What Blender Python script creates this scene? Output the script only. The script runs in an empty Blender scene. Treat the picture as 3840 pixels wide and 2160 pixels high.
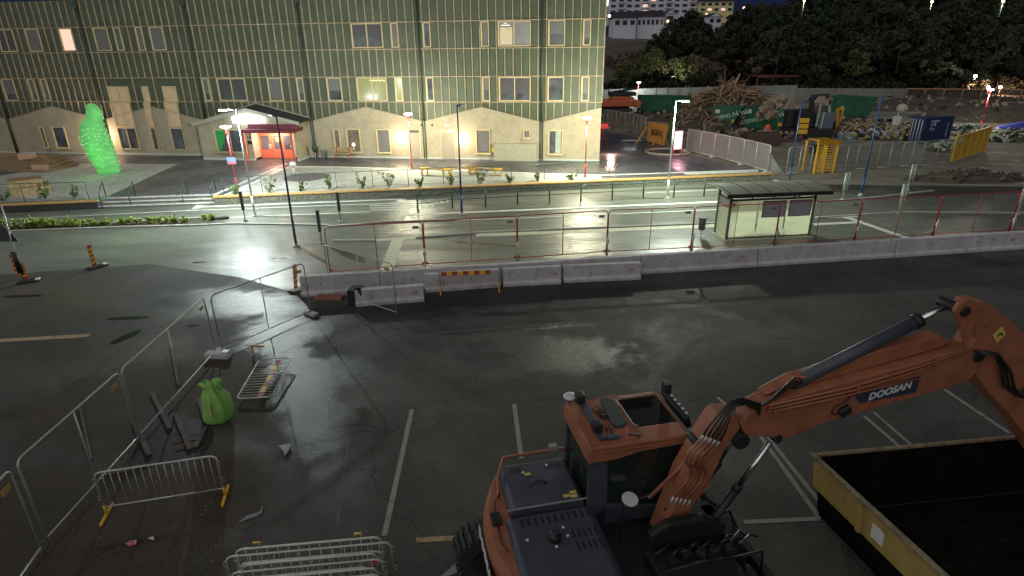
import bpy, bmesh, math, random
from mathutils import Vector, Matrix, noise
R = math.radians
random.seed(7)
sc = bpy.context.scene
# ------------------------------------------------------------------ camera
CAM_H, PITCH, ROLL, FPX = 8.9562, 0.3848, -0.0111, 2229.3
cd = bpy.data.cameras.new('camera'); cam = bpy.data.objects.new('camera', cd)
sc.collection.objects.link(cam); sc.camera = cam
cd.sensor_width = 36; cd.lens = FPX / 3840 * 36; cd.clip_end = 2000; cd.clip_start = .1
fw = Vector((0, math.cos(PITCH), -math.sin(PITCH))); up0 = Vector((0, math.sin(PITCH), math.cos(PITCH))); r0 = Vector((1, 0, 0))
cr = r0 * math.cos(ROLL) + up0 * math.sin(ROLL); cu = up0 * math.cos(ROLL) - r0 * math.sin(ROLL)
cam.matrix_world = Matrix(((cr.x, cu.x, -fw.x, 0), (cr.y, cu.y, -fw.y, 0), (cr.z, cu.z, -fw.z, CAM_H), (0, 0, 0, 1)))
CO = Vector((0, 0, CAM_H))
# ------------------------------------------------------------------ world: night sky with town glow
w = bpy.data.worlds.new('World'); sc.world = w; w.use_nodes = True
nt = w.node_tree; nt.nodes.clear()
wo = nt.nodes.new('ShaderNodeOutputWorld'); bg = nt.nodes.new('ShaderNodeBackground')
tc = nt.nodes.new('ShaderNodeTexCoord')
def wdot(v):
    n = nt.nodes.new('ShaderNodeVectorMath'); n.operation = 'DOT_PRODUCT'; n.inputs[1].default_value = v
    nt.links.new(tc.outputs['Generated'], n.inputs[0]); return n.outputs['Value']
def ramp(src, stops):
    r = nt.nodes.new('ShaderNodeValToRGB'); e = r.color_ramp.elements
    for i, (p, c) in enumerate(stops):
        el = e[i] if i < 2 else e.new(p)
        el.position = p; el.color = (*c, 1)
    nt.links.new(src, r.inputs[0]); return r.outputs[0]
mr = nt.nodes.new('ShaderNodeMapRange'); mr.inputs[1].default_value = -1; mr.inputs[2].default_value = 1
nt.links.new(wdot(Vector((-.50, -.62, .60)).normalized()), mr.inputs[0])
glow = ramp(mr.outputs[0], [(0, (.010, .016, .045)), (.5, (.012, .020, .055)), (.66, (.10, .11, .13)), (1, (.86, .84, .82))])
nt.links.new(glow, bg.inputs[0]); bg.inputs[1].default_value = 0.78
nt.links.new(bg.outputs[0], wo.inputs[0])
sc.view_settings.view_transform = 'Standard'; sc.view_settings.look = 'None'; sc.view_settings.exposure = 0; sc.view_settings.gamma = 1
# ------------------------------------------------------------------ pixel -> place (measuring helper; things stand at real distances)
K = 3840 / 2576
def ray(x, y):
    return fw + cr * ((x - 1920) / FPX) - cu * ((y - 1080) / FPX)
def g(x, y, z=0.):
    d = ray(x, y); return CO + d * ((z - CAM_H) / d.z)
def gd(x, y, z=0.): return g(x * K, y * K, z)
def atY(x, y, Y):
    d = ray(x, y); return CO + d * (Y / d.y)
def hgt(base, topy, z0=0.):
    lo, hi = -5, 40
    for _ in range(40):
        m = (lo + hi) / 2; dd = Vector((base.x, base.y, m)) - CO
        yy = 1080 - FPX * dd.dot(cu) / dd.dot(fw)
        if yy > topy: lo = m
        else: hi = m
    return lo
# ------------------------------------------------------------------ mesh builder
class MB:
    def __init__(s, M=None): s.bm = bmesh.new(); s.M = M or Matrix(); s.mi = 0
    def v(s, p): return s.bm.verts.new(s.M @ Vector(p))
    def f(s, vs, sm=False):
        try: fc = s.bm.faces.new(vs)
        except ValueError: return
        fc.material_index = s.mi; fc.smooth = sm; return fc
    def poly(s, pts): return s.f([s.v(p) for p in pts])
    def hexa(s, p):
        v = [s.v(q) for q in p]
        for a in ((0, 3, 2, 1), (4, 5, 6, 7), (0, 1, 5, 4), (1, 2, 6, 5), (2, 3, 7, 6), (3, 0, 4, 7)): s.f([v[i] for i in a])
    def box(s, a, b):
        x0, y0, z0 = a; x1, y1, z1 = b
        s.hexa([(x0, y0, z0), (x1, y0, z0), (x1, y1, z0), (x0, y1, z0), (x0, y0, z1), (x1, y0, z1), (x1, y1, z1), (x0, y1, z1)])
    def obox(s, c, sz, M=None):
        M = M or Matrix(); c = Vector(c); q = []
        for z in (-1, 1):
            for x, y in ((-1, -1), (1, -1), (1, 1), (-1, 1)):
                q.append(c + M.to_3x3() @ Vector((x * sz[0] / 2, y * sz[1] / 2, z * sz[2] / 2)))
        s.hexa(q)
    def bar(s, a, b, w=.05, h=None, up=(0, 0, 1)):
        a = Vector(a); b = Vector(b); h = h or w; d = (b - a).normalized(); u = Vector(up)
        if abs(d.dot(u)) > .98: u = Vector((1, 0, 0))
        x = d.cross(u).normalized() * w / 2; y = x.cross(d).normalized() * h / 2
        s.hexa([a - x - y, a + x - y, a + x + y, a - x + y, b - x - y, b + x - y, b + x + y, b - x + y])
    def tube(s, pts, r=.03, n=8, r2=None, cap=True, closed=False):
        pts = [Vector(p) for p in pts]; rings = []; m = len(pts)
        for i, p in enumerate(pts):
            if closed: d = pts[(i + 1) % m] - pts[i - 1]
            else: d = pts[min(i + 1, m - 1)] - pts[max(i - 1, 0)]
            d.normalize(); u = Vector((0, 0, 1)) if abs(d.z) < .95 else Vector((0, 1, 0))
            x = d.cross(u).normalized(); y = x.cross(d)
            rr = r if r2 is None else r + (r2 - r) * i / (m - 1)
            rings.append([s.v(p + (x * math.cos(t) + y * math.sin(t)) * rr) for t in [2 * math.pi * k / n for k in range(n)]])
        for i in range(m if closed else m - 1):
            A, B = rings[i], rings[(i + 1) % m]
            for k in range(n): s.f([A[k], A[(k + 1) % n], B[(k + 1) % n], B[k]], True)
        if cap and not closed: s.f(rings[0][::-1]); s.f(rings[-1])
    def cyl(s, a, b, r, r2=None, n=12): s.tube([a, b], r, n, r2)
    def prism(s, pts, dv):
        dv = Vector(dv); A = [s.v(p) for p in pts]; B = [s.v(Vector(p) + dv) for p in pts]
        s.f(A); s.f(B[::-1]); n = len(A)
        for i in range(n): s.f([A[i], B[i], B[(i + 1) % n], A[(i + 1) % n]])
    def lathe(s, prof, o, n=16, sm=True, axis=None):
        o = Vector(o); Mx = axis.to_3x3() if axis else Matrix.Identity(3); rings = []
        for r, z in prof: rings.append([s.v(o + Mx @ Vector((r * math.cos(2 * math.pi * k / n), r * math.sin(2 * math.pi * k / n), z))) for k in range(n)])
        for A, B in zip(rings, rings[1:]):
            for k in range(n): s.f([A[k], A[(k + 1) % n], B[(k + 1) % n], B[k]], sm)
        s.f(rings[0][::-1]); s.f(rings[-1])
    def ball(s, c, r, n=10, sq=(1, 1, 1), jit=0, rnd=random):
        c = Vector(c); m = n // 2 + 1; rings = []
        for i in range(m + 1):
            t = math.pi * i / m; rr = math.sin(t)
            rings.append([s.v(c + Vector((r * sq[0] * rr * math.cos(2 * math.pi * k / n), r * sq[1] * rr * math.sin(2 * math.pi * k / n), r * sq[2] * math.cos(t))) * (1 + jit * (rnd.random() - .5))) for k in range(n)])
        for A, B in zip(rings, rings[1:]):
            for k in range(n): s.f([A[k], B[k], B[(k + 1) % n], A[(k + 1) % n]], jit == 0)
    def build(s, name, m, par=None, bev=0, **kw):
        if par:
            L = Matrix.Translation(par.location) @ par.rotation_euler.to_matrix().to_4x4()
            if par.parent: L = Matrix.Translation(par.parent.location) @ par.parent.rotation_euler.to_matrix().to_4x4() @ L
            s.bm.transform(L.inverted())
        bmesh.ops.remove_doubles(s.bm, verts=s.bm.verts, dist=1e-5)
        bmesh.ops.recalc_face_normals(s.bm, faces=s.bm.faces)
        me = bpy.data.meshes.new(name); s.bm.to_mesh(me); s.bm.free()
        for x in (m if isinstance(m, (list, tuple)) else [m]): me.materials.append(x)
        o = bpy.data.objects.new(name, me); sc.collection.objects.link(o)
        if par: o.parent = par
        if bev:
            b = o.modifiers.new('bevel', 'BEVEL'); b.width = bev; b.segments = 2; b.limit_method = 'ANGLE'
        if kw: tag(o, **kw)
        return o
def tag(o, label=None, cat=None, group=None, kind=None):
    for k, x in (('label', label), ('category', cat), ('group', group), ('kind', kind)):
        if x: o[k] = x
    return o
def thing(name, loc=(0, 0, 0), rz=0, **kw):
    o = bpy.data.objects.new(name, None); sc.collection.objects.link(o)
    o.location = loc; o.rotation_euler = (0, 0, rz); o.empty_display_size = .3
    return tag(o, **kw)
def kids(o): return [c for c in bpy.data.objects if c.parent == o]
def dup(o, loc=None, rz=None, par=None, **kw):
    c = o.copy(); sc.collection.objects.link(c)
    if par: c.parent = par
    if loc is not None: c.location = loc
    if rz is not None: c.rotation_euler = (0, 0, rz)
    for ch in kids(o): dup(ch, par=c)
    return tag(c, **kw)
# ------------------------------------------------------------------ materials
MC = {}
def mat(name, col, rough=.6, metal=0., var=.25, vs=3., bump=0., bs=40., em=None, es=0., spec=.5, alpha=None, dirt=None, trans=0., rvar=0., coat=0.):
    if name in MC: return MC[name]
    m = bpy.data.materials.new(name); m.use_nodes = True; t = m.node_tree; b = t.nodes['Principled BSDF']; MC[name] = m
    L = t.links.new
    b.inputs['Roughness'].default_value = rough; b.inputs['Metallic'].default_value = metal; b.inputs['Specular IOR Level'].default_value = spec
    b.inputs['Base Color'].default_value = (*col, 1); b.inputs['Coat Weight'].default_value = coat
    if trans: b.inputs['Transmission Weight'].default_value = trans
    if alpha is not None: b.inputs['Alpha'].default_value = alpha
    if em: b.inputs['Emission Color'].default_value = (*em, 1); b.inputs['Emission Strength'].default_value = es
    if var or bump or dirt or rvar:
        gp = t.nodes.new('ShaderNodeNewGeometry')
        n = t.nodes.new('ShaderNodeTexNoise'); n.inputs['Scale'].default_value = vs; n.inputs['Detail'].default_value = 7; n.inputs['Roughness'].default_value = .65
        L(gp.outputs['Position'], n.inputs['Vector'])
        r = t.nodes.new('ShaderNodeMapRange'); r.inputs[1].default_value = .3; r.inputs[2].default_value = .7; r.inputs[3].default_value = 1 - var; r.inputs[4].default_value = 1 + var
        L(n.outputs['Fac'], r.inputs[0])
        mx = t.nodes.new('ShaderNodeVectorMath'); mx.operation = 'SCALE'; mx.inputs[0].default_value = col; L(r.outputs[0], mx.inputs['Scale'])
        src = mx.outputs[0]
        if dirt:
            n2 = t.nodes.new('ShaderNodeTexNoise'); n2.inputs['Scale'].default_value = dirt[1]; n2.inputs['Detail'].default_value = 9; n2.inputs['Roughness'].default_value = .7; L(gp.outputs['Position'], n2.inputs['Vector'])
            r2 = t.nodes.new('ShaderNodeMapRange'); r2.inputs[1].default_value = dirt[2]; r2.inputs[2].default_value = dirt[2] + .12; L(n2.outputs['Fac'], r2.inputs[0])
            mm = t.nodes.new('ShaderNodeMix'); mm.data_type = 'RGBA'; L(r2.outputs[0], mm.inputs[0]); L(src, mm.inputs[6]); mm.inputs[7].default_value = (*dirt[0], 1); src = mm.outputs[2]
        L(src, b.inputs['Base Color'])
        if rvar:
            r3 = t.nodes.new('ShaderNodeMapRange'); r3.inputs[1].default_value = .35; r3.inputs[2].default_value = .65; r3.inputs[3].default_value = max(.03, rough - rvar); r3.inputs[4].default_value = rough + rvar
            L(n.outputs['Fac'], r3.inputs[0]); L(r3.outputs[0], b.inputs['Roughness'])
        if bump:
            n3 = t.nodes.new('ShaderNodeTexNoise'); n3.inputs['Scale'].default_value = bs; n3.inputs['Detail'].default_value = 4; L(gp.outputs['Position'], n3.inputs['Vector'])
            bp = t.nodes.new('ShaderNodeBump'); bp.inputs['Strength'].default_value = bump; bp.inputs['Distance'].default_value = .02
            L(n3.outputs['Fac'], bp.inputs['Height']); L(bp.outputs[0], b.inputs['Normal'])
    return m
def thin(name, col, clear=.25, back=.5, vs=2.):
    m = mat(name, col, .5, var=.2, vs=vs); t = m.node_tree; L = t.links.new; b = t.nodes['Principled BSDF']; o = t.nodes['Material Output']
    tr = t.nodes.new('ShaderNodeBsdfTranslucent'); tr.inputs[0].default_value = (*col, 1); tp = t.nodes.new('ShaderNodeBsdfTransparent')
    m1 = t.nodes.new('ShaderNodeMixShader'); m1.inputs[0].default_value = back; L(b.outputs[0], m1.inputs[1]); L(tr.outputs[0], m1.inputs[2])
    m2 = t.nodes.new('ShaderNodeMixShader'); m2.inputs[0].default_value = clear; L(m1.outputs[0], m2.inputs[1]); L(tp.outputs[0], m2.inputs[2]); L(m2.outputs[0], o.inputs[0]); return m
def emis(name, col, s, base=(.8, .8, .8)):
    return mat(name, base, .5, var=0, em=col, es=s)
def asphalt(name, c, wet, cracks=.0, rough=(.18, .5), patch=None, streak=(1, 1), fine=.3, layers=(), spec=.5):
    m = bpy.data.materials.new(name); m.use_nodes = True; t = m.node_tree; b = t.nodes['Principled BSDF']; L = t.links.new; N = t.nodes.new
    gp = N('ShaderNodeNewGeometry')
    mp = N('ShaderNodeMapping'); mp.inputs['Scale'].default_value = (streak[0], streak[1], 1); mp.inputs['Rotation'].default_value = (0, 0, R(-6)); L(gp.outputs['Position'], mp.inputs['Vector'])
    def nz(s, d=8, r=.6, src=None, dist=0.):
        n = N('ShaderNodeTexNoise'); n.inputs['Scale'].default_value = s; n.inputs['Detail'].default_value = d; n.inputs['Roughness'].default_value = r; n.inputs['Distortion'].default_value = dist
        L(src or mp.outputs[0], n.inputs['Vector']); return n.outputs['Fac']
    def mrr(src, a, bb, c0, c1):
        r = N('ShaderNodeMapRange'); r.inputs[1].default_value = a; r.inputs[2].default_value = bb; r.inputs[3].default_value = c0; r.inputs[4].default_value = c1; L(src, r.inputs[0]); return r.outputs[0]
    big = nz(.28, 9, .62, dist=.6); fin = nz(26, 5, .8, gp.outputs['Position']); mid = nz(2.6, 9, .75)
    def mul(a, bb):
        q = N('ShaderNodeMath'); q.operation = 'MULTIPLY'; L(a, q.inputs[0]); L(bb, q.inputs[1]); return q.outputs[0]
    k = mul(mrr(big, .32, .68, .62, 1.35), mul(mrr(mid, .3, .7, .8, 1.2), mrr(fin, .3, .7, 1 - fine, 1 + fine)))
    if cracks:
        vo = N('ShaderNodeTexVoronoi'); vo.feature = 'DISTANCE_TO_EDGE'; vo.inputs['Scale'].default_value = .12
        wv = N('ShaderNodeVectorMath'); wv.operation = 'MULTIPLY_ADD'
        nc = N('ShaderNodeTexNoise'); nc.inputs['Scale'].default_value = 1.1; nc.inputs['Detail'].default_value = 6; L(gp.outputs['Position'], nc.inputs['Vector'])
        L(nc.outputs['Color'], wv.inputs[0]); wv.inputs[1].default_value = (1.1, 1.1, 0); L(gp.outputs['Position'], wv.inputs[2]); L(wv.outputs[0], vo.inputs['Vector'])
        k = mul(k, mrr(vo.outputs['Distance'], 0, .004, 1 - cracks, 1))
    s = N('ShaderNodeVectorMath'); s.operation = 'SCALE'; s.inputs[0].default_value = c; L(k, s.inputs['Scale'])
    src = s.outputs[0]
    if patch:
        pm = N('ShaderNodeMix'); pm.data_type = 'RGBA'; L(mrr(nz(.16, 6, .6, gp.outputs['Position']), patch[1], patch[1] + .05, 0, 1), pm.inputs[0]); L(src, pm.inputs[6]); pm.inputs[7].default_value = (*patch[0], 1); src = pm.outputs[2]
    rsrc = mrr(big, wet - .10, wet + .10, rough[1], rough[0]); b.inputs['Specular IOR Level'].default_value = spec
    for ells, col, rg, amp, ns, soft in layers:      # damp, muddy, patched or simply toned areas where they lie on the ground
        m_ = None; nn = nz(ns, 8, .68, gp.outputs['Position'], .4)
        for P_, Q_, wd in ells:
            C_ = (P_ + Q_) / 2; D_ = Q_ - P_
            mp2 = N('ShaderNodeMapping'); mp2.vector_type = 'TEXTURE'; mp2.inputs['Location'].default_value = (C_.x, C_.y, 0); mp2.inputs['Rotation'].default_value = (0, 0, math.atan2(D_.y, D_.x)); mp2.inputs['Scale'].default_value = (D_.length / 2, wd, 1)
            L(gp.outputs['Position'], mp2.inputs['Vector']); ln = N('ShaderNodeVectorMath'); ln.operation = 'LENGTH'; L(mp2.outputs[0], ln.inputs[0])
            if m_ is None: m_ = ln.outputs['Value']
            else: q = N('ShaderNodeMath'); q.operation = 'MINIMUM'; L(m_, q.inputs[0]); L(ln.outputs['Value'], q.inputs[1]); m_ = q.outputs[0]
        q = N('ShaderNodeMath'); q.operation = 'MULTIPLY_ADD'; L(nn, q.inputs[0]); q.inputs[1].default_value = -amp; L(m_, q.inputs[2])
        fac = mrr(q.outputs[0], 1 - amp / 2 - soft, 1 - amp / 2 + soft, 1, 0)
        lm = N('ShaderNodeMix'); lm.data_type = 'RGBA'; L(fac, lm.inputs[0]); L(src, lm.inputs[6])
        cs = N('ShaderNodeVectorMath'); cs.operation = 'SCALE'; cs.inputs[0].default_value = col; L(k, cs.inputs['Scale']); L(cs.outputs[0], lm.inputs[7]); src = lm.outputs[2]
        lr = N('ShaderNodeMix'); lr.data_type = 'FLOAT'; L(fac, lr.inputs[0]); L(rsrc, lr.inputs[2]); lr.inputs[3].default_value = rg; rsrc = lr.outputs[0]
    L(src, b.inputs['Base Color']); L(rsrc, b.inputs['Roughness'])
    bp = N('ShaderNodeBump'); bp.inputs['Strength'].default_value = .55; bp.inputs['Distance'].default_value = .018
    ad = N('ShaderNodeMath'); ad.operation = 'ADD'; L(nz(24, 5, .75, gp.outputs['Position']), ad.inputs[0]); L(nz(5, 5, .6), ad.inputs[1]); L(ad.outputs[0], bp.inputs['Height']); L(bp.outputs[0], b.inputs['Normal'])
    return m
def meshmat(name, col, sx=.035, sz=.11, wt=.0035, extra=0.):
    """welded wire: thin wires on a clear sheet, laid out in the panel's own coordinates"""
    m = bpy.data.materials.new(name); m.use_nodes = True; t = m.node_tree; L = t.links.new; N = t.nodes.new; b = t.nodes['Principled BSDF']
    b.inputs['Base Color'].default_value = (*col, 1); b.inputs['Metallic'].default_value = .3; b.inputs['Roughness'].default_value = .5
    tcn = N('ShaderNodeTexCoord'); sp = N('ShaderNodeSeparateXYZ'); L(tcn.outputs['Object'], sp.inputs[0])
    def wire(src, step):
        a = N('ShaderNodeMath'); a.operation = 'PINGPONG'; a.inputs[1].default_value = step / 2; L(src, a.inputs[0])
        c = N('ShaderNodeMath'); c.operation = 'LESS_THAN'; c.inputs[1].default_value = wt / 2; L(a.outputs[0], c.inputs[0]); return c.outputs[0]
    mx = N('ShaderNodeMath'); mx.operation = 'MAXIMUM'; L(wire(sp.outputs[0], sx), mx.inputs[0]); L(wire(sp.outputs[2], sz), mx.inputs[1])
    src = mx.outputs[0]
    if extra:
        m2 = N('ShaderNodeMath'); m2.operation = 'MAXIMUM'; L(src, m2.inputs[0]); m2.inputs[1].default_value = extra; src = m2.outputs[0]
    L(src, b.inputs['Alpha']); return m
def pave(name, c, mort, sc_, bw, bh, rot=0, obj=False, vert=False, rough=.8, mort_s=.02, bumpv=.3, var=.35):
    m = bpy.data.materials.new(name); m.use_nodes = True; t = m.node_tree; L = t.links.new; N = t.nodes.new; b = t.nodes['Principled BSDF']
    tcn = N('ShaderNodeTexCoord'); src = tcn.outputs['Object']
    if vert:
        sp = N('ShaderNodeSeparateXYZ'); cb = N('ShaderNodeCombineXYZ'); L(src, sp.inputs[0]); L(sp.outputs[0], cb.inputs[0]); L(sp.outputs[2], cb.inputs[1]); src2 = cb.outputs[0]
    else: src2 = src
    mp = N('ShaderNodeMapping'); mp.inputs['Rotation'].default_value = (0, 0, rot); L(src2, mp.inputs['Vector'])
    br = N('ShaderNodeTexBrick'); br.inputs['Scale'].default_value = sc_; br.inputs['Brick Width'].default_value = bw; br.inputs['Row Height'].default_value = bh
    br.inputs['Mortar Size'].default_value = mort_s; br.inputs['Mortar Smooth'].default_value = .3
    br.inputs['Color1'].default_value = (*[x * (1 + var * .6) for x in c], 1); br.inputs['Color2'].default_value = (*[x * (1 - var * .6) for x in c], 1); br.inputs['Mortar'].default_value = (*mort, 1)
    L(mp.outputs[0], br.inputs['Vector'])
    n = N('ShaderNodeTexNoise'); n.inputs['Scale'].default_value = 1.3; n.inputs['Detail'].default_value = 9; n.inputs['Roughness'].default_value = .7; L(src, n.inputs['Vector'])
    r = N('ShaderNodeMapRange'); r.inputs[1].default_value = .3; r.inputs[2].default_value = .7; r.inputs[3].default_value = .84; r.inputs[4].default_value = 1.12; L(n.outputs['Fac'], r.inputs[0])
    s = N('ShaderNodeVectorMath'); s.operation = 'SCALE'; L(br.outputs['Color'], s.inputs[0]); L(r.outputs[0], s.inputs['Scale']); L(s.outputs[0], b.inputs['Base Color'])
    b.inputs['Roughness'].default_value = rough
    bp = N('ShaderNodeBump'); bp.inputs['Strength'].default_value = bumpv; bp.inputs['Distance'].default_value = .01; bp.invert = True; L(br.outputs['Fac'], bp.inputs['Height']); L(bp.outputs[0], b.inputs['Normal'])
    return m
WETS = [(g(560, 1120), g(1130, 1150), 1.3), (g(1150, 1120), g(1010, 1330), 1.5), (g(1060, 1260), g(1230, 1750), .85), (g(1100, 1380), g(1400, 1400), .9), (g(1650, 1330), g(2350, 1325), 1.25), (g(1650, 1250), g(2170, 1218), .22)]
WARMS = [(g(-300, 1150), g(420, 1150), 2.6), (g(-300, 1350), g(700, 1330), 1.6)]  # warmer brown-olive tone at the left of the car park
MUDS = [(g(100, 1500), g(1100, 1500), 2.2), (g(300, 2000), g(1000, 1800), 1.7), (g(-200, 1850), g(700, 2200), 1.8)]
DARKS = [(g(1740, 1178), g(2080, 1178), .18), (g(1730, 1335), g(1925, 1335), .25), (g(1120, 1180), g(2400, 1075), 1.0), (g(2880, 1270), g(2990, 1270), .08)]  # darker areas of asphalt, the long one along the barrier row
PUDS = [(g(395, 1197), g(572, 1190), .17), (g(415, 1290), g(525, 1240), .22), (g(700, 1222), g(750, 1222), .12), (g(0, 1113), g(165, 1108), .15)]
M_park = asphalt('car_park_asphalt', (.056, .053, .046), .60, .5, (.50, .78), ((.036, .032, .025), .60), spec=.38, fine=.62, layers=[
    (WARMS, (.068, .060, .042), .55, 1.3, .8, .25), (MUDS, (.046, .034, .021), .80, 1.2, 1.1, .12), (WETS, (.044, .050, .048), .38, 1.6, 1.6, .22), (DARKS, (.030, .028, .026), .6, .8, 1.5, .15), (PUDS, (.016, .015, .013), .16, .9, 2.2, .06)])
RDARK = [(g(3330, 760), g(4300, 740), 7.5), (g(2950, 700), g(3300, 690), 2.0)]  # brown wet zone, coloured darker to hold back the lamp light there
RPUD = [(g(715, 984), g(785, 984), .16), (g(1000, 970), g(1095, 968), .14), (g(1690, 905), g(1960, 925), .22), (g(1250, 930), g(1370, 985), .25)]
M_road = asphalt('wet_road_asphalt', (.135, .145, .118), .47, .35, (.30, .56), None, (.45, 1.6), layers=[(RDARK, (.058, .054, .042), .40, 1.0, .5, .25), (RPUD, (.035, .034, .028), .22, 1.1, 1.8, .10)])
M_path = asphalt('plaza_asphalt', (.085, .086, .092), .50, 0, (.25, .5))
M_dirt = asphalt('site_dirt', (.19, .175, .135), .62, 0, (.5, .9), ((.30, .28, .21), .56), (.6, 1.5), .4)
M_mud = asphalt('muddy_gravel', (.050, .042, .030), .60, 0, (.35, .85), ((.075, .060, .040), .55), (1, 1), .7)
M_hill = mat('hill_grass', (.095, .075, .062), .95, var=.5, vs=.12)
M_pave = pave('pale_paving', (.42, .43, .38), (.24, .25, .22), 1, .30, .15, R(10), mort_s=.012)
M_brick = pave('buff_brick', (.45, .385, .27), (.37, .325, .24), 1, .24, .075, vert=True, mort_s=.010, bumpv=.2, var=.14)
M_plinth = mat('plinth_render', (.52, .55, .52), .8, var=.12)
M_clad = mat('green_cladding', (.088, .108, .070), .55, var=.18, vs=.8)
M_batten = mat('timber_batten', (.46, .355, .23), .6, var=.35, vs=2)
M_frame = mat('timber_frame', (.62, .50, .28), .55, var=.15)
M_pipe = mat('dark_green_pipe', (.045, .065, .050), .4, var=.1)
M_glass = mat('window_glass', (.095, .105, .12), .08, var=.6, vs=.9, spec=.7)  # grey-blue base colour has the reflective haze of the panes painted in
M_glasslit = mat('lit_glass_pink', (.5, .4, .3), .3, var=0, em=(1., .60, .48), es=.95)
M_glasswarm = mat('warm_lit_glass', (.25, .2, .12), .15, var=.3, vs=.9, em=(.70, .50, .31), es=.30)
M_glassdim = mat('dim_lit_glass', (.2, .2, .2), .15, var=.3, vs=.8, em=(.5, .48, .42), es=.14)
M_glassyel = mat('party_lit_glass', (.2, .2, .1), .15, var=.3, vs=.8, em=(.55, .55, .2), es=.22)
M_blind = mat('roller_blind', (.17, .165, .165), .7, var=.08)
M_red = mat('red_paint', (.42, .035, .030), .4, var=.15)
M_redp = mat('red_portal', (.58, .14, .075), .45, var=.1)
M_dkred = mat('dark_red_canopy', (.16, .030, .040), .5, var=.1)
M_conc = mat('barrier_concrete', (.46, .44, .45), .85, var=.2, vs=2.5, bump=.3, bs=30, dirt=((.24, .21, .19), 3.5, .57))
M_kerb = mat('kerb_concrete', (.36, .35, .31), .8, var=.2)
M_white = mat('road_paint_white', (.66, .68, .60), .55, var=.15, vs=2, dirt=((.16, .16, .15), 6, .66))
M_cream = mat('tactile_cream', (.55, .56, .40), .6, var=.2, vs=3)
M_old = mat('worn_line_paint', (.25, .235, .215), .7, var=.3, vs=3, dirt=((.07, .066, .06), 3, .54))
M_oldy = mat('worn_yellow_paint', (.34, .24, .13), .7, var=.3, vs=3, dirt=((.08, .07, .06), 4, .56))
M_galv = mat('galvanised_steel', (.48, .47, .43), .48, .45, var=.15)
M_gunm = mat('grey_post', (.30, .32, .31), .5, .3, var=.1)
M_blue = mat('blue_post', (.022, .075, .20), .35, .2, var=.1)
M_navy = mat('dark_blue_post', (.025, .065, .13), .4, .2, var=.1)
M_whitep = mat('white_post', (.62, .66, .64), .4, .1, var=.05)
M_green = mat('green_rail', (.030, .085, .055), .4, .2, var=.1)
M_black = mat('black_plastic', (.018, .018, .018), .45, var=.1)
M_rubber = mat('tyre_rubber', (.022, .023, .022), .75, var=.4, vs=8, dirt=((.16, .17, .15), 7, .60))
M_wood = mat('pale_timber', (.42, .30, .15), .7, var=.3, vs=4)
M_deck = mat('deck_boards', (.26, .17, .085), .6, var=.4, vs=6)
M_cap = mat('wall_cap_timber', (.50, .30, .11), .55, var=.25, vs=2)
M_yellow = mat('bench_yellow', (.70, .40, .03), .5, var=.1)
M_sited = mat('site_yellow', (.58, .36, .05), .5, var=.2, dirt=((.2, .13, .06), 2.5, .64))
M_gab = mat('exposed_aggregate', (.16, .155, .12), .9, var=.75, vs=9, bump=.8, bs=12)
M_or = mat('excavator_orange', (.30, .108, .056), .5, var=.22, vs=3, dirt=((.13, .055, .035), 4.5, .60), rvar=.12)
M_char = mat('charcoal_panel', (.050, .055, .072), .5, var=.15, vs=2)
M_dk = mat('dark_steel', (.028, .028, .030), .5, .4, var=.3)
M_chrome = mat('chrome_rod', (.75, .75, .78), .12, 1, var=0)
M_cabg = mat('cab_glass', (.018, .026, .022), .08, var=.3, vs=2, spec=.6)
M_hose = mat('hydraulic_hose', (.020, .020, .018), .4, var=.2)
M_dish = mat('white_antenna', (.50, .50, .50), .45, var=.05)
M_skipy = mat('skip_ochre', (.36, .25, .075), .6, var=.2, dirt=((.10, .060, .035), 3, .58))
M_rust_shade = mat('shade_dark_rust', (.006, .005, .004), .9, var=.5, vs=2, spec=.06, dirt=((.022, .014, .008), 2, .60))  # rust darkened to near black, shade inside the skip put into the colour
M_skipg = mat('skip_green', (.020, .115, .065), .55, var=.2, vs=.8, dirt=((.05, .06, .04), 1.5, .63))
M_cblue = mat('container_blue', (.028, .040, .115), .5, var=.15)
M_lgrey = mat('label_white', (.6, .6, .58), .6, var=.05)
M_lumber = mat('demolition_lumber', (.28, .17, .10), .8, var=.5, vs=1.5)
M_rub = mat('rubble', (.26, .20, .15), .9, var=.5, vs=2)
M_leaf = mat('shrub_leaf', (.10, .17, .045), .6, var=.4, vs=6)
M_leafy = mat('bed_leaf', (.34, .42, .09), .6, var=.4, vs=6)
M_leafd = mat('tree_leaf', (.052, .058, .036), .9, var=.35, vs=.35, spec=.08)
M_leafb = mat('autumn_bush_leaf', (.150, .105, .085), .9, var=.5, vs=.3, spec=.08)
M_leafl = mat('park_tree_leaf', (.085, .10, .028), .7, var=.4, vs=.5)
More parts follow.
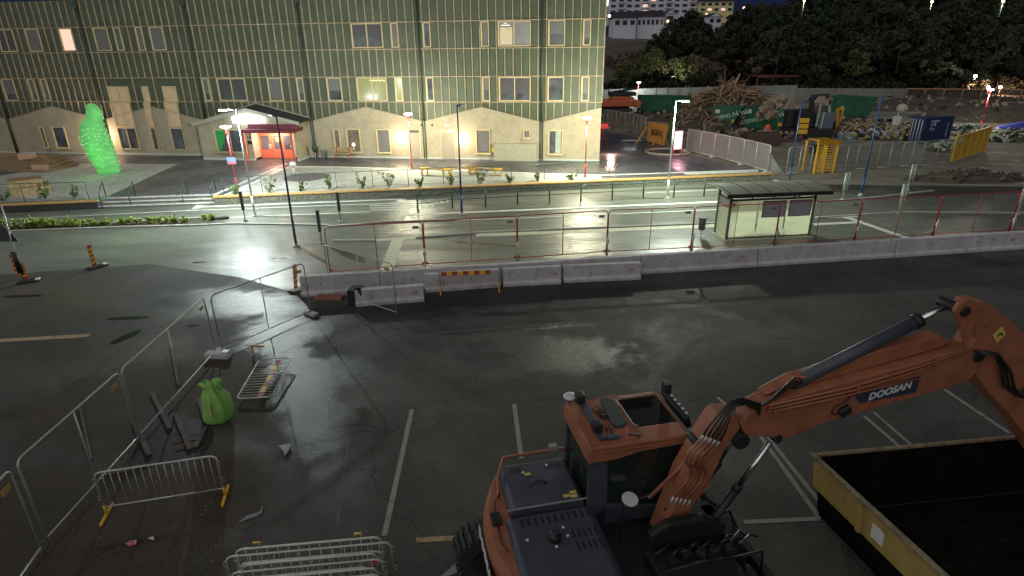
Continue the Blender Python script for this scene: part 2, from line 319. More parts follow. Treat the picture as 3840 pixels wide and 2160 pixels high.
def roundleaf(m, h):
    t = m.node_tree; N = t.nodes.new; L = t.links.new; b = t.nodes['Principled BSDF']
    c = N('ShaderNodeTexCoord'); s_ = N('ShaderNodeVectorMath'); s_.operation = 'SUBTRACT'; s_.inputs[1].default_value = (0, 0, h); L(c.outputs['Object'], s_.inputs[0])
    vt = N('ShaderNodeVectorTransform'); vt.vector_type = 'NORMAL'; vt.convert_from = 'OBJECT'; vt.convert_to = 'WORLD'; L(s_.outputs[0], vt.inputs[0])
    n1 = N('ShaderNodeVectorMath'); n1.operation = 'NORMALIZE'; L(vt.outputs[0], n1.inputs[0]); gm = N('ShaderNodeNewGeometry')
    sc_ = N('ShaderNodeVectorMath'); sc_.operation = 'MULTIPLY_ADD'; L(n1.outputs[0], sc_.inputs[0]); sc_.inputs[1].default_value = (1.3, 1.3, 1.3); L(gm.outputs['Normal'], sc_.inputs[2])
    n2 = N('ShaderNodeVectorMath'); n2.operation = 'NORMALIZE'; L(sc_.outputs[0], n2.inputs[0]); L(n2.outputs[0], b.inputs['Normal'])
M_bark = mat('bark', (.10, .08, .055), .9, var=.3)
M_hw = mat('house_render', (.62, .62, .70), .8, var=.1, vs=.3)
M_hy = mat('yellow_house_render', (.75, .66, .30), .8, var=.1, vs=.3)
M_roof = mat('dark_roof', (.030, .030, .038), .7, var=.2)
M_hg = mat('far_window', (.02, .022, .03), .2, var=.3, vs=.3)
M_hl = emis('far_lit_window', (1, .55, .35), .8)
M_mesh = meshmat('wire_mesh_grey', (.20, .20, .18), wt=.002)
M_meshr = meshmat('wire_mesh_pale', (.62, .62, .52), wt=.0042, extra=.03)
M_meshf = meshmat('far_mesh', (.30, .31, .27), extra=.16)
M_net = thin('dust_net', (.50, .47, .48), .45, .5)
M_netb = thin('brown_dust_net', (.42, .31, .24), .4, .5)
M_lw = emis('lamp_white', (.93, .97, 1.), 12.)
M_lc = emis('lamp_cool', (.80, .92, 1.), 40.)
M_sign = emis('sign_white', (.82, .92, 1.), 14.)
M_globe = emis('wall_globe', (1., .80, .50), 22.)
M_flood = emis('flood_orange', (1., .42, .26), 60.)
M_bsign = mat('banner_orange', (.55, .24, .06), .7, var=.25, vs=1.5)
M_ink = mat('black_ink', (.03, .025, .02), .7, var=0)
def lamp(name, loc, col, power, par=None, rad=.12, spot=None, aim=None):
    l = bpy.data.lights.new(name, 'SPOT' if spot else 'POINT'); l.energy = power; l.color = col; l.shadow_soft_size = rad
    if spot: l.spot_size = R(spot); l.spot_blend = .5
    o = bpy.data.objects.new(name, l); sc.collection.objects.link(o); loc = Vector(loc)
    if par: o.parent = par; loc = loc - Vector(par.location)
    o.location = loc
    if aim is not None: o.rotation_euler = Vector(aim).to_track_quat('-Z', 'Y').to_euler()
    return o
def text(name, s, M, size, m, par, depth=.004, bold=0., shear=0., ax='CENTER', sx=1.):
    c = bpy.data.curves.new(name, 'FONT'); c.body = s; c.size = size; c.extrude = depth; c.offset = bold; c.align_x = ax; c.align_y = 'CENTER'; c.shear = shear; c.resolution_u = 3
    o = bpy.data.objects.new(name, c); sc.collection.objects.link(o)
    bpy.context.view_layer.update()
    me = bpy.data.meshes.new_from_object(o.evaluated_get(bpy.context.evaluated_depsgraph_get()))
    bpy.data.objects.remove(o); me.transform(M @ Matrix.Diagonal((sx, 1, 1, 1)))
    if par: me.transform((Matrix.Translation(par.location) @ par.rotation_euler.to_matrix().to_4x4()).inverted())
    me.materials.clear(); me.materials.append(m)
    o = bpy.data.objects.new(name, me); sc.collection.objects.link(o)
    if par: o.parent = par
    return o
def frame(o, x, y):
    x = Vector(x).normalized(); z = x.cross(Vector(y)).normalized(); y = z.cross(x); o = Vector(o)
    return Matrix(((x.x, y.x, z.x, o.x), (x.y, y.y, z.y, o.y), (x.z, y.z, z.z, o.z), (0, 0, 0, 1)))
#@@SETTING
# ------------------------------------------------------------------ SETTING
STR = dict(kind='structure')
def sheet(name, pts, m, z, thick=0., **kw):
    b = MB()
    if thick: b.prism([(p[0], p[1], z - thick) for p in pts], (0, 0, thick))
    else: b.poly([(p[0], p[1], z) for p in pts])
    return b.build(name, m, None, kind='structure', **kw)
sheet('ground', [(-900, -200), (900, -200), (900, 1400), (-900, 1400)], M_dirt, -.012)
A0 = g(805, 768); A1 = g(2893, 677); B1 = g(370, 783); B0 = B1 + (B1 - g(0, 800)) * -1.9   # feet of the two planter walls
# car park (this side of the barriers) and road
BL = g(1130, 1115); BR = g(3840, 935); bdir = (BR - BL).normalized(); bn = Vector((-bdir.y, bdir.x, 0))
sheet('car_park', [(-60, -30), (60, -30), BR + bdir * 30, BL, g(1130, 1105), g(900, 1040), g(560, 990), g(0, 1085) + Vector((-30, -4, 0))], M_park, 0)
sheet('road', [BL, BR + bdir * 30, (62, 37), (40, 41.5), g(3840, 700), g(2930, 690), A1, A0, B1, B0, g(0, 1085) + Vector((-30, -4, 0)), g(560, 990), g(900, 1040), g(1130, 1105)], M_road, -.004)
ZP = .45
sheet('plaza', [A0, A1 - Vector((6.5, .93, 0)), (12.5, 41.2), (10.5, 62), (0, 62), (-70, 62), (-70, 36), B0, B1, B1 + Vector((.2, 1.35, 0)), A0 + Vector((-.2, 1.35, 0))], M_path, ZP, .5)
sheet('side_yard', [(10.5, 62), (12.48, 41.2), A1 + Vector((0, .3, 0)), g(2893, 650), g(2560, 575), g(2414, 520), g(2260, 490) + Vector((-3, 6, 0)), (0, 75), (0, 62)], M_path, .004)
L1 = [(0, 659), (122, 639), (185, 632), (206, 613), (666, 616), (408, 735), (340, 746), (0, 758)]
sheet('left_paving', [g(x, y, ZP) for x, y in L1], M_pave, ZP + .004)
L2 = [(1085, 625), (1180, 622), (1500, 632), (2245, 659), (2262, 671), (1700, 700), (1230, 720), (830, 739)]
sheet('right_paving', [g(x, y, ZP) for x, y in L2], M_pave, ZP + .004)
def strip(b, pts, wd, z, h=0.):
    P = [Vector((p.x, p.y, 0)) for p in pts]
    for i, (a, c) in enumerate(zip(P, P[1:])):
        d = (c - a).normalized(); n = Vector((-d.y, d.x, 0)) * wd / 2
        q = [a - n, c - n, c + n, a + n]
        zz = z + .0009 * (i % 2)
        if h: b.hexa([(p.x, p.y, zz) for p in q] + [(p.x, p.y, zz + h) for p in q])
        else: b.poly([(p.x, p.y, zz) for p in q])
def lines(name, specs, m, z0=.0):
    b = MB()
    for i, (pts, wd) in enumerate(specs): strip(b, [g(x, y, z0) for x, y in pts], wd, z0 + .005 + .0004 * i)
    return b.build(name, m, None, kind='structure')
zeb = [([(1387, a), (1578, c)], .16) for a, c in ((766, 760), (773, 767), (781, 775), (789, 783))]
bike = []
for cx, cy in ((1588, 777), (1612, 774), (1646, 759), (1668, 756)):
    bike.append(([(cx + 13 * math.cos(t), cy + 4.5 * math.sin(t)) for t in [k * math.pi / 6 for k in range(13)]], .09))
lines('lane_markings', [([(0, 824), (700, 790), (1387, 765)], .12), ([(745, 776), (1510, 747)], .28), ([(735, 782), (758, 766)], .5), ([(1498, 757), (1512, 747)], .5), ([(850, 816), (1385, 794)], .12),
    ([(1523, 806), (2100, 782), (2690, 757)], .30), ([(1572, 827), (1920, 820), (2300, 803), (2690, 786)], .13), ([(1640, 703), (1660, 702)], .1), ([(3045, 812), (3240, 806), (3440, 900)], .02),
    ([(3095, 815), (3215, 811)], .36), ([(3165, 812), (3412, 897)], .42), ([(3050, 842), (3212, 834)], .36), ([(2420, 723), (3105, 697)], .12), ([(2895, 672), (2960, 695)], .5)] + zeb + bike, M_white)
lines('tactile_paving', [([(1522, 790), (1493, 828)], .52), ([(1438, 830), (1572, 828)], .30), ([(1785, 882), (2200, 866), (2690, 846)], .58), ([(1412, 900), (1558, 893)], .34), ([(1492, 899), (1450, 1012)], .60)], M_cream)
lines('parking_lines', [([(1545, 1535), (1441, 2010)], .115), ([(1928, 1515), (1955, 1720)], .115), ([(2790, 1550), (3075, 1945), (2790, 1958)], .11), ([(2880, 1640), (3160, 1990)], .10), ([(3240, 1560), (3385, 1685)], .10),
    ([(3275, 1545), (3430, 1680)], .08), ([(3525, 1450), (3785, 1625)], .10), ([(2690, 1490), (2735, 1530)], .09)], M_old)
lines('faint_lines', [([(1310, 1640), (1265, 1960)], .06), ([(1630, 1250), (2170, 1208)], .10)], mat('ghost_paint', (.085, .08, .072), .7, var=.3, vs=3, dirt=((.045, .042, .037), 4, .50)))
lines('yellow_dashes', [([(-60, 1281), (318, 1259), (336, 1256)], .26), ([(1560, 2026), (1742, 2016)], .13)], M_oldy)
kb = MB()
for pts in ([(-200, 895), (0, 876), (48, 868), (460, 853), (715, 847), (870, 840), (1100, 843), (1240, 846)], [(-100, 862), (230, 847), (460, 836), (802, 816)],
            [(1250, 905), (1410, 903)], [(1560, 893), (1785, 874), (2200, 857), (2690, 838)], [(3060, 818), (3240, 806), (3380, 797), (3840, 800)], [(3060, 760), (3260, 744), (3500, 716)], [(1230, 852), (1440, 834), (1700, 826)]):
    strip(kb, [g(x, y) for x, y in pts], .16, .0, .07)
kb.build('kerbs', M_kerb, None, kind='structure')
pk = MB()
for pts in ([(1085, 625), (830, 739)], [(1085, 625), (1300, 627), (1560, 635), (2245, 658), (2840, 645)], [(810, 728), (1075, 614)]):
    strip(pk, [g(x, y, ZP if x < 2500 else .3) for x, y in pts], .22, ZP - .15, .17)
pk.build('plaza_edge_kerb', M_white, None, kind='structure')
sheet('planting_bed', [g(x, y) for x, y in [(-100, 884), (48, 866), (460, 851), (715, 845), (860, 838), (802, 818), (460, 838), (-100, 864)]], M_mud, .03)
# steps
st = MB()
sdir = (A0 - B1); sn = Vector((-sdir.y, sdir.x, 0)).normalized()
for i in range(3):
    a = B1 + sn * (.45 * i); c = A0 + sn * (.45 * i)
    e = sn * (1.35 - .45 * i)
    st.prism([(p.x, p.y, .15 * i) for p in (a, c, c + e, a + e)], (0, 0, .15 - (.002 if i == 2 else 0)))
for i in range(3):
    st.mi = 1; a = B1 + sn * (.45 * i - .02); c = A0 + sn * (.45 * i - .02)
    st.prism([(p.x, p.y, .15 * i + .10) for p in (a, c, c + sn * .12, a + sn * .12)], (0, 0, .055))
st.build('steps', [mat('step_concrete', (.17, .17, .15), .8, var=.3), mat('step_nosing', (.62, .62, .56), .7, var=.15)], None, kind='structure')
# planter walls
def pwall(P, Q, label):
    b = MB(); d = (Q - P).normalized(); n = Vector((-d.y, d.x, 0))
    t = thing('planter_wall', P, label=label, cat='wall', group='planter walls of the plaza')
    b.prism([P, Q, Q + n * .3, P + n * .3], (0, 0, .43)); b.build('wall_face', M_gab, t)
    b = MB(); a = P - n * .05 - d * .04; c = Q - n * .05 + d * .04
    b.prism([a + Vector((0, 0, .432)), c + Vector((0, 0, .432)), c + n * .48 + Vector((0, 0, .432)), a + n * .48 + Vector((0, 0, .432))], (0, 0, .075)); b.build('timber_cap', M_cap, t)
    return t
pwall(A0, A1, 'long pebble faced plaza wall with an orange timber cap right of the steps')
pwall(B0, B1, 'pebble faced plaza wall with timber cap left of the steps')
# manhole disc
b = MB(); c = g(1148, 664, ZP); b.lathe([(1.55, 0), (1.55, .012)], (c.x, c.y, ZP + .004), 40); b.build('rubber_play_disc', mat('dark_disc', (.10, .10, .095), .8, var=.4, vs=4), None, kind='structure')
# wet patches / stains as thin sheets
def blob(pts, n=5):
    out = []
    P = [Vector(p) for p in pts]; m = len(P)
    for i in range(m):
        p0, p1, p2, p3 = P[i - 1], P[i], P[(i + 1) % m], P[(i + 2) % m]
        for k in range(n):
            t = k / n; q = .5 * ((2 * p1) + (p2 - p0) * t + (2 * p0 - 5 * p1 + 4 * p2 - p3) * t * t + (3 * p1 - p0 - 3 * p2 + p3) * t ** 3)
            out.append(q + Vector((random.uniform(-1, 1), random.uniform(-1, 1))) * (P[0] - P[1]).length * .02)
    return out
M_pud = mat('puddle_water', (.026, .026, .024), .14, var=.2, spec=.5)
M_stain = asphalt('fresh_dark_patch', (.038, .037, .036), .5, 0, (.35, .65))
#@@BUILDING
# ------------------------------------------------------------------ SCHOOL BUILDING (local x = along the front, y = depth, z = up)
YAW, DB = .1424, 48.51
nB = Vector((math.sin(YAW), math.cos(YAW), 0))
BLD = thing('school_building', nB * DB, -YAW, label='long green clad building with timber battens over a pale brick zigzag ground floor', cat='building')
BF = Matrix.Translation(nB * DB) @ Matrix.Rotation(-YAW, 4, 'Z')
def BW(u, v, z): return BF @ Vector((u, v, z))
ZL = [4.95, 6.87, 8.91, 10.85, 12.9]
P0U = -4.42; BAY = 9.6; UL = -66.; UR = .22; PORCH = 3
def zig(u):
    k = (u - P0U) / BAY; f = k - math.floor(k); return 3.42 + 1.14 * (1 - abs(2 * f - 1)) * (1 if u < P0U or True else 1)
wins = []   # (u0,u1,z0,z1,kind,material)
for u0, u1, k in [(-53.0, -52.4, 0), (-51.0, -49.4, 1), (-48.25, -46.95, 0), (-45.05, -43.8, 2), (-41.85, -40.5, 0), (-39.97, -39.33, 0), (-38.0, -37.37, 0), (-36.75, -35.5, 0), (-19.45, -16.9, 1), (-16.24, -15.62, 0), (-13.68, -13.06, 0), (-9.14, -8.5, 0), (-7.82, -5.3, 4), (-4.0, -2.72, 5), (-1.4, -.8, 0)]:
    wins.append((u0, u1, 9.03, 10.80, k))
for u0, u1, k in [(-52.0, -50.8, 0), (-49.4, -48.75, 0), (-48.15, -47.55, 0), (-32.95, -32.33, 0), (-31.6, -29.07, 1), (-27.1, -25.86, 0), (-24.57, -23.95, 0), (-21.98, -20.73, 0), (-19.45, -16.9, 6), (-16.24, -15.6, 6), (-13.68, -13.05, 0), (-9.14, -8.52, 0), (-7.82, -5.3, 1), (-4.0, -2.72, 0), (-1.4, -.78, 0)]:
    wins.append((u0, u1, 5.03, 6.82, k))
tall = [(-41.8, -39.9, 3), (-38.62, -38.02, 3), (-36.7, -35.45, 3)]
gnd = [(-49.45, -49.0, .97, 2.82, 0), (-48.22, -46.93, .95, 2.83, 7), (-21.85, -21.27, 1.15, 2.80, 8), (-20.72, -19.5, .90, 2.83, 8), (-18.12, -16.93, .91, 2.82, 5), (-9.77, -8.57, .94, 2.85, 0), (-5.9, -5.33, 2.2, 2.86, 0), (-3.9, -2.73, .95, 2.85, 9)]
inside = []
for wv in wins: inside.append(wv[:4])
for a, c, _ in tall: inside.append((a, c, .92, 6.2))
# cladding sheet with battens, one part per storey band
def hit(u, z0, z1):
    return any(a - .05 < u < c + .05 and z0 < z_1 and z1 > z_0 for a, c, z_0, z_1 in inside)
bk = MB(BF)
bk.box((UL, .02, .3), (UR - .02, 14, 12.88)); bk.build('core_volume', M_clad, BLD)
for i in range(4):
    b = MB(BF); z0, z1 = ZL[i], ZL[i + 1]; b.mi = 0
    b.box((UL, -.02, z0), (UR, .018, z1)); b.mi = 1
    b.box((UL, -.12, z0 - .03), (UR + .03, -.022, z0 + .03))
    k = 0
    while True:
        u = P0U + .32 + .64 * 6 - .64 * k; k += 1
        if u > UR: continue
        if u < UL: break
        if not hit(u, z0 + .1, z1 - .1): b.box((u - .03, -.12, z0 + .032), (u + .03, -.022, z1 - .032))
    b.box((UR - .03, -.11, z0 + .032), (UR + .02, -.022, z1 - .032))
    for j in range(8):   # return wall battens
        b.box((UR + .005, .3 + j * .64, z0 + .032), (UR + .06, .355 + j * .64, z1 - .032))
    b.box((UR + .004, -.02, z0 - .03), (UR + .07, 12, z0 + .03))
    b.build('cladding_band', [M_clad, M_batten], BLD)
b = MB(BF)                                    # band between the gables and the first rail
us = sorted([UL, UR] + [P0U - BAY * k for k in range(7)] + [P0U - BAY * k + BAY / 2 for k in range(0, 7)])
us = [u for u in us if UL <= u <= UR]
for a, c in zip(us, us[1:]):
    b.prism([(a, -.02, zig(a) - .05), (c, -.02, zig(c) - .05), (c, -.02, 4.949), (a, -.02, 4.949)], (0, .038, 0))
b.mi = 1; k = 0
while True:
    u = P0U + .32 + .64 * 7 - .64 * k; k += 1
    if u > UR: continue
    if u < UL: break
    if not hit(u, 4, 4.9): b.box((u - .03, -.12, zig(u) - .02), (u + .03, -.022, 4.918))
b.build('cladding_band', [M_clad, M_batten], BLD)
b = MB(BF)                                    # brick base, zigzag top
for a, c in zip(us, us[1:]):
    b.prism([(a, -.22, .55), (c, -.22, .55), (c, -.22, zig(c)), (a, -.22, zig(a))], (0, .238, 0))
b.build('brick_wall', M_brick, BLD)
b = MB(BF)
for a, c in zip(us, us[1:]):
    b.prism([(a, -.25, zig(a) + .001), (c, -.25, zig(c) + .001), (c, -.25, zig(c) + .05), (a, -.25, zig(a) + .05)], (0, .15, 0))
b.build('gable_coping', mat('coping_metal', (.30, .26, .18), .5, .3, var=.1), BLD)
b = MB(BF); b.box((UL, -.235, -.1), (UR + .01, -.21, .58)); b.box((UR - .01, -.21, -.1), (UR + .012, 12, .58)); b.build('plinth', M_plinth, BLD)
b = MB(BF); b.box((UR - .02, -.2, .585), (UR + .003, 12, 3.9)); b.build('side_brick_wall', M_brick, BLD)
# downpipes
for k in range(7):
    u = P0U - BAY * k; b = MB(BF)
    b.cyl((u, -.17, 3.5), (u, -.17, 12.4), .075); b.box((u - .2, -.3, 12.3), (u + .2, -.05, 12.9))
    for s in (-.09, .09):
        if k != PORCH - 0 or s: b.cyl((u + s, -.28, .5), (u + s, -.28, 3.52), .05)
    b.build('downpipe', M_pipe, BLD)
def window(u0, u1, z0, z1, k, v=0., sill=False, P=None, deep=.0):
    P = P or BLD; Mx = BF
    f = MB(Mx); t = .075; y0, y1 = v - .13, v + .03
    f.box((u0, y0, z0), (u0 + t + .05, y1, z1)); f.box((u1 - t, y0, z0), (u1, y1, z1))
    f.box((u0 + t + .05, y0, z1 - t), (u1 - t, y1, z1)); f.box((u0 + t + .05, y0, z0), (u1 - t, y1, z0 + t))
    if u1 - u0 > 1.6: f.box(((u0 + u1) / 2 - .04, y0 + .01, z0 + t), ((u0 + u1) / 2 + .04, y1 - .01, z1 - t))
    if sill: f.box((u0 - .05, y0 - .08, z0 - .07), (u1 + .05, y0 + .001, z0 + .03))
    W = f.build('window', M_frame, P)
    gm = {2: M_glasslit, 3: M_glasswarm, 4: M_glassdim, 6: M_glassyel, 8: mat('office_glass', (.10, .09, .07), .12, var=.5, vs=1.4, em=(.40, .32, .20), es=.22)}.get(k, M_glass)
    q = MB(Mx); q.box((u0 + t, v - .055, z0 + t), (u1 - t, v - .045, z1 - t)); W2 = q.build('pane', gm, W)
    if v > -.1:      # dark reveal behind the frame and a thin sill
        q = MB(Mx); q.box((u0 - .02, v - .17, z0 - .035), (u1 + .02, v - .131, z0 - .005)); q.build('sill', M_batten, W)
    h = z1 - z0
    if k in (0, 1, 5) and random.random() < .75:      # roller blind behind most panes
        q = MB(Mx); zz = z0 + h * random.choice((.08, .3, .08, .45)); q.box((u0 + t + .09, v - .07, zz), (u1 - t - .03, v - .06, z1 - t - .02)); q.build('blind', M_blind if k != 1 else mat('grey_blind', (.085, .08, .09), .7, var=.15), W)
    if k == 4:
        q = MB(Mx); q.box((u0 + .25, v - .075, z1 - .32), (u0 + .95, v - .06, z1 - .28)); q.box((u0 + .5, v - .075, z1 - .18), (u0 + .7, v - .06, z1 - .15)); q.build('ceiling_light', emis('tube_light', (1, .95, .8), 1.2), W)
        q = MB(Mx); q.box((u0 + .18, v - .068, z0 + .12), (u0 + 1.1, v - .058, z1 - .45)); q.build('curtain', mat('lit_curtain', (.45, .4, .28), .8, var=.2, em=(.6, .5, .3), es=.4), W)
    if k == 6:
        q = MB(Mx)
        n = 12 if u1 - u0 > 1 else 4
        for i in range(n):
            uu = u0 + (u1 - u0) * (.45 + .5 * i / n) if n > 4 else u0 + .22 + .07 * i
            q.box((uu, v - .075, z1 - .22 - .03 * (i % 3)), (uu + .05, v - .06, z1 - .17 - .03 * (i % 3)))
        q.build('string_lights', emis('party_bulbs', (1, 1, .3), 2.5), W)
    if k == 9:
        q = MB(Mx)
        for i in range(5): q.box((u1 - .55 + i * .085, v - .08, z0 + .1), (u1 - .49 + i * .085, v - .06, z1 - .1))
        q.build('curtain', mat('mint_curtain', (.5, .6, .5), .8, var=.1), W)
    if k == 8 and u1 - u0 > 1:
        q = MB(Mx); q.lathe([(.16, 0), (.11, .24)], ((u0 + u1) / 2 - .05, v - .085, z0 + .55), 10); q.box(((u0 + u1) / 2 - .06, v - .09, z0 + .2), ((u0 + u1) / 2 - .03, v - .07, z0 + .55)); q.build('table_lamp', emis('shade_glow', (1, .85, .55), 1.3), W)
    return W
for a in wins: window(*a)
for u0, u1, k in tall:
    W = window(u0, u1, 4.9, 6.2, k); W = window(u0, u1, 2.83, 4.88, k, -.19); window(u0, u1, .92, 2.80, 7, -.19)
for a in gnd: window(*a, -.19, True)
# service doors
def sdoor(u0, u1, board):
    f = MB(BF); f.box((u0, -.26, .45), (u0 + .07, -.2, 2.84)); f.box((u1 - .07, -.26, .45), (u1, -.2, 2.84)); f.box((u0 + .07, -.26, 2.77), (u1 - .07, -.2, 2.84))
    W = f.build('door', M_frame, BLD)
    q = MB(BF); q.box((u0 + .07, -.245, .47), (u1 - .07, -.225, 2.53)); q.build('door_leaf', mat('beige_door', (.36, .31, .24), .6, var=.08), W)
    q = MB(BF); q.box((u0 + .07, -.247, 2.55), (u1 - .07, -.223, 2.77)); q.build('transom', M_glass if not board else mat('transom_board', (.6, .5, .3), .6, var=.05), W)
    q = MB(BF); q.box((u1 - .2, -.28, 1.4), (u1 - .14, -.246, 1.52)); q.build('handle', M_galv, W)
sdoor(-15.38, -14.38, False); sdoor(-12.68, -11.45, True)
for u in (-15.6, -13.3):
    b = MB(BF); b.cyl((u + 1.4 if u < -14 else u, -.27, 3.17), (u + 1.4 if u < -14 else u, -.22, 3.17), .09); b.build('vent', M_black, BLD)
b = MB(BF); b.box((-12.3, -.3, 3.08), (-11.85, -.222, 3.25)); b.build('wall_sign', M_lgrey, BLD)
b = MB(BF); b.box((-8.47, -.3, 1.1), (-8.22, -.222, 1.45)); b.build('post_box', mat('letterbox_yellow', (.8, .6, .02), .5, var=0), BLD)
# meter cabinets
t = thing('meter_cabinet', BW(-6.5, -.5, .2), -YAW, label='wide beige steel cabinet standing against the brick wall', cat='cabinet')
b = MB(BF); b.box((-8.2, -.62, .15), (-4.75, -.24, 1.75)); b.build('cabinet_body', mat('cabinet_beige', (.42, .40, .29), .5, var=.08), t, .01)
for a in (-8.15, -7.3, -6.45, -5.6):
    b = MB(BF); b.box((a, -.635, .72), (a + .8, -.621, 1.7)); b.build('cabinet_door', mat('cabinet_beige', 0), t)
b = MB(BF); b.box((-8.22, -.65, 1.752), (-4.73, -.22, 1.80)); b.build('lid', mat('cabinet_beige', 0), t)
# wall globes
for i, (u, z, lab) in enumerate([(-15.96, 2.1, 'glowing round wall lamp left of the door with a dark transom'), (-10.8, 2.1, 'glowing round wall lamp right of the door with a pale transom'), (-43.25, 2.1, 'glowing wall lamp behind the green caterpillar figure')]):
    t = thing('wall_lamp', BW(u, -.3, z), -YAW, label=lab, cat='wall lamp', group='globe lamps on the brick wall')
    b = MB(BF); b.ball((u, -.40, z), .17, 14); b.build('globe', M_globe, t)
    b = MB(BF); b.cyl((u, -.24, z), (u, -.34, z), .07); b.build('bracket', M_dk, t)
    o = lamp('lamp_light', (0, 0, 0), (1, .70, .46), 110 if i < 2 else 420); o.parent = t; o.location = (0, -.42, 0)
t = thing('door_lamp', BW(-11.8, -.3, 2.72), -YAW, label='small bright lamp above the beige door', cat='wall lamp')
b = MB(BF); b.ball((-11.8, -.31, 2.72), .08, 10); b.build('bulb', M_globe, t)
b = MB(BF); b.box((-11.9, -.27, 2.64), (-11.7, -.222, 2.80)); b.build('bracket', M_dk, t)
# porch
PL, PR, PV = -32.7, -24.15, -2.15
b = MB(BF)
pz = lambda u: 3.40 + (1.08 - abs(u + 28.0) * 1.08 / 4.3)
b.prism([(PL, PV, .6), (-28.05, PV, .6), (-28.05, PV, 3.0), (-24.35, PV, 3.0), (-24.35, PV, .6), (PR, PV, .6), (PR, PV, pz(PR)), (-28.0, PV, 4.48), (PL, PV, pz(PL))], (0, .2, 0))
b.box((PL, PV + .2, .6), (PL + .2, -.23, pz(PL) - .05)); b.box((PR - .18, PV + .2, .6), (PR, -.23, pz(PR) - .05))
b.box((-28.25, PV + .2, .6), (-28.06, -1.1, 3.0)); b.box((-25.0, -1.3, .6), (-24.35, -1.1, 3.0))
b.build('porch_wall', M_brick, BLD)
b = MB(BF); b.box((PL - .02, PV - .02, .2), (-28.06, PV + .15, .62)); b.box((-24.34, PV - .02, .2), (PR + .02, PV + .15, .62)); b.box((PR - .1, PV + .15, .2), (PR + .02, -.24, .62)); b.box((PL - .02, PV + .15, .2), (PL + .1, -.24, .62)); b.build('porch_plinth', M_plinth, BLD)
b = MB(BF); FP, BP_ = (-28.0, PV - .28, 4.60), (-28.40, -.06, 4.82)
for ef, eb in (((PL - .25, PV - .28, 3.42), (PL - .9, -.06, 3.42)), ((PR + .5, PV - .28, 3.55), (PR + .35, -.06, 3.66))):
    dn = Vector((0, 0, -.12)); q = [Vector(FP), Vector(ef), Vector(eb), Vector(BP_)]
    b.hexa([p_ + dn for p_ in q] + q)
b.build('porch_roof', mat('roof_sheet', (.035, .04, .05), .45, .3, var=.15), BLD)
b = MB(BF)
for P4 in (((-28.0, 4.56), (PL - .28, 3.38), PV - .34), ((-28.0, 4.56), (PR + .53, 3.51), PV - .34), ((-28.40, 4.78), (PL - .93, 3.38), -.13), ((-28.40, 4.78), (PR + .38, 3.62), -.13)):
    (ua, za), (ub, zb), yv = P4; b.prism([(ua, yv, za - .16), (ub, yv, zb - .16), (ub, yv, zb + .10), (ua, yv, za + .10)], (0, .055, 0))
b.build('fascia', mat('fascia_beige', (.42, .38, .31), .6, var=.1), BLD)
window(-31.3, -28.6, 1.1, 2.95, 7, PV + .03, True)
b = MB(BF); b.prism([(-31.15, PV - .04, 1.2), (-30.95, PV - .04, 1.2), (-30.15, PV - .04, 2.85), (-31.15, PV - .04, 2.85)], (0, .004, 0)); b.build('window_curtain', mat('green_panel', (.02, .25, .06), .5, var=.2, em=(.02, .30, .05), es=.25), BLD)
# red canopy and portal
b = MB(BF); b.box((-28.3, -3.1, 2.80), (-24.05, -1.05, 3.06)); b.box((-28.0, -2.52, 3.065), (-23.8, PV - .02, 3.40)); b.build('canopy', M_dkred, BLD)
for u in (-28.22, -24.18): b = MB(BF); b.box((u - .06, -3.05, .45), (u + .06, -2.92, 2.799)); b.build('canopy_post', M_redp, BLD)
b = MB(BF)
b.box((-28.1, -1.12, 2.50), (-25.0, -1.02, 2.995))
b.build('portal_frame', M_redp, BLD)
for i, (a, c) in enumerate([(-28.08, -26.97), (-26.93, -26.07), (-26.03, -25.05)]):
    f = MB(BF); f.box((a, -1.13, .47), (a + .17, -1.05, 2.49)); f.box((c - .17, -1.13, .47), (c, -1.05, 2.49)); f.box((a + .17, -1.13, 2.34), (c - .17, -1.05, 2.49)); f.box((a + .17, -1.13, .47), (c - .17, -1.05, 1.2))
    W = f.build('entrance_door', M_redp, BLD)
    q = MB(BF); q.box((a + .17, -1.10, 1.2), (c - .17, -1.08, 2.34)); q.build('pane', M_glass, W)
    if i != 1: q = MB(BF); q.lathe([(.13, 0), (.15, .02), (.13, .04)], BW(c - .12, -1.2, 1.45), 14, axis=Matrix.Rotation(R(90), 4, 'X')) if False else q.tube([(c - .12 + .12 * math.cos(t), -1.17, 1.45 + .16 * math.sin(t)) for t in [k * math.pi / 5 for k in range(10)]], .03, 6, closed=True); q.build('handle', M_lgrey, W)
    else: q = MB(BF); q.box((a + .38, -1.125, 1.85), (a + .62, -1.102, 2.2)); q.build('notice', mat('notice_yellow', (.8, .55, .1), .6, var=0), W)
# house number sign
b = MB(BF); b.box((-28.45, PV - .07, 1.75), (-28.05, PV - .04, 2.55)); b.build('number_plate', mat('pale_plate', (.5, .45, .38), .6, var=0), BLD)
text('number', '10', BF @ Matrix.Translation((-28.25, PV - .075, 2.32)) @ Matrix.Rotation(R(90), 4, 'X'), .42, M_ink, BLD, bold=.012)
b = MB(BF); b.box((-28.43, PV - .09, 1.78), (-28.07, PV - .071, 2.08)); b.build('number_sign', M_ink, BLD)
b = MB(BF); b.box((-32.9, -.6, .6), (-32.72, -.25, 2.9)); b.build('recess_pipe', M_pipe, BLD)
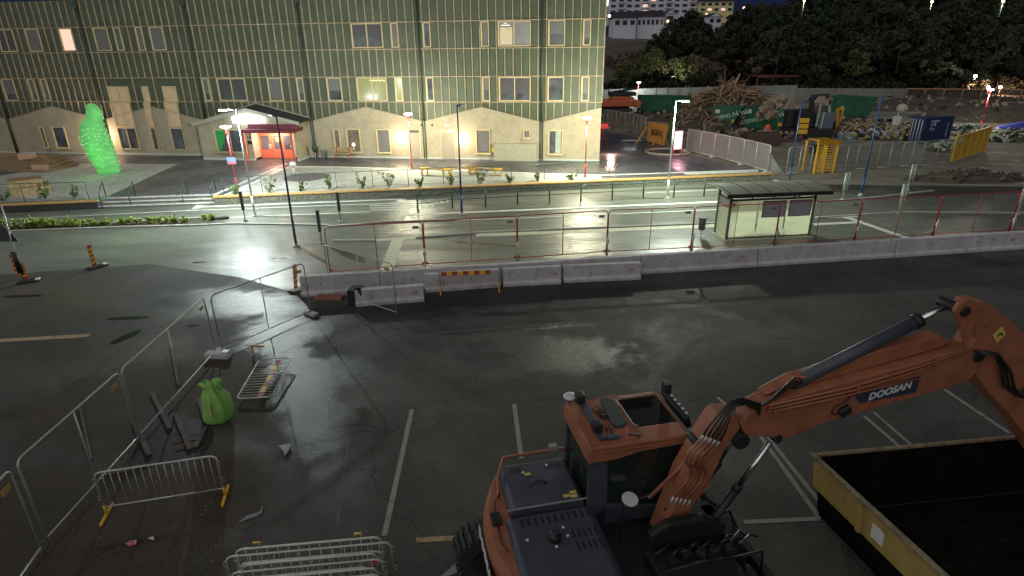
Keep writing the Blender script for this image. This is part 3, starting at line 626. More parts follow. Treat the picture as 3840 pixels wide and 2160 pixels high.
# lit letters on the gable
t = thing('illuminated_sign', BW(-28.9, PV - .3, 3.75), -YAW, label='glowing white lettering over the red entrance', cat='sign')
b = MB(BF); b.box((-29.36, PV - .33, 3.50), (-26.63, PV - .27, 3.56)); b.build('sign_rail', M_galv, t)
text('letters', 'Musesekanelad', BF @ Matrix.Translation((-28.0, PV - .34, 3.74)) @ Matrix.Rotation(R(90), 4, 'X'), .56, M_sign, t, depth=.03, bold=.045, sx=.74)
o = lamp('sign_light', (0, 0, 0), (.68, .82, 1), 60, rad=.3); o.parent = t; o.location = (.9, -1.1, .1)
o = lamp('entrance_light', BW(-26.6, -2.0, 2.6), (1, .72, .54), 420, rad=.1); o.parent = BLD; o.location = (-26.4, -2.0, 2.6)
b = MB(BF); b.box((UR + .08, -.1, 11.7), (UR + .14, .3, 13.1)); b.build('corner_light_strip', emis('led_blue', (.6, .85, 1), 4), BLD)
#@@LAMPS
# ------------------------------------------------------------------ LAMP POSTS
def redlamp(base, H, lab, power=260, z=ZP, sign=False, col=(1, .97, .68), grp='red park lamps'):
    t = thing('park_lamp', base, label=lab, cat='street lamp', group=grp)
    x, y, z0 = base
    b = MB(); b.cyl((x, y, z0), (x, y, z0 + .12), .11); b.tube([(x, y, z0 + .1), (x, y, z0 + .9)], .055); b.tube([(x, y, z0 + .9), (x, y, z0 + H - .5)], .038); b.build('pole', M_red, t)
    b = MB(); b.lathe([(.04, H - .5), (.07, H - .42), (.11, H - .08)], (x, y, z0), 12); b.build('neck', M_red, t)
    b = MB(); b.lathe([(.10, H - .08), (.30, H - .01), (.33, H + .03), (.30, H + .06), (.05, H + .10)], (x, y, z0), 20); b.build('lamp_head', M_lw, t)
    o = lamp('lamp_light', (x, y, z0 + H - .25), col, power, t, .22)
    o.data.use_shadow = True
    if sign:
        b = MB(); b.box((x - .28, y - .09, z0 + 1.75), (x + .28, y - .06, z0 + 2.18)); b.build('sign_plate', mat('sign_blue', (.20, .28, .55), .5, var=0), t)
        b = MB(); b.box((x - .25, y - .10, z0 + 1.78), (x + .25, y - .091, z0 + 1.92)); b.build('sign_band', mat('sign_redband', (.55, .14, .12), .5, var=0), t)
    return t
redlamp(g(891, 716, ZP), 4.05, 'red park lamp with a small blue and red sign, left of the entrance', 900, sign=True, col=(.92, .95, 1))
redlamp(g(1545, 633, ZP), 4.0, 'red park lamp on the plaza in front of the dark transom door', 2300)
redlamp(g(2194, 663, ZP), 4.0, 'red park lamp at the right end of the plaza', 4000)
redlamp(g(3673, 487), 4.2, 'red park lamp behind the tall yellow site gate', 2200, col=(1, .9, .75))
redlamp(g(2390, 395), 3.5, 'far red park lamp by the green site container', 1800, col=(.9, .97, 1), grp=None)
redlamp(g(2517, 345), 3.0, 'distant park lamp among lit bushes below the hill', 2200, col=(1, 1, .8), grp=None)
def post(name, b0, top, mt, lab, head, hm, base=M_galv, grp='tall street lamps', r=.07, z0=0, on=None, cl=None):
    H = hgt(b0, top); t = thing(name, b0, label=lab, cat='street lamp', group=grp); x, y = b0.x, b0.y
    b = MB(); b.cyl((x, y, z0), (x, y, z0 + .06), .17, n=16); b.cyl((x, y, z0 + .06), (x, y, z0 + .16), .10); b.build('base', base, t)
    b = MB(); b.tube([(x, y, .1), (x, y, 1.2)], r); b.tube([(x, y, 1.2), (x, y, H)], r * .8, r2=r * .55); b.build('pole', mt, t)
    hx, hy = head; e = Vector((x + hx, y + hy, H - .02)); d = Vector((hx, hy, 0)).normalized()
    b = MB(); b.tube([(x, y, H - .06), e - d * .25], r * .5); b.build('arm', mt, t)
    b = MB(); b.bar(e - d * .3, e + d * .25, .24, .07); b.build('lamp_head', hm, t, .015)
    if on:
        b = MB(); b.bar(e - d * .22 + Vector((0, 0, -.06)), e + d * .2 + Vector((0, 0, -.06)), .18, .03); b.build('lens', M_lc, t)
        lamp('lamp_light', e + Vector((0, 0, -.14)), cl, on, t, .12)
    return t
post('street_lamp', g(957, 811), 408, M_whitep, 'lit white street lamp with its head bent left, in front of the entrance', (-.75, .05), M_whitep, on=5000, cl=(.82, .95, .90))
post('street_lamp', g(2502, 745), 375, M_whitep, 'lit white street lamp at the road left of the bus shelter', (.55, -.1), M_whitep, on=4600, cl=(.88, .98, .82))
post('street_lamp', g(1111, 923), 434, M_navy, 'unlit dark blue street lamp standing nearest the car park', (-.3, .4), M_navy)
post('street_lamp', g(1732, 805), 396, M_blue, 'unlit blue street lamp between the plaza benches and the red fence', (.12, .45), M_navy)
post('street_lamp', g(2957, 690), 382, M_blue, 'unlit blue street lamp rising behind the bus shelter', (.35, .3), M_navy)
post('street_lamp', g(3228, 733), 362, M_blue, 'unlit blue street lamp with a flat head right of the bus shelter', (.5, .1), M_navy)
# far lamps on masts
def mast(p, lab, m, H, pw, col, hm=M_gunm):
    t = thing('site_floodlight', (p.x, p.y, 0), label=lab, cat='floodlight', group='floodlights behind the site fence')
    b = MB(); b.cyl((p.x, p.y, 0), (p.x, p.y, p.z), .09); b.build('mast', hm, t)
    b = MB(); b.ball(p, .30, 10, (1, .6, .7)); b.build('lamp_head', m, t)
    lamp('lamp_light', p + Vector((0, -.7, .1)), col, pw, t, .3)
for (x, y), lab in (((3635, 325), 'orange floodlight, leftmost of three behind the far fence'), ((3707, 327), 'orange floodlight, middle one of three behind the far fence'), ((3752, 327), 'orange floodlight, rightmost of three behind the far fence')):
    mast(atY(x, y, 112), lab, M_flood, 5, 1500, (1, .55, .38))
mast(atY(3657, 285, 116), 'single white lamp above the orange floodlights', M_lc, 7, 500, (.9, .95, 1))
for (x, y, Y), lab in (((3016, 2, 190), 'greenish hillside lamp at the top edge among the trees'), ((3495, 6, 170), 'hillside lamp at the top edge lighting a tree'), ((3762, 4, 160), 'hillside lamp at the top right corner')):
    p = atY(x, y, Y); t = thing('hill_lamp', (p.x, p.y, p.z - 6), label=lab, cat='street lamp')
    b = MB(); b.cyl(p - Vector((0, 0, 6)), p, .08); b.build('pole', M_galv, t)
    b = MB(); b.ball(p, .3, 10); b.build('lamp_head', emis('hill_lamp_glow', (.85, 1, .55), 10), t)
    lamp('lamp_light', p + Vector((0, -.8, -.3)), (.85, 1, .6), 350, t, .3)
#@@PLAZA
# ------------------------------------------------------------------ PLAZA THINGS
# caterpillar figure
base = g(415, 650, ZP)
t = thing('caterpillar_sculpture', base, label='glowing green caterpillar figure rearing up, dotted with small lights', cat='sculpture')
M_cat = mat('caterpillar_green', (.16, .46, .17), .6, var=.4, vs=1.2, em=(.09, .42, .09), es=.55, spec=.2)
prof = [(a_, b_ * .935, c_) for a_, b_, c_ in [(0, 0, .80), (.02, .45, .95), (-.12, .95, 1.02), (-.2, 1.4, 1.1), (-.25, 1.8, 1.12), (-.30, 2.25, 1.15), (-.35, 2.7, 1.12), (-.38, 3.15, 1.08), (-.36, 3.6, .98), (-.25, 4.05, .85), (-.05, 4.4, .66), (.05, 4.75, .60), (.02, 5.1, .50), (.0, 5.35, .30), (0, 5.42, .05)]]
b = MB(); rings = []
N_ = 28
for i in range(len(prof) * 4 - 3):
    k = i / 4; j = int(k); f = k - j; a = prof[j]; c = prof[min(j + 1, len(prof) - 1)]
    ox, z, r = [a[q] + (c[q] - a[q]) * f for q in range(3)]
    bul = (1.05 - .16 * abs(math.cos(k * math.pi)) ** 6) if j < 11 else 1
    rings.append([b.v((base.x - .1 + ox + r * bul * .86 * math.cos(2 * math.pi * q / N_) * (1 + .03 * noise.noise(Vector((q * .7, z * 2, 1)))), base.y + .35 * r * 0 + r * bul * .75 * math.sin(2 * math.pi * q / N_), ZP + z)) for q in range(N_)])
for A, B in zip(rings, rings[1:]):
    for q in range(N_): b.f([A[q], A[(q + 1) % N_], B[(q + 1) % N_], B[q]], True)
b.f(rings[-1]); b.build('body', M_cat, t)
b = MB()
for z in (1.0, 1.35, 1.75, 2.15, 2.45, 2.75, 3.0, 3.35, .65):
    k = min(range(len(prof)), key=lambda q: abs(prof[q][1] - z)); ox, _, r = prof[k]
    for q in range(12):
        if random.random() < .6:
            a = R(-165 + 150 * q / 11 + random.uniform(-3, 3)); b.ball((base.x - .1 + ox + r * .90 * math.cos(a), base.y + r * .80 * math.sin(a), ZP + z * .935 + .12 * math.sin(q * .7 + z) + .02 * q), .026, 6)
b.build('light_dots', emis('dot_light', (.5, 1, .4), .95), t)
lamp('figure_light', base + Vector((0, -1.8, 1.6)), (.2, 1, .25), 30, t, .5)
# timber terraces
def crate_stack(c, rz, tiers, lab, name='timber_seat_block'):
    t = thing(name, c, rz, label=lab, cat='seating')
    Mx = Matrix.Translation(c) @ Matrix.Rotation(rz, 4, 'Z'); z = 0
    for (x0, y0, x1, y1, h) in tiers:
        b = MB(Mx); n = max(2, int(h / .11))
        for i in range(n): b.box((x0, y0, z + i * h / n + .004), (x1, y1, z + (i + 1) * h / n - .012)); b.box((x0 + .02, y0 + .02, z + (i + 1) * h / n - .011), (x1 - .02, y1 - .02, z + (i + 1) * h / n + .003)) if i < n - 1 else None
        z += h; b.build('tier', M_wood, t)
        b = MB(Mx)
        for i in range(7): b.box((x0 + .01, y0 + (y1 - y0) * i / 7 + .008, z - .0115), (x1 - .01, y0 + (y1 - y0) * (i + 1) / 7 - .008, z + .014))
        b.build('deck_top', M_deck, t)
    return t
crate_stack(g(128, 722, ZP), R(38), [(-1.15, -.9, .9, .9, .5), (-1.15, -.5, .6, .9, .42)], 'stepped block of stacked pale timber behind the left railing')
t = thing('timber_terrace', g(60, 640, ZP), R(-14), label='large stepped timber seating terrace at the left edge', cat='seating')
Mx = Matrix.Translation(t.location) @ Matrix.Rotation(R(-14), 4, 'Z') @ Matrix.Translation((1.0, .2, 0))
for i in range(4):
    b = MB(Mx); b.box((-9, -.6 + i * .55, .001 + i * .2), (2.0 - i * .5, 2.6, .2 + i * .2 - .003)); b.build('deck_step', M_deck, t)
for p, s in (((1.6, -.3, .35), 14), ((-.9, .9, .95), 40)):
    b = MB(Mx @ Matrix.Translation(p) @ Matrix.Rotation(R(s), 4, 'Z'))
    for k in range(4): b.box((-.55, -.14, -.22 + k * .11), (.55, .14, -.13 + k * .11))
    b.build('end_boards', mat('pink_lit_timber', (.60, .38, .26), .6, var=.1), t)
# benches
def bench(pts, lab):
    c = g(*pts[0], ZP); t = thing('plaza_bench', c, label=lab, cat='bench', group='yellow edged benches on the paving')
    P = [g(*q, ZP + .48) for q in pts]
    for a, e in zip(P, P[1:]):
        b = MB(); d = (e - a).normalized(); n = Vector((-d.y, d.x, 0))
        for k in range(4): b.bar(a + n * (.06 + .115 * k) + Vector((0, 0, -.03)), e + n * (.06 + .115 * k) + Vector((0, 0, -.03)), .095, .05)
        b.build('seat', M_wood, t)
    for a in P:
        b = MB(); b.box((a.x - .30, a.y - .06, ZP + .43), (a.x + .30, a.y + .5, ZP + .50)); b.box((a.x - .24, a.y, ZP), (a.x - .17, a.y + .42, ZP + .43)); b.box((a.x + .17, a.y, ZP), (a.x + .24, a.y + .42, ZP + .43))
        b.build('leg', M_yellow, t)
bench([(1590, 633), (1672, 637), (1768, 630)], 'left low bench with yellow ends on the pale paving')
bench([(1775, 629), (1868, 636)], 'right low bench with yellow ends on the pale paving')
c = BW(-20.95, -.95, ZP); t = thing('wall_bench', c, -YAW, label='wooden slatted bench with a backrest against the brick wall', cat='bench')
b = MB(BF)
for k in range(3): b.box((-21.8, -1.25 + k * .16, .90), (-20.1, -1.12 + k * .16, .94))
b.build('seat', M_wood, t); b = MB(BF)
for k in range(3): b.box((-21.8, -.75, 1.0 + k * .14), (-20.1, -.70, 1.11 + k * .14))
b.build('backrest', M_wood, t)
for u in (-21.5, -20.4):
    b = MB(BF); b.box((u - .03, -1.22, .45), (u + .03, -1.17, .895)); b.box((u - .03, -.8, .45), (u + .03, -.755, 1.4)); b.build('leg', M_red, t)
c = BW(-23.4, -.8, ZP); t = thing('litter_bin', c, -YAW, label='small green litter bin beside the porch wall', cat='bin')
b = MB(BF); b.lathe([(.17, 1.0), (.2, 1.5), (.18, 1.52)], (-23.4, -.8, 0), 12); b.build('bin_body', M_green, t); b = MB(BF); b.cyl((-23.4, -.8, .45), (-23.4, -.8, 1.0), .06); b.build('post', M_galv, t)
c = BW(-22.75, -.7, ZP); b = MB(); b.obox(c + Vector((0, 0, .35)), (.35, .3, .7), Matrix.Rotation(-YAW, 4, 'Z')); b.build('waste_sack', mat('grey_sack', (.15, .16, .16), .6, var=.2), None, .06, label='grey sack leaning at the wall next to the green bin', cat='sack')
c = g(1103, 653, ZP); t = thing('play_spinner', c, label='small pale mushroom shaped play post on the dark disc', cat='play post')
b = MB(); b.cyl(c, c + Vector((0, 0, .55)), .08); b.build('stem', M_whitep, t); b = MB(); b.ball(c + Vector((0, 0, .72)), .26, 12, (1, 1, .8)); b.build('cap', M_whitep, t)
# thin railings on the planter walls
def railing(P, Q, n, H, lab, m=None):
    m = m or M_green; t = thing('wall_railing', P, label=lab, cat='railing', group='thin railings above the planter walls')
    for i in range(n + 1):
        p = P.lerp(Q, i / n); b = MB(); b.cyl(p, p + Vector((0, 0, H)), .02, n=6); b.build('post', m, t)
    b = MB(); b.tube([P + Vector((0, 0, H)), Q + Vector((0, 0, H))], .022, 6); b.build('top_rail', m, t)
    b = MB(); b.tube([P + Vector((0, 0, .09)), Q + Vector((0, 0, .09))], .008, 4); b.build('wire', m, t)
dA = (A1 - A0).normalized(); nA = Vector((-dA.y, dA.x, 0)); up = Vector((0, 0, 1))
railing(g(842, 728, .5), g(2284, 662, .5), 11, 1.08, 'thin green railing along the right planter wall')
railing(g(-400, 768, .5), g(335, 748, .5), 3, 1.08, 'thin green railing along the left planter wall')
for i, (bx, by) in enumerate([((385, 783), (398, 738)), ((493, 776), (510, 738)), ((690, 768), (706, 730)), ((800, 762), (812, 724))]):
    p = g(*bx); q = g(*by, ZP); t = thing('step_handrail', p, label=('green handrail at the left end of the steps', 'second green handrail from the left on the steps', 'third green handrail from the left on the steps', 'green handrail at the right end of the steps')[i], cat='handrail', group='handrails of the plaza steps')
    b = MB(); b.tube([p, p + up * .85, p + up * .95 + (q - p) * .1, q + up * .98, q + up * .02], .028, 8); b.build('rail', M_green, t)
# shrubs
def leaf_cluster(b, c, r, n, s, rnd, flat=1.):
    for _ in range(n):
        d = Vector((rnd.gauss(0, 1), rnd.gauss(0, 1), rnd.gauss(0, 1))).normalized() * r * (.35 + .65 * rnd.random() ** .5); d.z *= flat
        p = c + d; a = Vector((rnd.gauss(0, 1), rnd.gauss(0, 1), rnd.gauss(0, .6))).normalized(); q = a.cross(Vector((rnd.gauss(0, 1), rnd.gauss(0, 1), rnd.gauss(0, 1)))).normalized()
        k = s * rnd.uniform(.6, 1.3); b.poly([p - a * k, p + q * k * .55, p + a * k, p - q * k * .55])
def shrub(c, H, r, lab, grp, seed, m=M_leaf, stems=4, cl=5, ls=.07, nl=26):
    rnd = random.Random(seed); t = thing('shrub', c, label=lab, cat='shrub', group=grp); s = MB(); l = MB()
    for i in range(stems):
        a = rnd.uniform(0, 6.28); e = c + Vector((math.cos(a) * r * rnd.uniform(.3, 1), math.sin(a) * r * rnd.uniform(.3, 1), H * rnd.uniform(.55, 1)))
        mid = c.lerp(e, .5) + Vector((rnd.uniform(-.1, .1), rnd.uniform(-.1, .1), .05)); s.tube([c, mid, e], .014, 5, .006)
        for k in range(cl): leaf_cluster(l, c.lerp(e, .25 + .75 * k / max(1, cl - 1)) + Vector((rnd.uniform(-.08, .08),) * 3), r * .22, nl // cl * 2, ls, rnd)
    s.build('stems', M_bark, t); l.build('foliage', m, t); return t
ords = ['first', 'second', 'third', 'fourth', 'fifth', 'sixth', 'seventh', 'eighth', 'ninth', 'tenth', 'eleventh', 'twelfth', 'thirteenth', 'fourteenth', 'fifteenth', 'sixteenth', 'seventeenth', 'eighteenth', 'nineteenth', 'twentieth', 'twenty-first', 'twenty-second', 'twenty-third', 'twenty-fourth']
for i, (x, y, H, r) in enumerate([(885, 728, .7, .45), (1012, 722, 1.1, .5), (1128, 716, .6, .35), (1238, 712, .95, .4), (1362, 708, 1.0, .55), (1458, 705, 1.2, .7), (1578, 701, .75, .35), (1695, 697, .9, .5), (1805, 690, 1.1, .55), (1912, 684, .5, .4), (2018, 679, .55, .35), (2142, 675, .45, .35)]):
    shrub(g(x, y, ZP), H, r, 'wispy %s shrub from the left along the right planter wall' % ords[i], 'young shrubs along the right planter wall', i)
for i, (x, y, H, r) in enumerate([(20, 752, .7, .6), (168, 748, .9, .5), (285, 744, .8, .4)]):
    shrub(g(x, y, ZP), H, r, 'small %s shrub from the left behind the left planter wall' % ords[i], 'young shrubs along the left planter wall', 40 + i)
xs = [12, 66, 100, 130, 165, 195, 245, 277, 312, 350, 385, 412, 452, 485, 520, 556, 590, 625, 660, 697, 765, 792]
for i, x in enumerate(xs):
    big = x < 260
    shrub(g(x, 857 - (x / 800) * 27 if x < 700 else 830 - (x - 700) * .06, .03), .46 if big else .32, .36 if big else .22, 'leafy yellow green plant, %s from the left in the kerb bed' % ords[i], 'plants in the roadside bed', 60 + i, M_leafy, 7, 3, .075, 30)
b = MB(); a = g(803, 824); c = g(850, 820)
for k in range(5): p = a.lerp(c, k / 4); b.obox(p + up * .06, (.28, .3, .12), Matrix.Rotation(R(10), 4, 'Z'))
b.build('rubber_kerb_block', M_black, None, .02, label='short black segmented rubber kerb at the right end of the plant bed', cat='kerb block')
#@@STREET
# ------------------------------------------------------------------ STREET THINGS
# pedestrian guard rail
pp = [(1568, 798), (1697, 781), (1821, 776), (1941, 768), (2060, 764), (2178, 756), (2295, 751), (2411, 745), (2526, 741), (2639, 736), (2700, 733)]
t = thing('guard_rail', g(*pp[0]), label='green two-rail pedestrian guard rail beside the cycle lane', cat='guard rail'); Q = [g(*q) for q in pp]
for q in Q[:-1]:
    b = MB(); b.cyl(q, q + up * 1.1, .045); b.ball(q + up * 1.12, .055, 8); b.build('post', M_green, t)
for h, r in ((1.0, .035), (.55, .022)):
    b = MB(); b.tube([q + up * h for q in Q], r, 6); b.build('rail', M_green, t)
# narrow sign posts seen edge-on
def edgepost(bx, topy, lab, m1, m2, grp, pair=False):
    p = g(*bx); H = hgt(p, topy); t = thing('sign_post', p, label=lab, cat='sign post', group=grp)
    b = MB(); b.cyl(p, p + up * .05, .12); b.cyl(p, p + up * (H - .02), .035); b.build('pole', m2, t)
    if pair:
        for s in (-.11, .11):
            b = MB(); b.cyl(p + Vector((s, -.05, H * .32)), p + Vector((s, -.05, H)), .045); b.cyl(p + Vector((s, -.05, H)), p + Vector((s, -.05, H + .04)), .06); b.build('tube', m1, t)
        b = MB(); b.box((p.x - .11, p.y - .04, H * .5), (p.x + .11, p.y - .01, H * .5 + .05)); b.box((p.x - .11, p.y - .04, H * .85), (p.x + .11, p.y - .01, H * .85 + .05)); b.build('bracket', m2, t)
    else:
        b = MB(); b.box((p.x - .07, p.y - .08, H * .36), (p.x + .07, p.y + .08, H)); b.build('sign_panel', m1, t, .02)
        b = MB(); b.box((p.x - .08, p.y - .09, H + .002), (p.x + .08, p.y + .09, H + .04)); b.build('cap', m2, t)
M_sgn = mat('sign_back_grey', (.055, .062, .060), .5, .3, var=.1)
edgepost((920, 827), 718, 'dark edge-on sign on a post in front of the white street lamp', M_sgn, M_gunm, 'edge-on signs on short posts')
edgepost((1206, 912), 790, 'dark edge-on sign post nearest the red fence', M_sgn, M_gunm, 'edge-on signs on short posts')
edgepost((1278, 832), 722, 'dark edge-on sign post beside the zebra lines', M_sgn, M_gunm, 'edge-on signs on short posts')
M_ptube = mat('pale_green_tube', (.42, .50, .42), .45, .2, var=.08)
edgepost((3160, 748), 650, 'pale twin-tube post just right of the bus shelter', M_ptube, M_ptube, 'pale twin-tube posts', True)
edgepost((3370, 800), 692, 'pale twin-tube post right of the blue street lamp', M_ptube, M_ptube, 'pale twin-tube posts', True)
edgepost((3405, 715), 618, 'farther pale twin-tube post behind another one', M_ptube, M_ptube, 'pale twin-tube posts', True)
edgepost((3815, 805), 690, 'pale twin-tube post at the right edge', M_ptube, M_ptube, 'pale twin-tube posts', True)
# bus shelter
t = thing('bus_shelter', g(2730, 903), label='glass bus shelter with a curved roof and black frame', cat='bus shelter')
P = g(2722, 903); Qr = g(3030, 888); Lb = g(2675, 868)
ex = (Qr - P).normalized(); ey = Vector((-ex.y, ex.x, 0)); W_ = (Qr - P).length; D_ = 1.25
SF = frame(P, ex, ey)
b = MB(SF); b.box((-.15, -.15, 0), (W_ + .15, D_ + .1, .07)); b.build('floor_slab', M_cream, t)
M_frost = thin('frosted_glass', (.88, .92, .76), .16, .60, 1.5)
Hs = 2.30
b = MB(SF)
for x, y in ((0, 0), (W_, 0), (0, D_), (W_, D_)): b.box((x - .05, y - .05, .07), (x + .05, y + .05, Hs))
b.box((.05, -.03, .09), (W_ - .05, .03, .16)); b.box((.05, -.03, 1.98), (W_ - .05, .03, 2.06)); b.box((.05, -.04, Hs - .10), (W_ - .05, .04, Hs)); b.box((-.035, .05, 2.0), (.035, D_ - .05, 2.08))
for k in (1, 2, 3): b.box((W_ * k / 4 - .025, -.025, 2.06), (W_ * k / 4 + .025, .025, Hs - .1))
b.build('frame', M_black, t)
for k in range(3):
    b = MB(SF); b.box((W_ * k / 3 + .06, -.006, .16), (W_ * (k + 1) / 3 - .03, .006, 1.98)); b.build('glass_panel', M_frost, t)
b = MB(SF); b.box((-.006, .05, .14), (.006, D_ - .05, 1.66)); b.build('glass_panel', M_frost, t)
b = MB(SF); b.box((-.02, .05, 1.67), (.02, D_ - .05, 2.0)); b.build('name_board', mat('board_grey', (.20, .22, .24), .5, var=.1), t)
b = MB(SF); b.box((-.025, .06, 1.60), (.0, D_ - .06, 1.68)); b.build('red_band', M_red, t)
b = MB(SF); b.box((W_ - .006, .05, .14), (W_ + .006, D_ - .05, 2.0)); b.build('glass_panel', M_frost, t)
for x0, x1 in ((W_ * .385, W_ * .655), (W_ * .70, W_ * .965)):
    f = MB(SF); z0, z1 = 1.12, 1.93
    f.box((x0, -.05, z0), (x0 + .04, -.008, z1)); f.box((x1 - .04, -.05, z0), (x1, -.008, z1)); f.box((x0 + .04, -.05, z1 - .04), (x1 - .04, -.008, z1)); f.box((x0 + .04, -.05, z0), (x1 - .04, -.008, z0 + .04)); W = f.build('poster_frame', M_black, t)
    f = MB(SF); f.box((x0 + .04, -.04, z0 + .04), (x1 - .04, -.02, z1 - .04)); f.build('poster_back', mat('poster_lilac', (.27, .27, .34), .6, var=.12, vs=2), W)
b = MB(SF); nseg = 10; prev = None
for i in range(nseg):                       # curved roof
    def rp(k): f = k / nseg; return (-.45 + (D_ + 1.15) * f, Hs + .05 + .15 * math.sin(math.pi * (.08 + .80 * f)))
    (y0, z0), (y1, z1) = rp(i), rp(i + 1)
    b.hexa([(-.45, y0, z0), (W_ + .55, y0, z0), (W_ + .55, y1, z1), (-.45, y1, z1), (-.45, y0, z0 + .05), (W_ + .55, y0, z0 + .05), (W_ + .55, y1, z1 + .05), (-.45, y1, z1 + .05)])
b.build('roof', mat('shelter_roof', (.17, .175, .135), .45, var=.2, vs=2), t)
b = MB(SF); b.box((-.46, -.50, Hs - .05), (W_ + .56, -.452, Hs + .11)); b.build('gutter', M_black, t)
for k in range(6):
    x = -.3 + (W_ + .7) * k / 5; b = MB(SF)
    for i in range(nseg):
        (y0, z0), (y1, z1) = rp(i), rp(i + 1); b.hexa([(x - .02, y0, z0 + .051), (x + .02, y0, z0 + .051), (x + .02, y1, z1 + .051), (x - .02, y1, z1 + .051), (x - .02, y0, z0 + .075), (x + .02, y0, z0 + .075), (x + .02, y1, z1 + .075), (x - .02, y1, z1 + .075)])
    b.build('roof_rib', M_black, t)
b = MB(SF); b.box((W_ * .2, .45, .5), (W_ * .68, .85, .55)); b.box((W_ * .26, .6, .07), (W_ * .28, .7, .5)); b.box((W_ * .6, .6, .07), (W_ * .62, .7, .5)); b.build('seat', M_sgn, t)
b = MB(SF); b.box((W_ - .09, -.11, .5), (W_ + .02, -.055, 1.1)); b.build('waste_panel', M_black, t)
b = MB(SF); b.box((.12, -.03, 1.72), (.22, -.01, 1.86)); b.build('sticker', M_black, t)
# shelter bin
p = g(2628, 888); t = thing('litter_bin', p, label='round black litter bin with a flat lid left of the bus shelter', cat='bin')
b = MB(); b.cyl(p, p + up * .4, .03); b.cyl(p, p + up * .03, .12); b.build('post', M_galv, t)
b = MB(); b.lathe([(.14, .38), (.17, .42), (.18, .92), (.15, .95)], p, 14); b.build('bin_body', M_black, t); b = MB(); b.lathe([(.22, .98), (.22, 1.01)], p, 14); b.build('lid', M_black, t)
# jersey barriers
def jersey(P, Q, lab, grp, H=.80, wb=.50, wt=.26, mk=True, n_=None):
    d = (Q - P).normalized(); n = Vector((-d.y, d.x, 0)); t = thing('concrete_barrier', P, label=lab, cat='concrete barrier', group=grp)
    sec = [(0, 0), (0, .12), ((wb - wt) * .35, .22), ((wb - wt) / 2, H), ((wb + wt) / 2, H), (wb - (wb - wt) * .35, .22), (wb, .12), (wb, 0)]
    b = MB(); b.prism([P + n * a + up * h for a, h in sec], (Q - P)); b.build('block', M_conc, t, .018)
    if mk:
        L = (Q - P).length; q = P + d * (L * .9) - n * .012 + n * (wb - wt) * .42
        Mx = frame(P + d * (L * .86) + n * ((wb - wt) * .42 - .03) + up * H * .62, d, up)
        text('stencil', '119', Mx, .17, mat('stencil_red', (.42, .12, .10), .7, var=.3, vs=20), t, depth=.006)
    for k in (.25, .6):
        L = (Q - P).length; q = P + d * (L * k) + n * ((wb - wt) * .42 - .02) + up * H * .6
        b = MB(); b.cyl(q, q - n * .01, .025); b.build('lifting_hole', M_black, t)
    return t
xs_ = [1130, 1430, 1884, 2403, 2841, 3356, 3860]
def rowpt(x):
    lo, hi = -5, 60
    for _ in range(50):
        m = (lo + hi) / 2; q = BL + bdir * m; dd = q - CO; X = 1920 + FPX * dd.dot(cr) / dd.dot(fw)
        if X < x: lo = m
        else: hi = m
    return BL + bdir * lo
jl = ['leftmost concrete barrier of the fence row, behind the tilted mesh panel', 'second concrete barrier of the row, behind the striped crowd barrier', 'third concrete barrier of the row, behind two loose blocks', 'fourth concrete barrier of the row, in front of the bus shelter', 'fifth concrete barrier of the row, right of the bus shelter', 'rightmost concrete barrier of the fence row']
for i in range(6): jersey(rowpt(xs_[i]) + bdir * .02 + bn * .0, rowpt(xs_[i + 1]) - bdir * .02, jl[i], 'concrete barriers in the long row', mk=i in (3, 5))
jersey(g(1335, 1152), g(1592, 1132), 'loose concrete block behind the open mesh gate', 'loose concrete blocks in front of the row', .62)
jersey(g(1596, 1099), g(1878, 1078), 'loose concrete block behind the striped crowd barrier', 'loose concrete blocks in front of the row', .72, mk=False)
jersey(g(1888, 1077), g(2105, 1066), 'loose concrete block in the middle of the front row', 'loose concrete blocks in front of the row', .72)
jersey(g(2114, 1062), g(2404, 1050), 'rightmost loose concrete block in front of the row', 'loose concrete blocks in front of the row', .70)
b = MB(); p = g(1318, 1135); b.box((p.x - .05, p.y - .3, .0), (p.x + .5, p.y + .25, .62)); b.build('barrier_end_block', M_black, None, .02, label='dark end block at the left end of the loose barrier', cat='end block')
b = MB(); p = g(1215, 1122); b.box((p.x - .3, p.y - .2, 0), (p.x + .75, p.y + .18, .14)); b.build('fence_foot', mat('orange_foot', (.25, .10, .06), .7, var=.4), None, .02, label='dark orange-edged fence foot lying by the barrier end', cat='fence foot')
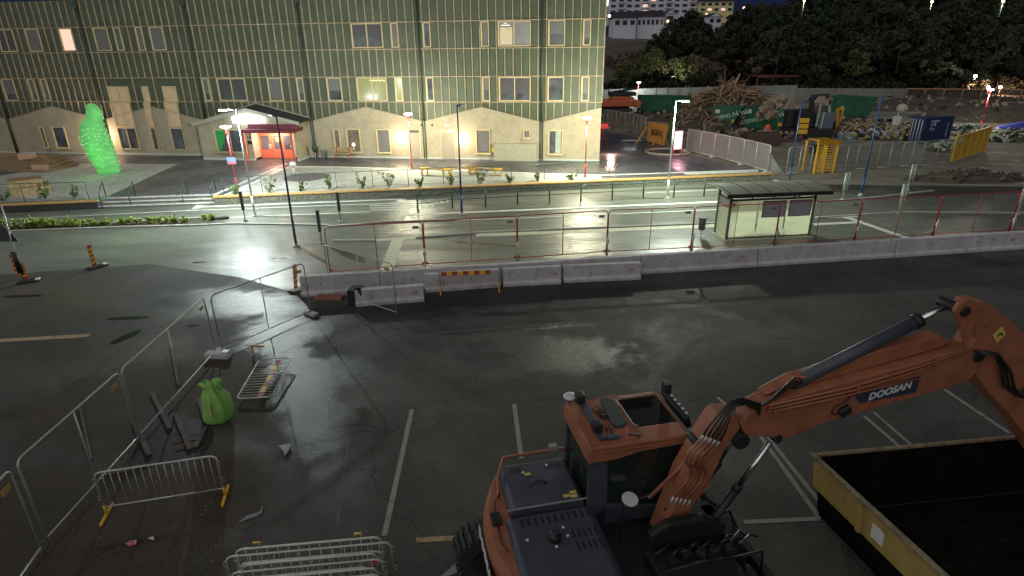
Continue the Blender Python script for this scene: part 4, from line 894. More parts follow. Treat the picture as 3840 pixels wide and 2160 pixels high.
# red fence panels
def fence_panel(P, Q, lab, grp, H=2.0, z0=.12, fr=M_red, ms=M_meshr, mid=True, gus=True, plate=None, name='site_fence_panel', feet=False, r=.021, lift=0):
    rz = math.atan2((Q - P).y, (Q - P).x); L = (Q - P).length; Q2 = Q - P; n = Vector((-Q2.y, Q2.x, 0)).normalized()
    t = thing(name, P, rz, label=lab, cat='fence panel', group=grp); Mx = Matrix.Translation(P) @ Matrix.Rotation(rz, 4, 'Z')
    Rr = .16; x0, x1 = .02, L - .02; zb, zt = z0 + lift, H + lift
    def arc(cx, cz, a0, a1): return [(cx + Rr * math.cos(R(a0 + (a1 - a0) * k / 4)), 0, cz + Rr * math.sin(R(a0 + (a1 - a0) * k / 4))) for k in range(5)]
    b = MB(Mx); b.tube([(x0, 0, lift + .0)] + arc(x0 + Rr, zt - Rr, 180, 90) + arc(x1 - Rr, zt - Rr, 90, 0) + [(x1, 0, lift)], r, 8); b.build('frame', fr, t)
    b = MB(Mx); b.tube([(x0, 0, zb), (x1, 0, zb)], r * .9, 8)
    if gus:
        b.prism([(x0, -.01, zb), (x0 + .2, -.01, zb), (x0, -.01, zb + .14)], (0, .02, 0)); b.prism([(x1, -.01, zb), (x1 - .2, -.01, zb), (x1, -.01, zb + .14)], (0, .02, 0))
    b.build('bottom_rail', fr, t)
    if mid: b = MB(Mx); b.tube([(L / 2, 0, zb), (L / 2, 0, zt)], r * .8, 6); b.build('middle_post', fr, t)
    b = MB(Mx); b.poly([(x0, .003, zb), (x1, .003, zb), (x1, .003, zt - .03), (x0, .003, zt - .03)]); b.build('wire_mesh', ms, t)
    if plate: b = MB(Mx); b.box((x1 - .42, -.03, zt - .30), (x1 - .17, -.012, zt - .19)); b.build('maker_plate', plate, t)
    if feet:
        for x in (x0, x1): b = MB(Mx); b.box((x - .11, -.3, 0), (x + .11, .3, .12)); b.build('foot', M_conc, t, .02)
    return t
rb = [(1237, 1028), (1596, 1001), (1940, 977), (2274, 953), (2590, 938), (2903, 921), (3203, 904), (3496, 887), (3782, 870), (4060, 853)]
M_plate = mat('plate_grey', (.16, .17, .2), .5, var=.1)
RP = [g(x, y, .05) for x, y in rb]
rl = ['leftmost red framed fence panel', 'second red fence panel from the left, above the crowd barrier', 'third red fence panel from the left', 'fourth red fence panel, left of the litter bin', 'fifth red fence panel, in front of the bus shelter glass', 'sixth red fence panel, at the right end of the shelter', 'seventh red fence panel, right of the shelter', 'eighth red fence panel near the right edge', 'ninth red fence panel, cut by the right edge']
for i in range(9):
    P, Q = RP[i], RP[i + 1]; P = Vector((P.x, P.y, 0)); Q = Vector((Q.x, Q.y, 0))
    fence_panel(P, Q, rl[i], 'red fence panels behind the barriers', plate=M_plate, H=2.12, z0=.18)
for i in range(1, 9):
    p = Vector((RP[i].x, RP[i].y, 0)) - bn * .12; b = MB(); b.cyl(p, p + up * .95, .035); b.box((p.x - .06, p.y - .05, .62), (p.x + .06, p.y + .05, .80)); b.build('barrier_socket', M_galv, None, label='galvanised fence socket post, %s from the left on the barriers' % ords[i - 1], cat='socket post', group='fence sockets on the barriers')
# galvanised panels
GP = 'galvanised mesh fence panels'
M_tag = mat('orange_tag', (.45, .24, .08), .6, var=.2)
def gpanel(a, c, lab, H=2.0, feet=True, **k): 
    return fence_panel(g(*a), g(*c), lab, GP, H=H, z0=.15, fr=M_galv, ms=M_mesh, gus=False, plate=M_tag, feet=feet, **k)
gpanel((832, 1326), (1168, 1180), 'mesh fence panel standing in the bluish wet light, left of the striped marker')
pA = g(812, 1330); pC = g(180, 2045); pB = pA.lerp(pC, .57)
fence_panel(pB, pA, 'mesh fence panel running from the paired posts toward the lower left', GP, z0=.15, fr=M_galv, ms=M_mesh, gus=False, plate=M_tag, feet=False)
fence_panel(pC, pB - (pB - pC).normalized() * .05, 'large mesh fence panel at the lower left with a rounded near corner', GP, z0=.15, fr=M_galv, ms=M_mesh, gus=False, plate=M_tag)
pD = g(165, 2070); fence_panel(pD + (pD - g(90, 2180)).normalized() * -3.5, pD, 'mesh fence panel cut off by the lower left edge', GP, z0=.15, fr=M_galv, ms=M_mesh, gus=False, plate=M_tag)
gpanel((1238, 1098), (1490, 1186), 'mesh fence panel swung out like a gate before the loose barrier', feet=False)
p = g(820, 1340); t = thing('fence_foot', p, label='heavy concrete foot under the paired mesh fence posts', cat='fence foot'); b = MB(); b.obox(p + up * .09, (.78, .28, .18), Matrix.Rotation(R(-6), 4, 'Z')); b.build('block', M_conc, t, .03)
b = MB(); b.obox(p + Vector((.25, 0, .20)), (.2, .2, .04), Matrix.Rotation(R(-6), 4, 'Z')); b.build('clip', M_galv, t)
# crowd barriers
def crowd(P, Q, lab, board=None, feet=True, H=1.08, ft=M_yellow, nb=16, boards=True, name='crowd_barrier', ms=M_galv, grp='steel crowd barriers', Mx=None, foots=.30):
    L = (Q - P).length; rz = math.atan2((Q - P).y, (Q - P).x)
    if Mx is None: Mx = Matrix.Translation(P) @ Matrix.Rotation(rz, 4, 'Z')
    t = thing(name, Mx.translation, Mx.to_euler().z, label=lab, cat='crowd barrier', group=grp); Rr = .13; zb = .22
    def arc(cx, cz, a0, a1): return [(cx + Rr * math.cos(R(a0 + (a1 - a0) * k / 4)), 0, cz + Rr * math.sin(R(a0 + (a1 - a0) * k / 4))) for k in range(5)]
    b = MB(Mx); b.tube([(0, 0, .12 if feet else .14)] + arc(Rr, H - Rr, 180, 90) + arc(L - Rr, H - Rr, 90, 0) + [(L, 0, .12 if feet else .14)], .020, 8); b.tube([(0, 0, zb), (L, 0, zb)], .016, 6); b.build('frame', ms, t)
    b = MB(Mx)
    for k in range(1, nb): b.tube([(L * k / nb, 0, zb), (L * k / nb, 0, H)], .0075, 5)
    b.build('bars', ms, t)
    if feet:
        for x in (0, L): b = MB(Mx); b.tube([(x, 0, .02), (x, 0, .26)], .026, 8); b.bar((x, -foots, .03), (x, foots, .03), .05, .045); b.build('foot', ft, t)
    for x, s in ((0, -1), (L, 1)): b = MB(Mx); b.tube([(x, 0, .50), (x + s * .06, 0, .50), (x + s * .06, 0, .42), (x, 0, .40)], .008, 5); b.build('hook', ms, t); b = MB(Mx); b.tube([(x, 0, .95), (x + s * .05, 0, .93), (x + s * .05, 0, .83), (x, 0, .82)], .008, 5); b.build('hook', ms, t)
    if board:
        n = 9; x0, x1, z0, z1 = board
        b = MB(Mx)
        for k in range(n): b.mi = k % 2; b.box((x0 + (x1 - x0) * k / n, -.035, z0), (x0 + (x1 - x0) * (k + 1) / n, -.022, z1))
        b.build('striped_board', [mat('board_red', (.45, .05, .04), .5, var=.1), mat('board_yellow', (.75, .50, .05), .5, var=.1)], t)
    return t
crowd(g(402, 1932), g(846, 1862), 'steel crowd barrier on yellow feet before the muddy pit', foots=.33)
crowd(g(1653, 1098), g(1871, 1088), 'crowd barrier with a red and yellow board in front of the concrete barrier', board=(.05, 1.98, .72, .88), H=1.05)
# flat one
c00 = g(885, 1496, .12); c01 = g(997, 1515, .12); c10 = g(974, 1347, .2); c11 = g(1095, 1365, .2)
ux = (c10 - c00).normalized(); Mx = frame(c00 + up * .0, ux, (c01 - c00))
t = thing('crowd_barrier', c00, label='crowd barrier lying flat beside the green sack', cat='crowd barrier', group='steel crowd barriers')
La = (c10 - c00).length; Lb_ = (c01 - c00).length
b = MB(Mx); b.tube([(.1, 0, 0), (La - .1, 0, 0), (La, .1, 0), (La, Lb_ - .1, 0), (La - .1, Lb_, 0), (.1, Lb_, 0), (0, Lb_ - .1, 0), (0, .1, 0)], .02, 8, closed=True); b.build('frame', M_galv, t)
b = MB(Mx)
for k in range(1, 15): b.tube([(La * k / 15, 0, 0), (La * k / 15, Lb_, 0)], .0085, 5)
b.build('bars', M_galv, t)
b = MB(Mx)
for k in range(7): b.mi = k % 2; b.box((.04 + (La - .1) * k / 7, Lb_ * .55, .024), (.04 + (La - .1) * (k + 1) / 7, Lb_ * .55 + .14, .035))
b.build('striped_board', [MC['board_red'], MC['board_yellow']], t)
b = MB(); p = g(950, 1330); b.bar(p + up * .05, p + Vector((0, 0, .35)), .05); b.bar(p + up * .3, p + Vector((.35, .05, .28)), .045); b.build('foot', M_tag, t)
# stack at the bottom
S0 = g(880, 2062, 1.08); S0 = Vector((S0.x, S0.y, 0)); sd = Vector((math.cos(R(6)), math.sin(R(6)), 0)); sv = Vector((sd.y, -sd.x, 0))
offs = [(.0, 2.45), (-.13, 2.75), (.12, 2.35), (.2, 2.2), (.05, 2.45), (-.04, 2.35), (-.12, 2.55), (-.16, 2.65), (-.02, 2.25), (-.12, 2.35), (.06, 2.3), (-.1, 2.4)]
for i, (o_, L_) in enumerate(offs):
    P = S0 + sd * o_ + sv * (.105 * i); crowd(P, P + sd * L_, '%s crowd barrier from the back of the leaning stack at the bottom edge' % ords[i], feet=(i in (0,)), H=1.08 - .035 * (i % 3) - (.04 if i > 1 else 0), nb=14, grp='stacked crowd barriers', foots=.1, board=(.1, L_ - .1, .70, .84) if i in (7,) else None)
for q, lab in ((.35, 'left yellow foot clip on the back of the barrier stack'), (2.05, 'right yellow foot clip on the back of the barrier stack')):
    p = S0 + sd * q + Vector((0, .05, 1.06)); b = MB(); b.tube([p + Vector((-.06, 0, 0)), p + Vector((-.05, 0, .09)), p + Vector((.05, 0, .1)), p + Vector((.06, 0, .01))], .018, 6); b.build('foot_clip', M_yellow, None, label=lab, cat='clip')
for q, rr, lab in ((.03, .5, 'small red rag hanging at the left of the barrier stack'), (2.3, .42, 'small red strap at the right of the barrier stack')):
    p = S0 + sd * q + sv * rr + up * .9; b = MB(); b.hexa([p + Vector(v_) for v_ in ((0, 0, 0), (.10, .01, .02), (.1, .03, .02), (0, .02, 0), (.02, 0, .09), (.12, .01, .06), (.12, .03, .06), (.02, .02, .09))]); b.build('red_strap', mat('strap_red', (.65, .05, .05), .5, var=.1), None, label=lab, cat='strap')
b = MB(); p = g(1690, 2165); b.prism([p + Vector(v_) for v_ in ((-.25, -.1, .01), (.15, .1, .01), (.2, .45, .01))], (0, 0, .03)); b.build('grey_sheet', mat('grey_board', (.20, .21, .22), .7, var=.1), None, label='triangular grey board corner by the excavator tyre', cat='board')
# delineators
def marker(bx, topy, lab, yaw, wd=.16, base=True, tilt=0):
    p = g(*bx); H = hgt(p, topy); t = thing('marker_board', p, yaw, label=lab, cat='marker board', group='red and yellow marker boards'); Mx = Matrix.Translation(p) @ Matrix.Rotation(yaw, 4, 'Z') @ Matrix.Rotation(tilt, 4, 'Y')
    b = MB(Mx); b.box((-wd / 2, -.02, .12), (wd / 2, .02, H)); b.build('board', MC['board_red'], t)
    b = MB(Mx); n = 4
    for k in range(n):
        z = .2 + (H - .25) * k / n; b.prism([(-wd / 2 + .005, -.024, z), (wd / 2 - .005, -.024, z + .06), (wd / 2 - .005, -.024, z + .16), (-wd / 2 + .005, -.024, z + .10)], (0, .003, 0))
    b.build('yellow_stripes', MC['board_yellow'], t)
    if base: b = MB(Mx); b.box((-.28, -.2, 0), (.5, .2, .07)); b.build('base', M_black, t, .02); b = MB(Mx); b.box((.35, -.15, .071), (.5, .1, .10)); b.build('reflector', M_lgrey, t)
    return t
marker((357, 1005), 920, 'red striped marker board standing alone on the wet road', R(60))
marker((70, 1045), 955, 'left one of two striped marker boards at the sign foot', R(10), .12, False)
marker((98, 1058), 988, 'right one of two striped marker boards at the sign foot', R(25), .24)
marker((1110, 1092), 995, 'striped marker board at the left end of the concrete barriers', R(70), .17, tilt=R(8))
# warning sign seen from behind
p = g(88, 1060); t = thing('warning_sign', p, label='triangular road sign seen from behind on a grey pole at the left edge', cat='road sign')
top = atY(5, 770, p.y); b = MB(); b.cyl(p, p.lerp(Vector((top.x, p.y, top.z)), 1.), .03); b.build('pole', M_galv, t)
b = MB(); b.cyl(p + up * .45, Vector((p.x - .02, p.y, 1.35)), .09); b.cyl(p + Vector((.1, 0, .4)), Vector((p.x + .1, p.y, 1.35)), .03); b.build('sleeve', M_black, t)
c_ = Vector((p.x - .12, p.y + .05, 2.15)); b = MB(); b.prism([c_ + Vector((-.45, 0, -.35)), c_ + Vector((.45, 0, -.35)), c_ + Vector((0, 0, .42))], (0, .02, 0)); b.build('triangle_plate', M_sgn, t)
# refuse sack
p = g(828, 1575); t = thing('refuse_sack', p, label='translucent green rubbish sack with a pale stick in it', cat='sack')
b = MB(); rings = []; NS = 40
for i, (z, r, pl_) in enumerate([(0, .24, .0), (.05, .32, .02), (.16, .37, .04), (.30, .36, .06), (.45, .35, .08), (.60, .33, .10), (.74, .30, .13), (.85, .25, .16), (.93, .19, .22), (1.0, .17, .28), (1.08, .20, .32), (1.16, .24, .30)]):
    rr_ = []
    for q in range(NS):
        th = 2 * math.pi * q / NS; f = 1 + pl_ * math.cos(9 * th + i * .35) + .10 * noise.noise(Vector((math.cos(th) * 1.6, math.sin(th) * 1.6, z * 3.2))) + .035 * math.cos(23 * th + 1.3 * i)
        rr_.append(b.v(p + Vector((r * f * math.cos(th) - .05 + .05 * math.sin(z * 3), r * .85 * f * math.sin(th), z * 1.0 + (.05 * math.cos(th + 1) + .03 * math.cos(5 * th)) * (i > 8)))))
    rings.append(rr_)
for A, B in zip(rings, rings[1:]):
    for q in range(NS): b.f([A[q], A[(q + 1) % NS], B[(q + 1) % NS], B[q]], True)
b.f(rings[0][::-1]); b.build('sack', thin('sack_green', (.32, .58, .16), .14, .4, 5.), t)
b = MB(); b.bar(p + Vector((.02, -.36, .32)), p + Vector((.0, -.33, .68)), .035); b.build('stick', M_wood, t)
# planks and pit
sheet('pit', [(*g(p_.x, p_.y).to_2d(), 0) for p_ in blob([Vector(q) for q in [(520, 1560), (600, 1530), (770, 1590), (800, 1640), (740, 1720), (600, 1760), (500, 1720), (470, 1640)]], 6)], mat('pit_mud', (.014, .013, .009), .6, var=.6, vs=6), .008)
pl = [((572, 1478), (640, 1612)), ((503, 1585), (562, 1712)), ((658, 1555), (715, 1690)), ((748, 1500), (775, 1592)), ((772, 1605), (735, 1682)), ((400, 1782), (560, 1750)), ((300, 1530), (345, 1730)), ((640, 1300), (670, 1450))]
pn = ['plank leaning at the far side of the pit', 'grey plank left of the pit', 'grey plank right of the pit', 'dark plank beside the green sack', 'short plank under the green sack', 'brown plank seen through the crowd barrier', 'long pale batten on the ground left of the pit', 'thin pale batten on the wet asphalt']
for (a, c), lab in zip(pl, pn):
    b = MB(); b.bar(g(*a) + up * .03, g(*c) + up * .04, .11 if 'batten' not in lab else .05, .04); b.build('plank', mat('weathered_plank', (.085, .074, .066), .8, var=.4, vs=5), None, .005, label=lab, cat='plank', group='planks around the pit')
for x, y in ((650, 1655), (660, 1680)):
    b = MB(); b.tube([g(x, y) + up * .05, g(x + 50, y - 12) + up * .05, g(x + 100, y - 18) + up * .05], .012, 5); b.build('conduit', mat('conduit_red', (.22, .06, .05), .6, var=.2), None, label='thin reddish conduit in the pit, the one nearer the crowd barrier', cat='conduit', group='reddish conduits in the pit') if y != 1655 else b.build('conduit', mat('conduit_red', (.22, .06, .05), .6, var=.2), None, label='thin reddish conduit in the pit, the one farther from the crowd barrier', cat='conduit', group='reddish conduits in the pit')
b = MB(); p = g(1070, 1695)
def scrap(pts, nm, lab, col):
    b = MB(); P_ = [g(x, y, .03 + .03 * (i % 2)) for i, (x, y) in enumerate(pts)]; b.prism(P_, (0, 0, .012)); b.build(nm, mat(nm + '_m', col, .6, var=.3, vs=10), None, label=lab, cat='litter')
scrap([(1045, 1672), (1068, 1668), (1092, 1668), (1080, 1695), (1066, 1712), (1062, 1690)], 'plastic_scrap', 'pale scrap of plastic sheet on the asphalt', (.26, .27, .25))
scrap([(895, 1960), (925, 1935), (950, 1930), (975, 1920), (985, 1895), (980, 1925), (955, 1940), (925, 1948)], 'plastic_strip', 'long torn plastic strip on the muddy ground', (.24, .26, .28))
scrap([(470, 2040), (490, 2028), (515, 2026), (510, 2042), (485, 2050)], 'pink_scrap', 'pink scrap on the mud at the lower left', (.42, .10, .12))
scrap([(555, 2020), (575, 2012), (580, 2025)], 'paper_scrap', 'small white paper scrap on the mud', (.5, .5, .5))
# gravel specks
b = MB(); rnd = random.Random(5)
for _ in range(700):
    x = rnd.gauss(680, 260); y = rnd.uniform(1500, 2150)
    if 150 < x < 1150:
        p = g(x, y); s_ = rnd.uniform(.006, .018) * (1 if rnd.random() < .9 else 1.8); b.obox(p + up * s_ / 2, (s_, s_ * .8, s_), Matrix.Rotation(rnd.random() * 3, 4, 'Z'))
for _ in range(260):
    p = g(rnd.uniform(1150, 1700), rnd.uniform(1150, 1500)); s_ = rnd.uniform(.006, .014); b.obox(p + up * s_ / 2, (s_, s_, s_))
b.build('gravel', mat('gravel_grey', (.22, .20, .17), .8, var=.5, vs=9), None, kind='stuff', label='loose gravel scattered on the mud and asphalt', cat='gravel')
#@@EXCAVATOR
# ------------------------------------------------------------------ EXCAVATOR
EA = R(12); EX = Vector((math.cos(EA), math.sin(EA), 0)); EY = Vector((-EX.y, EX.x, 0)); EO = Vector((2.0, 7.25, 0))
EXC = thing('excavator', EO, EA, label='orange wheeled excavator with its boom reaching to the right', cat='excavator')
EM = Matrix.Translation(EO) @ Matrix.Rotation(EA, 4, 'Z')
def bp(x, y, off=0.):
    """point on the boom plane (local x, z)"""
    d = ray(x, y); o_ = EO + EY * off; t_ = (o_ - CO).dot(EY) / d.dot(EY); q = EM.inverted() @ (CO + d * t_); return (q.x, q.z)
# undercarriage
b = MB(EM); b.box((-2.1, .1, .55), (2.0, 1.3, .95)); b.box((-1.9, -.3, .45), (-1.4, 1.7, .7)); b.box((1.2, -.3, .45), (1.7, 1.7, .7)); b.cyl((-.2, .6, .95), (-.2, .6, 1.12), .6, n=20); b.build('undercarriage', M_dk, EXC)
for x in (-2.35, 1.35):
    for y in (-.62, 1.25):
        W = MB(EM); n = 20
        W.tube([(x, y, .5), (x, y + .5, .5)], .44, n)
        for k in range(22):
            a = 2 * math.pi * k / 22
            W.M = EM @ Matrix.Translation((x, y + .25, .5)) @ Matrix.Rotation(a, 4, 'Y'); W.hexa([(.44, -.25, -.035), (.50, -.25, -.03), (.50, -.25, .03), (.44, -.25, .035), (.44, .01, -.015), (.50, .01, -.01), (.50, .01, .05), (.44, .01, .055)]); W.hexa([(.44, .01, .02), (.50, .01, .02), (.50, .01, .08), (.44, .01, .08), (.44, .25, -.035), (.50, .25, -.03), (.50, .25, .03), (.44, .25, .035)])
        W = W.build('wheel', M_rubber, EXC)
        q = MB(EM); q.cyl((x, y - .01, .5), (x, y + .51, .5), .24, n=16); q.build('rim', M_dk, W)
b = MB(EM); b.box((2.15, -.7, .15), (2.3, 1.8, .75)); b.bar((1.6, .2, .6), (2.2, .2, .5), .12); b.bar((1.6, 1.0, .6), (2.2, 1.0, .5), .12); b.build('dozer_blade', M_dk, EXC, .02)
# upper house
b = MB(EM); b.box((-2.0, -1.0, 1.1), (1.35, 1.9, 1.35)); b.box((-.6, .62, 1.35), (1.1, .66, 1.5)); b.build('house_deck', M_dk, EXC)
b = MB(EM)                                   # counterweight: rounded rear wall
def cwx(y): return -2.42 + .42 * ((y - .45) / 1.45) ** 2
ysn = [-1.02 + k * (2.94 / 14) for k in range(15)]
for a, c in zip(ysn, ysn[1:]):
    for z0, z1, dx0, dx1 in ((.95, 1.25, .10, 0), (1.25, 1.75, 0, 0), (1.75, 1.90, 0, .09)):
        b.hexa([(cwx(a) + dx0, a, z0), (-1.85, a, z0), (-1.85, c, z0), (cwx(c) + dx0, c, z0), (cwx(a) + dx1, a, z1), (-1.85, a, z1), (-1.85, c, z1), (cwx(c) + dx1, c, z1)])
b.build('counterweight', M_or, EXC)
text('maker_name', 'DOOSAN', EM @ Matrix.Translation((-2.44, .35, 1.50)) @ Matrix.Rotation(R(-90), 4, 'Z') @ Matrix.Rotation(R(90), 4, 'X'), .30, M_lgrey, EXC, depth=.01, bold=.01, shear=.2)
b = MB(EM); b.box((-2.44, -.6, 1.34), (-2.425, 1.1, 1.66)); b.build('name_band', M_black, EXC)
# hoods
b = MB(EM); b.prism([(-1.95, .66, 1.36), (-1.98, .66, 2.02), (-1.90, .66, 2.1), (-.80, .66, 2.1), (-.72, .66, 2.02), (-.68, .66, 1.36)], (0, 1.08, 0)); b.build('rear_hood', M_char, EXC, .03)
b = MB(EM); b.prism([(-2.08, -.98, 1.36), (-2.08, -.98, 1.90), (-2.0, -.98, 1.97), (-.72, -.98, 1.97), (-.6, -.98, 1.88), (-.6, -.98, 1.36)], (0, 1.60, 0)); b.build('engine_hood', M_char, EXC, .03)
b = MB(EM); b.box((-2.03, .63, 2.088), (-.62, .652, 2.108)); b.build('hood_edge', M_gunm, EXC)
b = MB(EM)
for k in range(11): b.box((-1.85 + k * .11, .38, 1.969), (-1.81 + k * .11, .53, 1.976))
b.build('vent_grille', M_black, EXC)
for j in (0, 1):
    b = MB(EM)
    for k in range(5): b.box((-1.12 + k * .09, -.02 - j * .24, 1.969), (-1.085 + k * .09, .14 - j * .24, 1.976))
    b.build('vent_grille', M_black, EXC)
b = MB(EM)
for k in range(3): b.box((-1.78 + k * .07, 1.52, 2.099), (-1.74 + k * .07, 1.62, 2.106))
b.build('vent_grille', M_black, EXC); b = MB(EM)
for k in range(4): b.box((-1.12 + k * .07, 1.50, 2.099), (-1.08 + k * .07, 1.64, 2.106))
b.build('vent_grille', M_black, EXC)
b = MB(EM); b.lathe([(.09, 0), (.10, .10), (.05, .16)], (-1.42, .02, 1.97), 14); b.cyl((-1.42, .02, 2.05), (-1.40, -.05, 2.20), .045); b.build('exhaust', M_black, EXC)
b = MB(EM)
for x, y, z in ((-1.83, .1, 1.972), (-1.20, .05, 1.972), (-1.22, .23, 1.972), (-1.43, -.12, 1.972), (-1.57, 1.48, 2.103), (-1.12, 1.58, 2.103)): b.box((x - .02, y - .02, z), (x + .02, y + .02, z + .012))
b.build('white_fittings', M_lgrey, EXC)
b = MB(EM)
for x, y in ((-1.50, 1.42), (-1.0, .76), (-.88, .73), (-.87, .82)): b.box((x - .06, y - .03, 2.101), (x + .05, y + .03, 2.109))
b.build('warning_labels', mat('label_yellow', (.55, .42, .10), .5, var=.1), EXC)
b = MB(EM); b.tube([(-1.55, 1.1, 2.10), (-1.5, 1.13, 2.16), (-1.3, 1.15, 2.16), (-1.25, 1.12, 2.10)], .013, 6); b.build('handle', M_black, EXC)
b = MB(EM); b.tube([(-2.1, 1.05, 1.85), (-2.02, 1.5, 2.08), (-1.85, 1.83, 2.2), (-.75, 1.83, 2.22), (-.7, 1.83, 2.15)], .028, 8); b.build('guard_rail', M_or, EXC)
b = MB(EM); b.box((-2.28, .55, 1.905), (-2.13, .78, 1.99)); b.tube([(-2.2, .75, 1.93), (-2.17, 1.05, 1.95), (-2.05, 1.2, 1.95)], .012, 5); b.tube([(-2.2, .5, 1.95), (-2.22, .2, 1.93), (-2.15, .0, 1.93)], .012, 5); b.build('rear_camera', M_black, EXC)
b = MB(EM); b.box((-1.0, 1.78, 2.23), (-.86, 1.9, 2.31)); b.build('bracket', M_gunm, EXC)
# cab
cx0, cx1, cy0, cy1 = -.68, 1.05, .62, 1.90
b = MB(EM); b.prism([(cx0, cy0, 1.36), (cx0, cy0, 1.65), (cx0 + .35, cy0, 1.9), (cx1 + .05, cy0, 1.6), (cx1 + .12, cy0, 1.36)], (0, cy1 - cy0, 0)); b.build('cab_base', M_char, EXC, .02)
cabg = MB(EM); cabg.prism([(cx0 + .03, cy0 + .04, 1.6), (cx0 + .03, cy0 + .04, 3.0), (cx1 - .1, cy0 + .04, 3.0), (cx1 + .12, cy0 + .04, 1.62)], (0, cy1 - cy0 - .08, 0)); cabg.build('cab_glazing', M_cabg, EXC)
b = MB(EM)
for y in (cy0, cy1 - .07):
    b.prism([(cx0 - .01, y, 1.5), (cx0 + .36, y, 1.5), (cx0 + .30, y, 3.0), (cx0 - .01, y, 3.0)], (0, .07, 0))
    b.prism([(cx1 + .08, y, 1.6), (cx1 + .16, y, 1.6), (cx1 - .04, y, 3.0), (cx1 - .12, y, 3.0)], (0, .07, 0))
    b.prism([(cx0 + .36, y, 1.5), (cx1 + .08, y, 1.5), (cx1 + .08, y, 1.66), (cx0 + .75, y, 1.60), (cx0 + .45, y, 1.85)], (0, .07, 0))
b.build('cab_pillars', M_char, EXC, .012)
roof = MB(EM)                                 # roof shell with a hatch opening
hx0, hx1, hy0, hy1 = .22, .97, .96, 1.80
roof.box((cx0 - .03, cy0 - .05, 2.99), (hx0, cy1 + .03, 3.12)); roof.box((hx1, cy0 - .05, 2.99), (cx1 - .02, cy1 + .03, 3.10)); roof.box((hx0, cy0 - .05, 2.99), (hx1, hy0, 3.12)); roof.box((hx0, hy1, 2.99), (hx1, cy1 + .03, 3.12))
roof.build('cab_roof', M_or, EXC, .055)
b = MB(EM); b.prism([(cx0 - .03, cy0 - .052, 2.84), (cx0 + .40, cy0 - .052, 2.84), (cx0 + .85, cy0 - .052, 2.93), (cx1 - .05, cy0 - .052, 2.96), (cx1 - .03, cy0 - .052, 3.03), (cx0 - .03, cy0 - .052, 3.03)], (0, .045, 0)); b.box((cx0 - .055, cy0 - .04, 2.86), (cx0 - .02, cy1, 3.05)); b.build('roof_skirt', M_or, EXC, .01)
b = MB(EM)
for k in range(4): b.box((cx0 + .22, .78 + k * .26, 3.121), (.0, .81 + k * .26, 3.135))
b.build('roof_ribs', M_or, EXC)
b = MB(EM); b.box((hx0 + .005, hy0 + .005, 3.02), (hx1 - .005, hy1 - .005, 3.105)); b.build('roof_hatch', mat('hatch_dark', (.006, .007, .006), .7, var=.2, spec=.15), EXC)
b = MB(EM); b.tube([(hx0 + .05, hy0 + .0, 3.13), (hx0 - .01, hy0 + .08, 3.13), (hx0 - .02, hy1 - .06, 3.13), (hx0 + .05, hy1 + .01, 3.13), (hx1 - .05, hy1 + .01, 3.13)], .012, 6); b.build('hatch_seal', M_gunm, EXC)
b = MB(EM); b.prism([(-.10, 1.78, 3.13), (-.02, 1.86, 3.13), (.10, 1.84, 3.13), (.14, 1.72, 3.13), (.10, 1.05, 3.13), (.02, .98, 3.13), (-.12, .98, 3.13), (-.16, 1.08, 3.13)], (0, 0, .05)); b.build('roof_vent', mat('vent_green', (.035, .05, .045), .4, var=.1), EXC, .012)
b = MB(EM); b.box((-.50, .72, 3.125), (-.36, 1.75, 3.19)); b.box((-.36, .70, 3.13), (-.16, .80, 3.18)); b.build('light_bar', M_char, EXC, .01)
for y in (1.78, .92): b = MB(EM); b.box((-.55, y - .09, 3.19), (-.40, y + .09, 3.36)); b.build('work_light', M_black, EXC, .02)
b = MB(EM); b.ball((-.62, 1.90, 3.25), .12, 16, (1, 1, .45)); b.build('gps_dome', M_dish, EXC); b = MB(EM); b.tube([(-.62, 1.90, 3.0), (-.62, 1.90, 3.2)], .018); b.build('gps_mast', M_black, EXC)
b = MB(EM)
for s in range(3): b.tube([(-.34 + .05 * s, 1.55 - .1 * s, 3.15), (-.25, 1.62 - .14 * s, 3.19), (-.18 + .02 * s, 1.5 - .1 * s, 3.17), (-.28, 1.38 - .06 * s, 3.16), (-.12, 1.25, 3.16)], .012, 5)
b.tube([(-.3, .95, 3.15), (-.2, 1.0, 3.18), (-.24, .85, 3.16)], .015, 5); b.tube([(.02, .78, 3.14), (.14, .74, 3.14), (.16, .66, 3.14)], .02, 5); b.build('cables', M_hose, EXC)
b = MB(EM); b.obox((1.20, 1.42, 3.02), (.10, .85, .22), Matrix.Rotation(R(-18), 4, 'Y')); b.build('front_visor', M_black, EXC, .02); b = MB(EM)
for k in range(5): b.box((1.19, 1.08 + k * .14, 3.135), (1.23, 1.14 + k * .14, 3.15))
b.build('visor_clips', M_dish, EXC)
b = MB(EM); b.box((1.15, 1.80, 3.0), (1.28, 1.97, 3.28)); b.build('mirror', M_black, EXC, .02)
b = MB(EM); b.box((cx0 - .12, .64, 2.62), (cx0 - .035, .76, 2.70)); b.build('side_lamp', M_black, EXC)
b = MB(EM); b.box((.1, .9, 1.66), (.55, 1.5, 2.2)); b.box((.0, .9, 2.0), (.15, 1.5, 2.7)); b.build('seat', M_black, EXC)
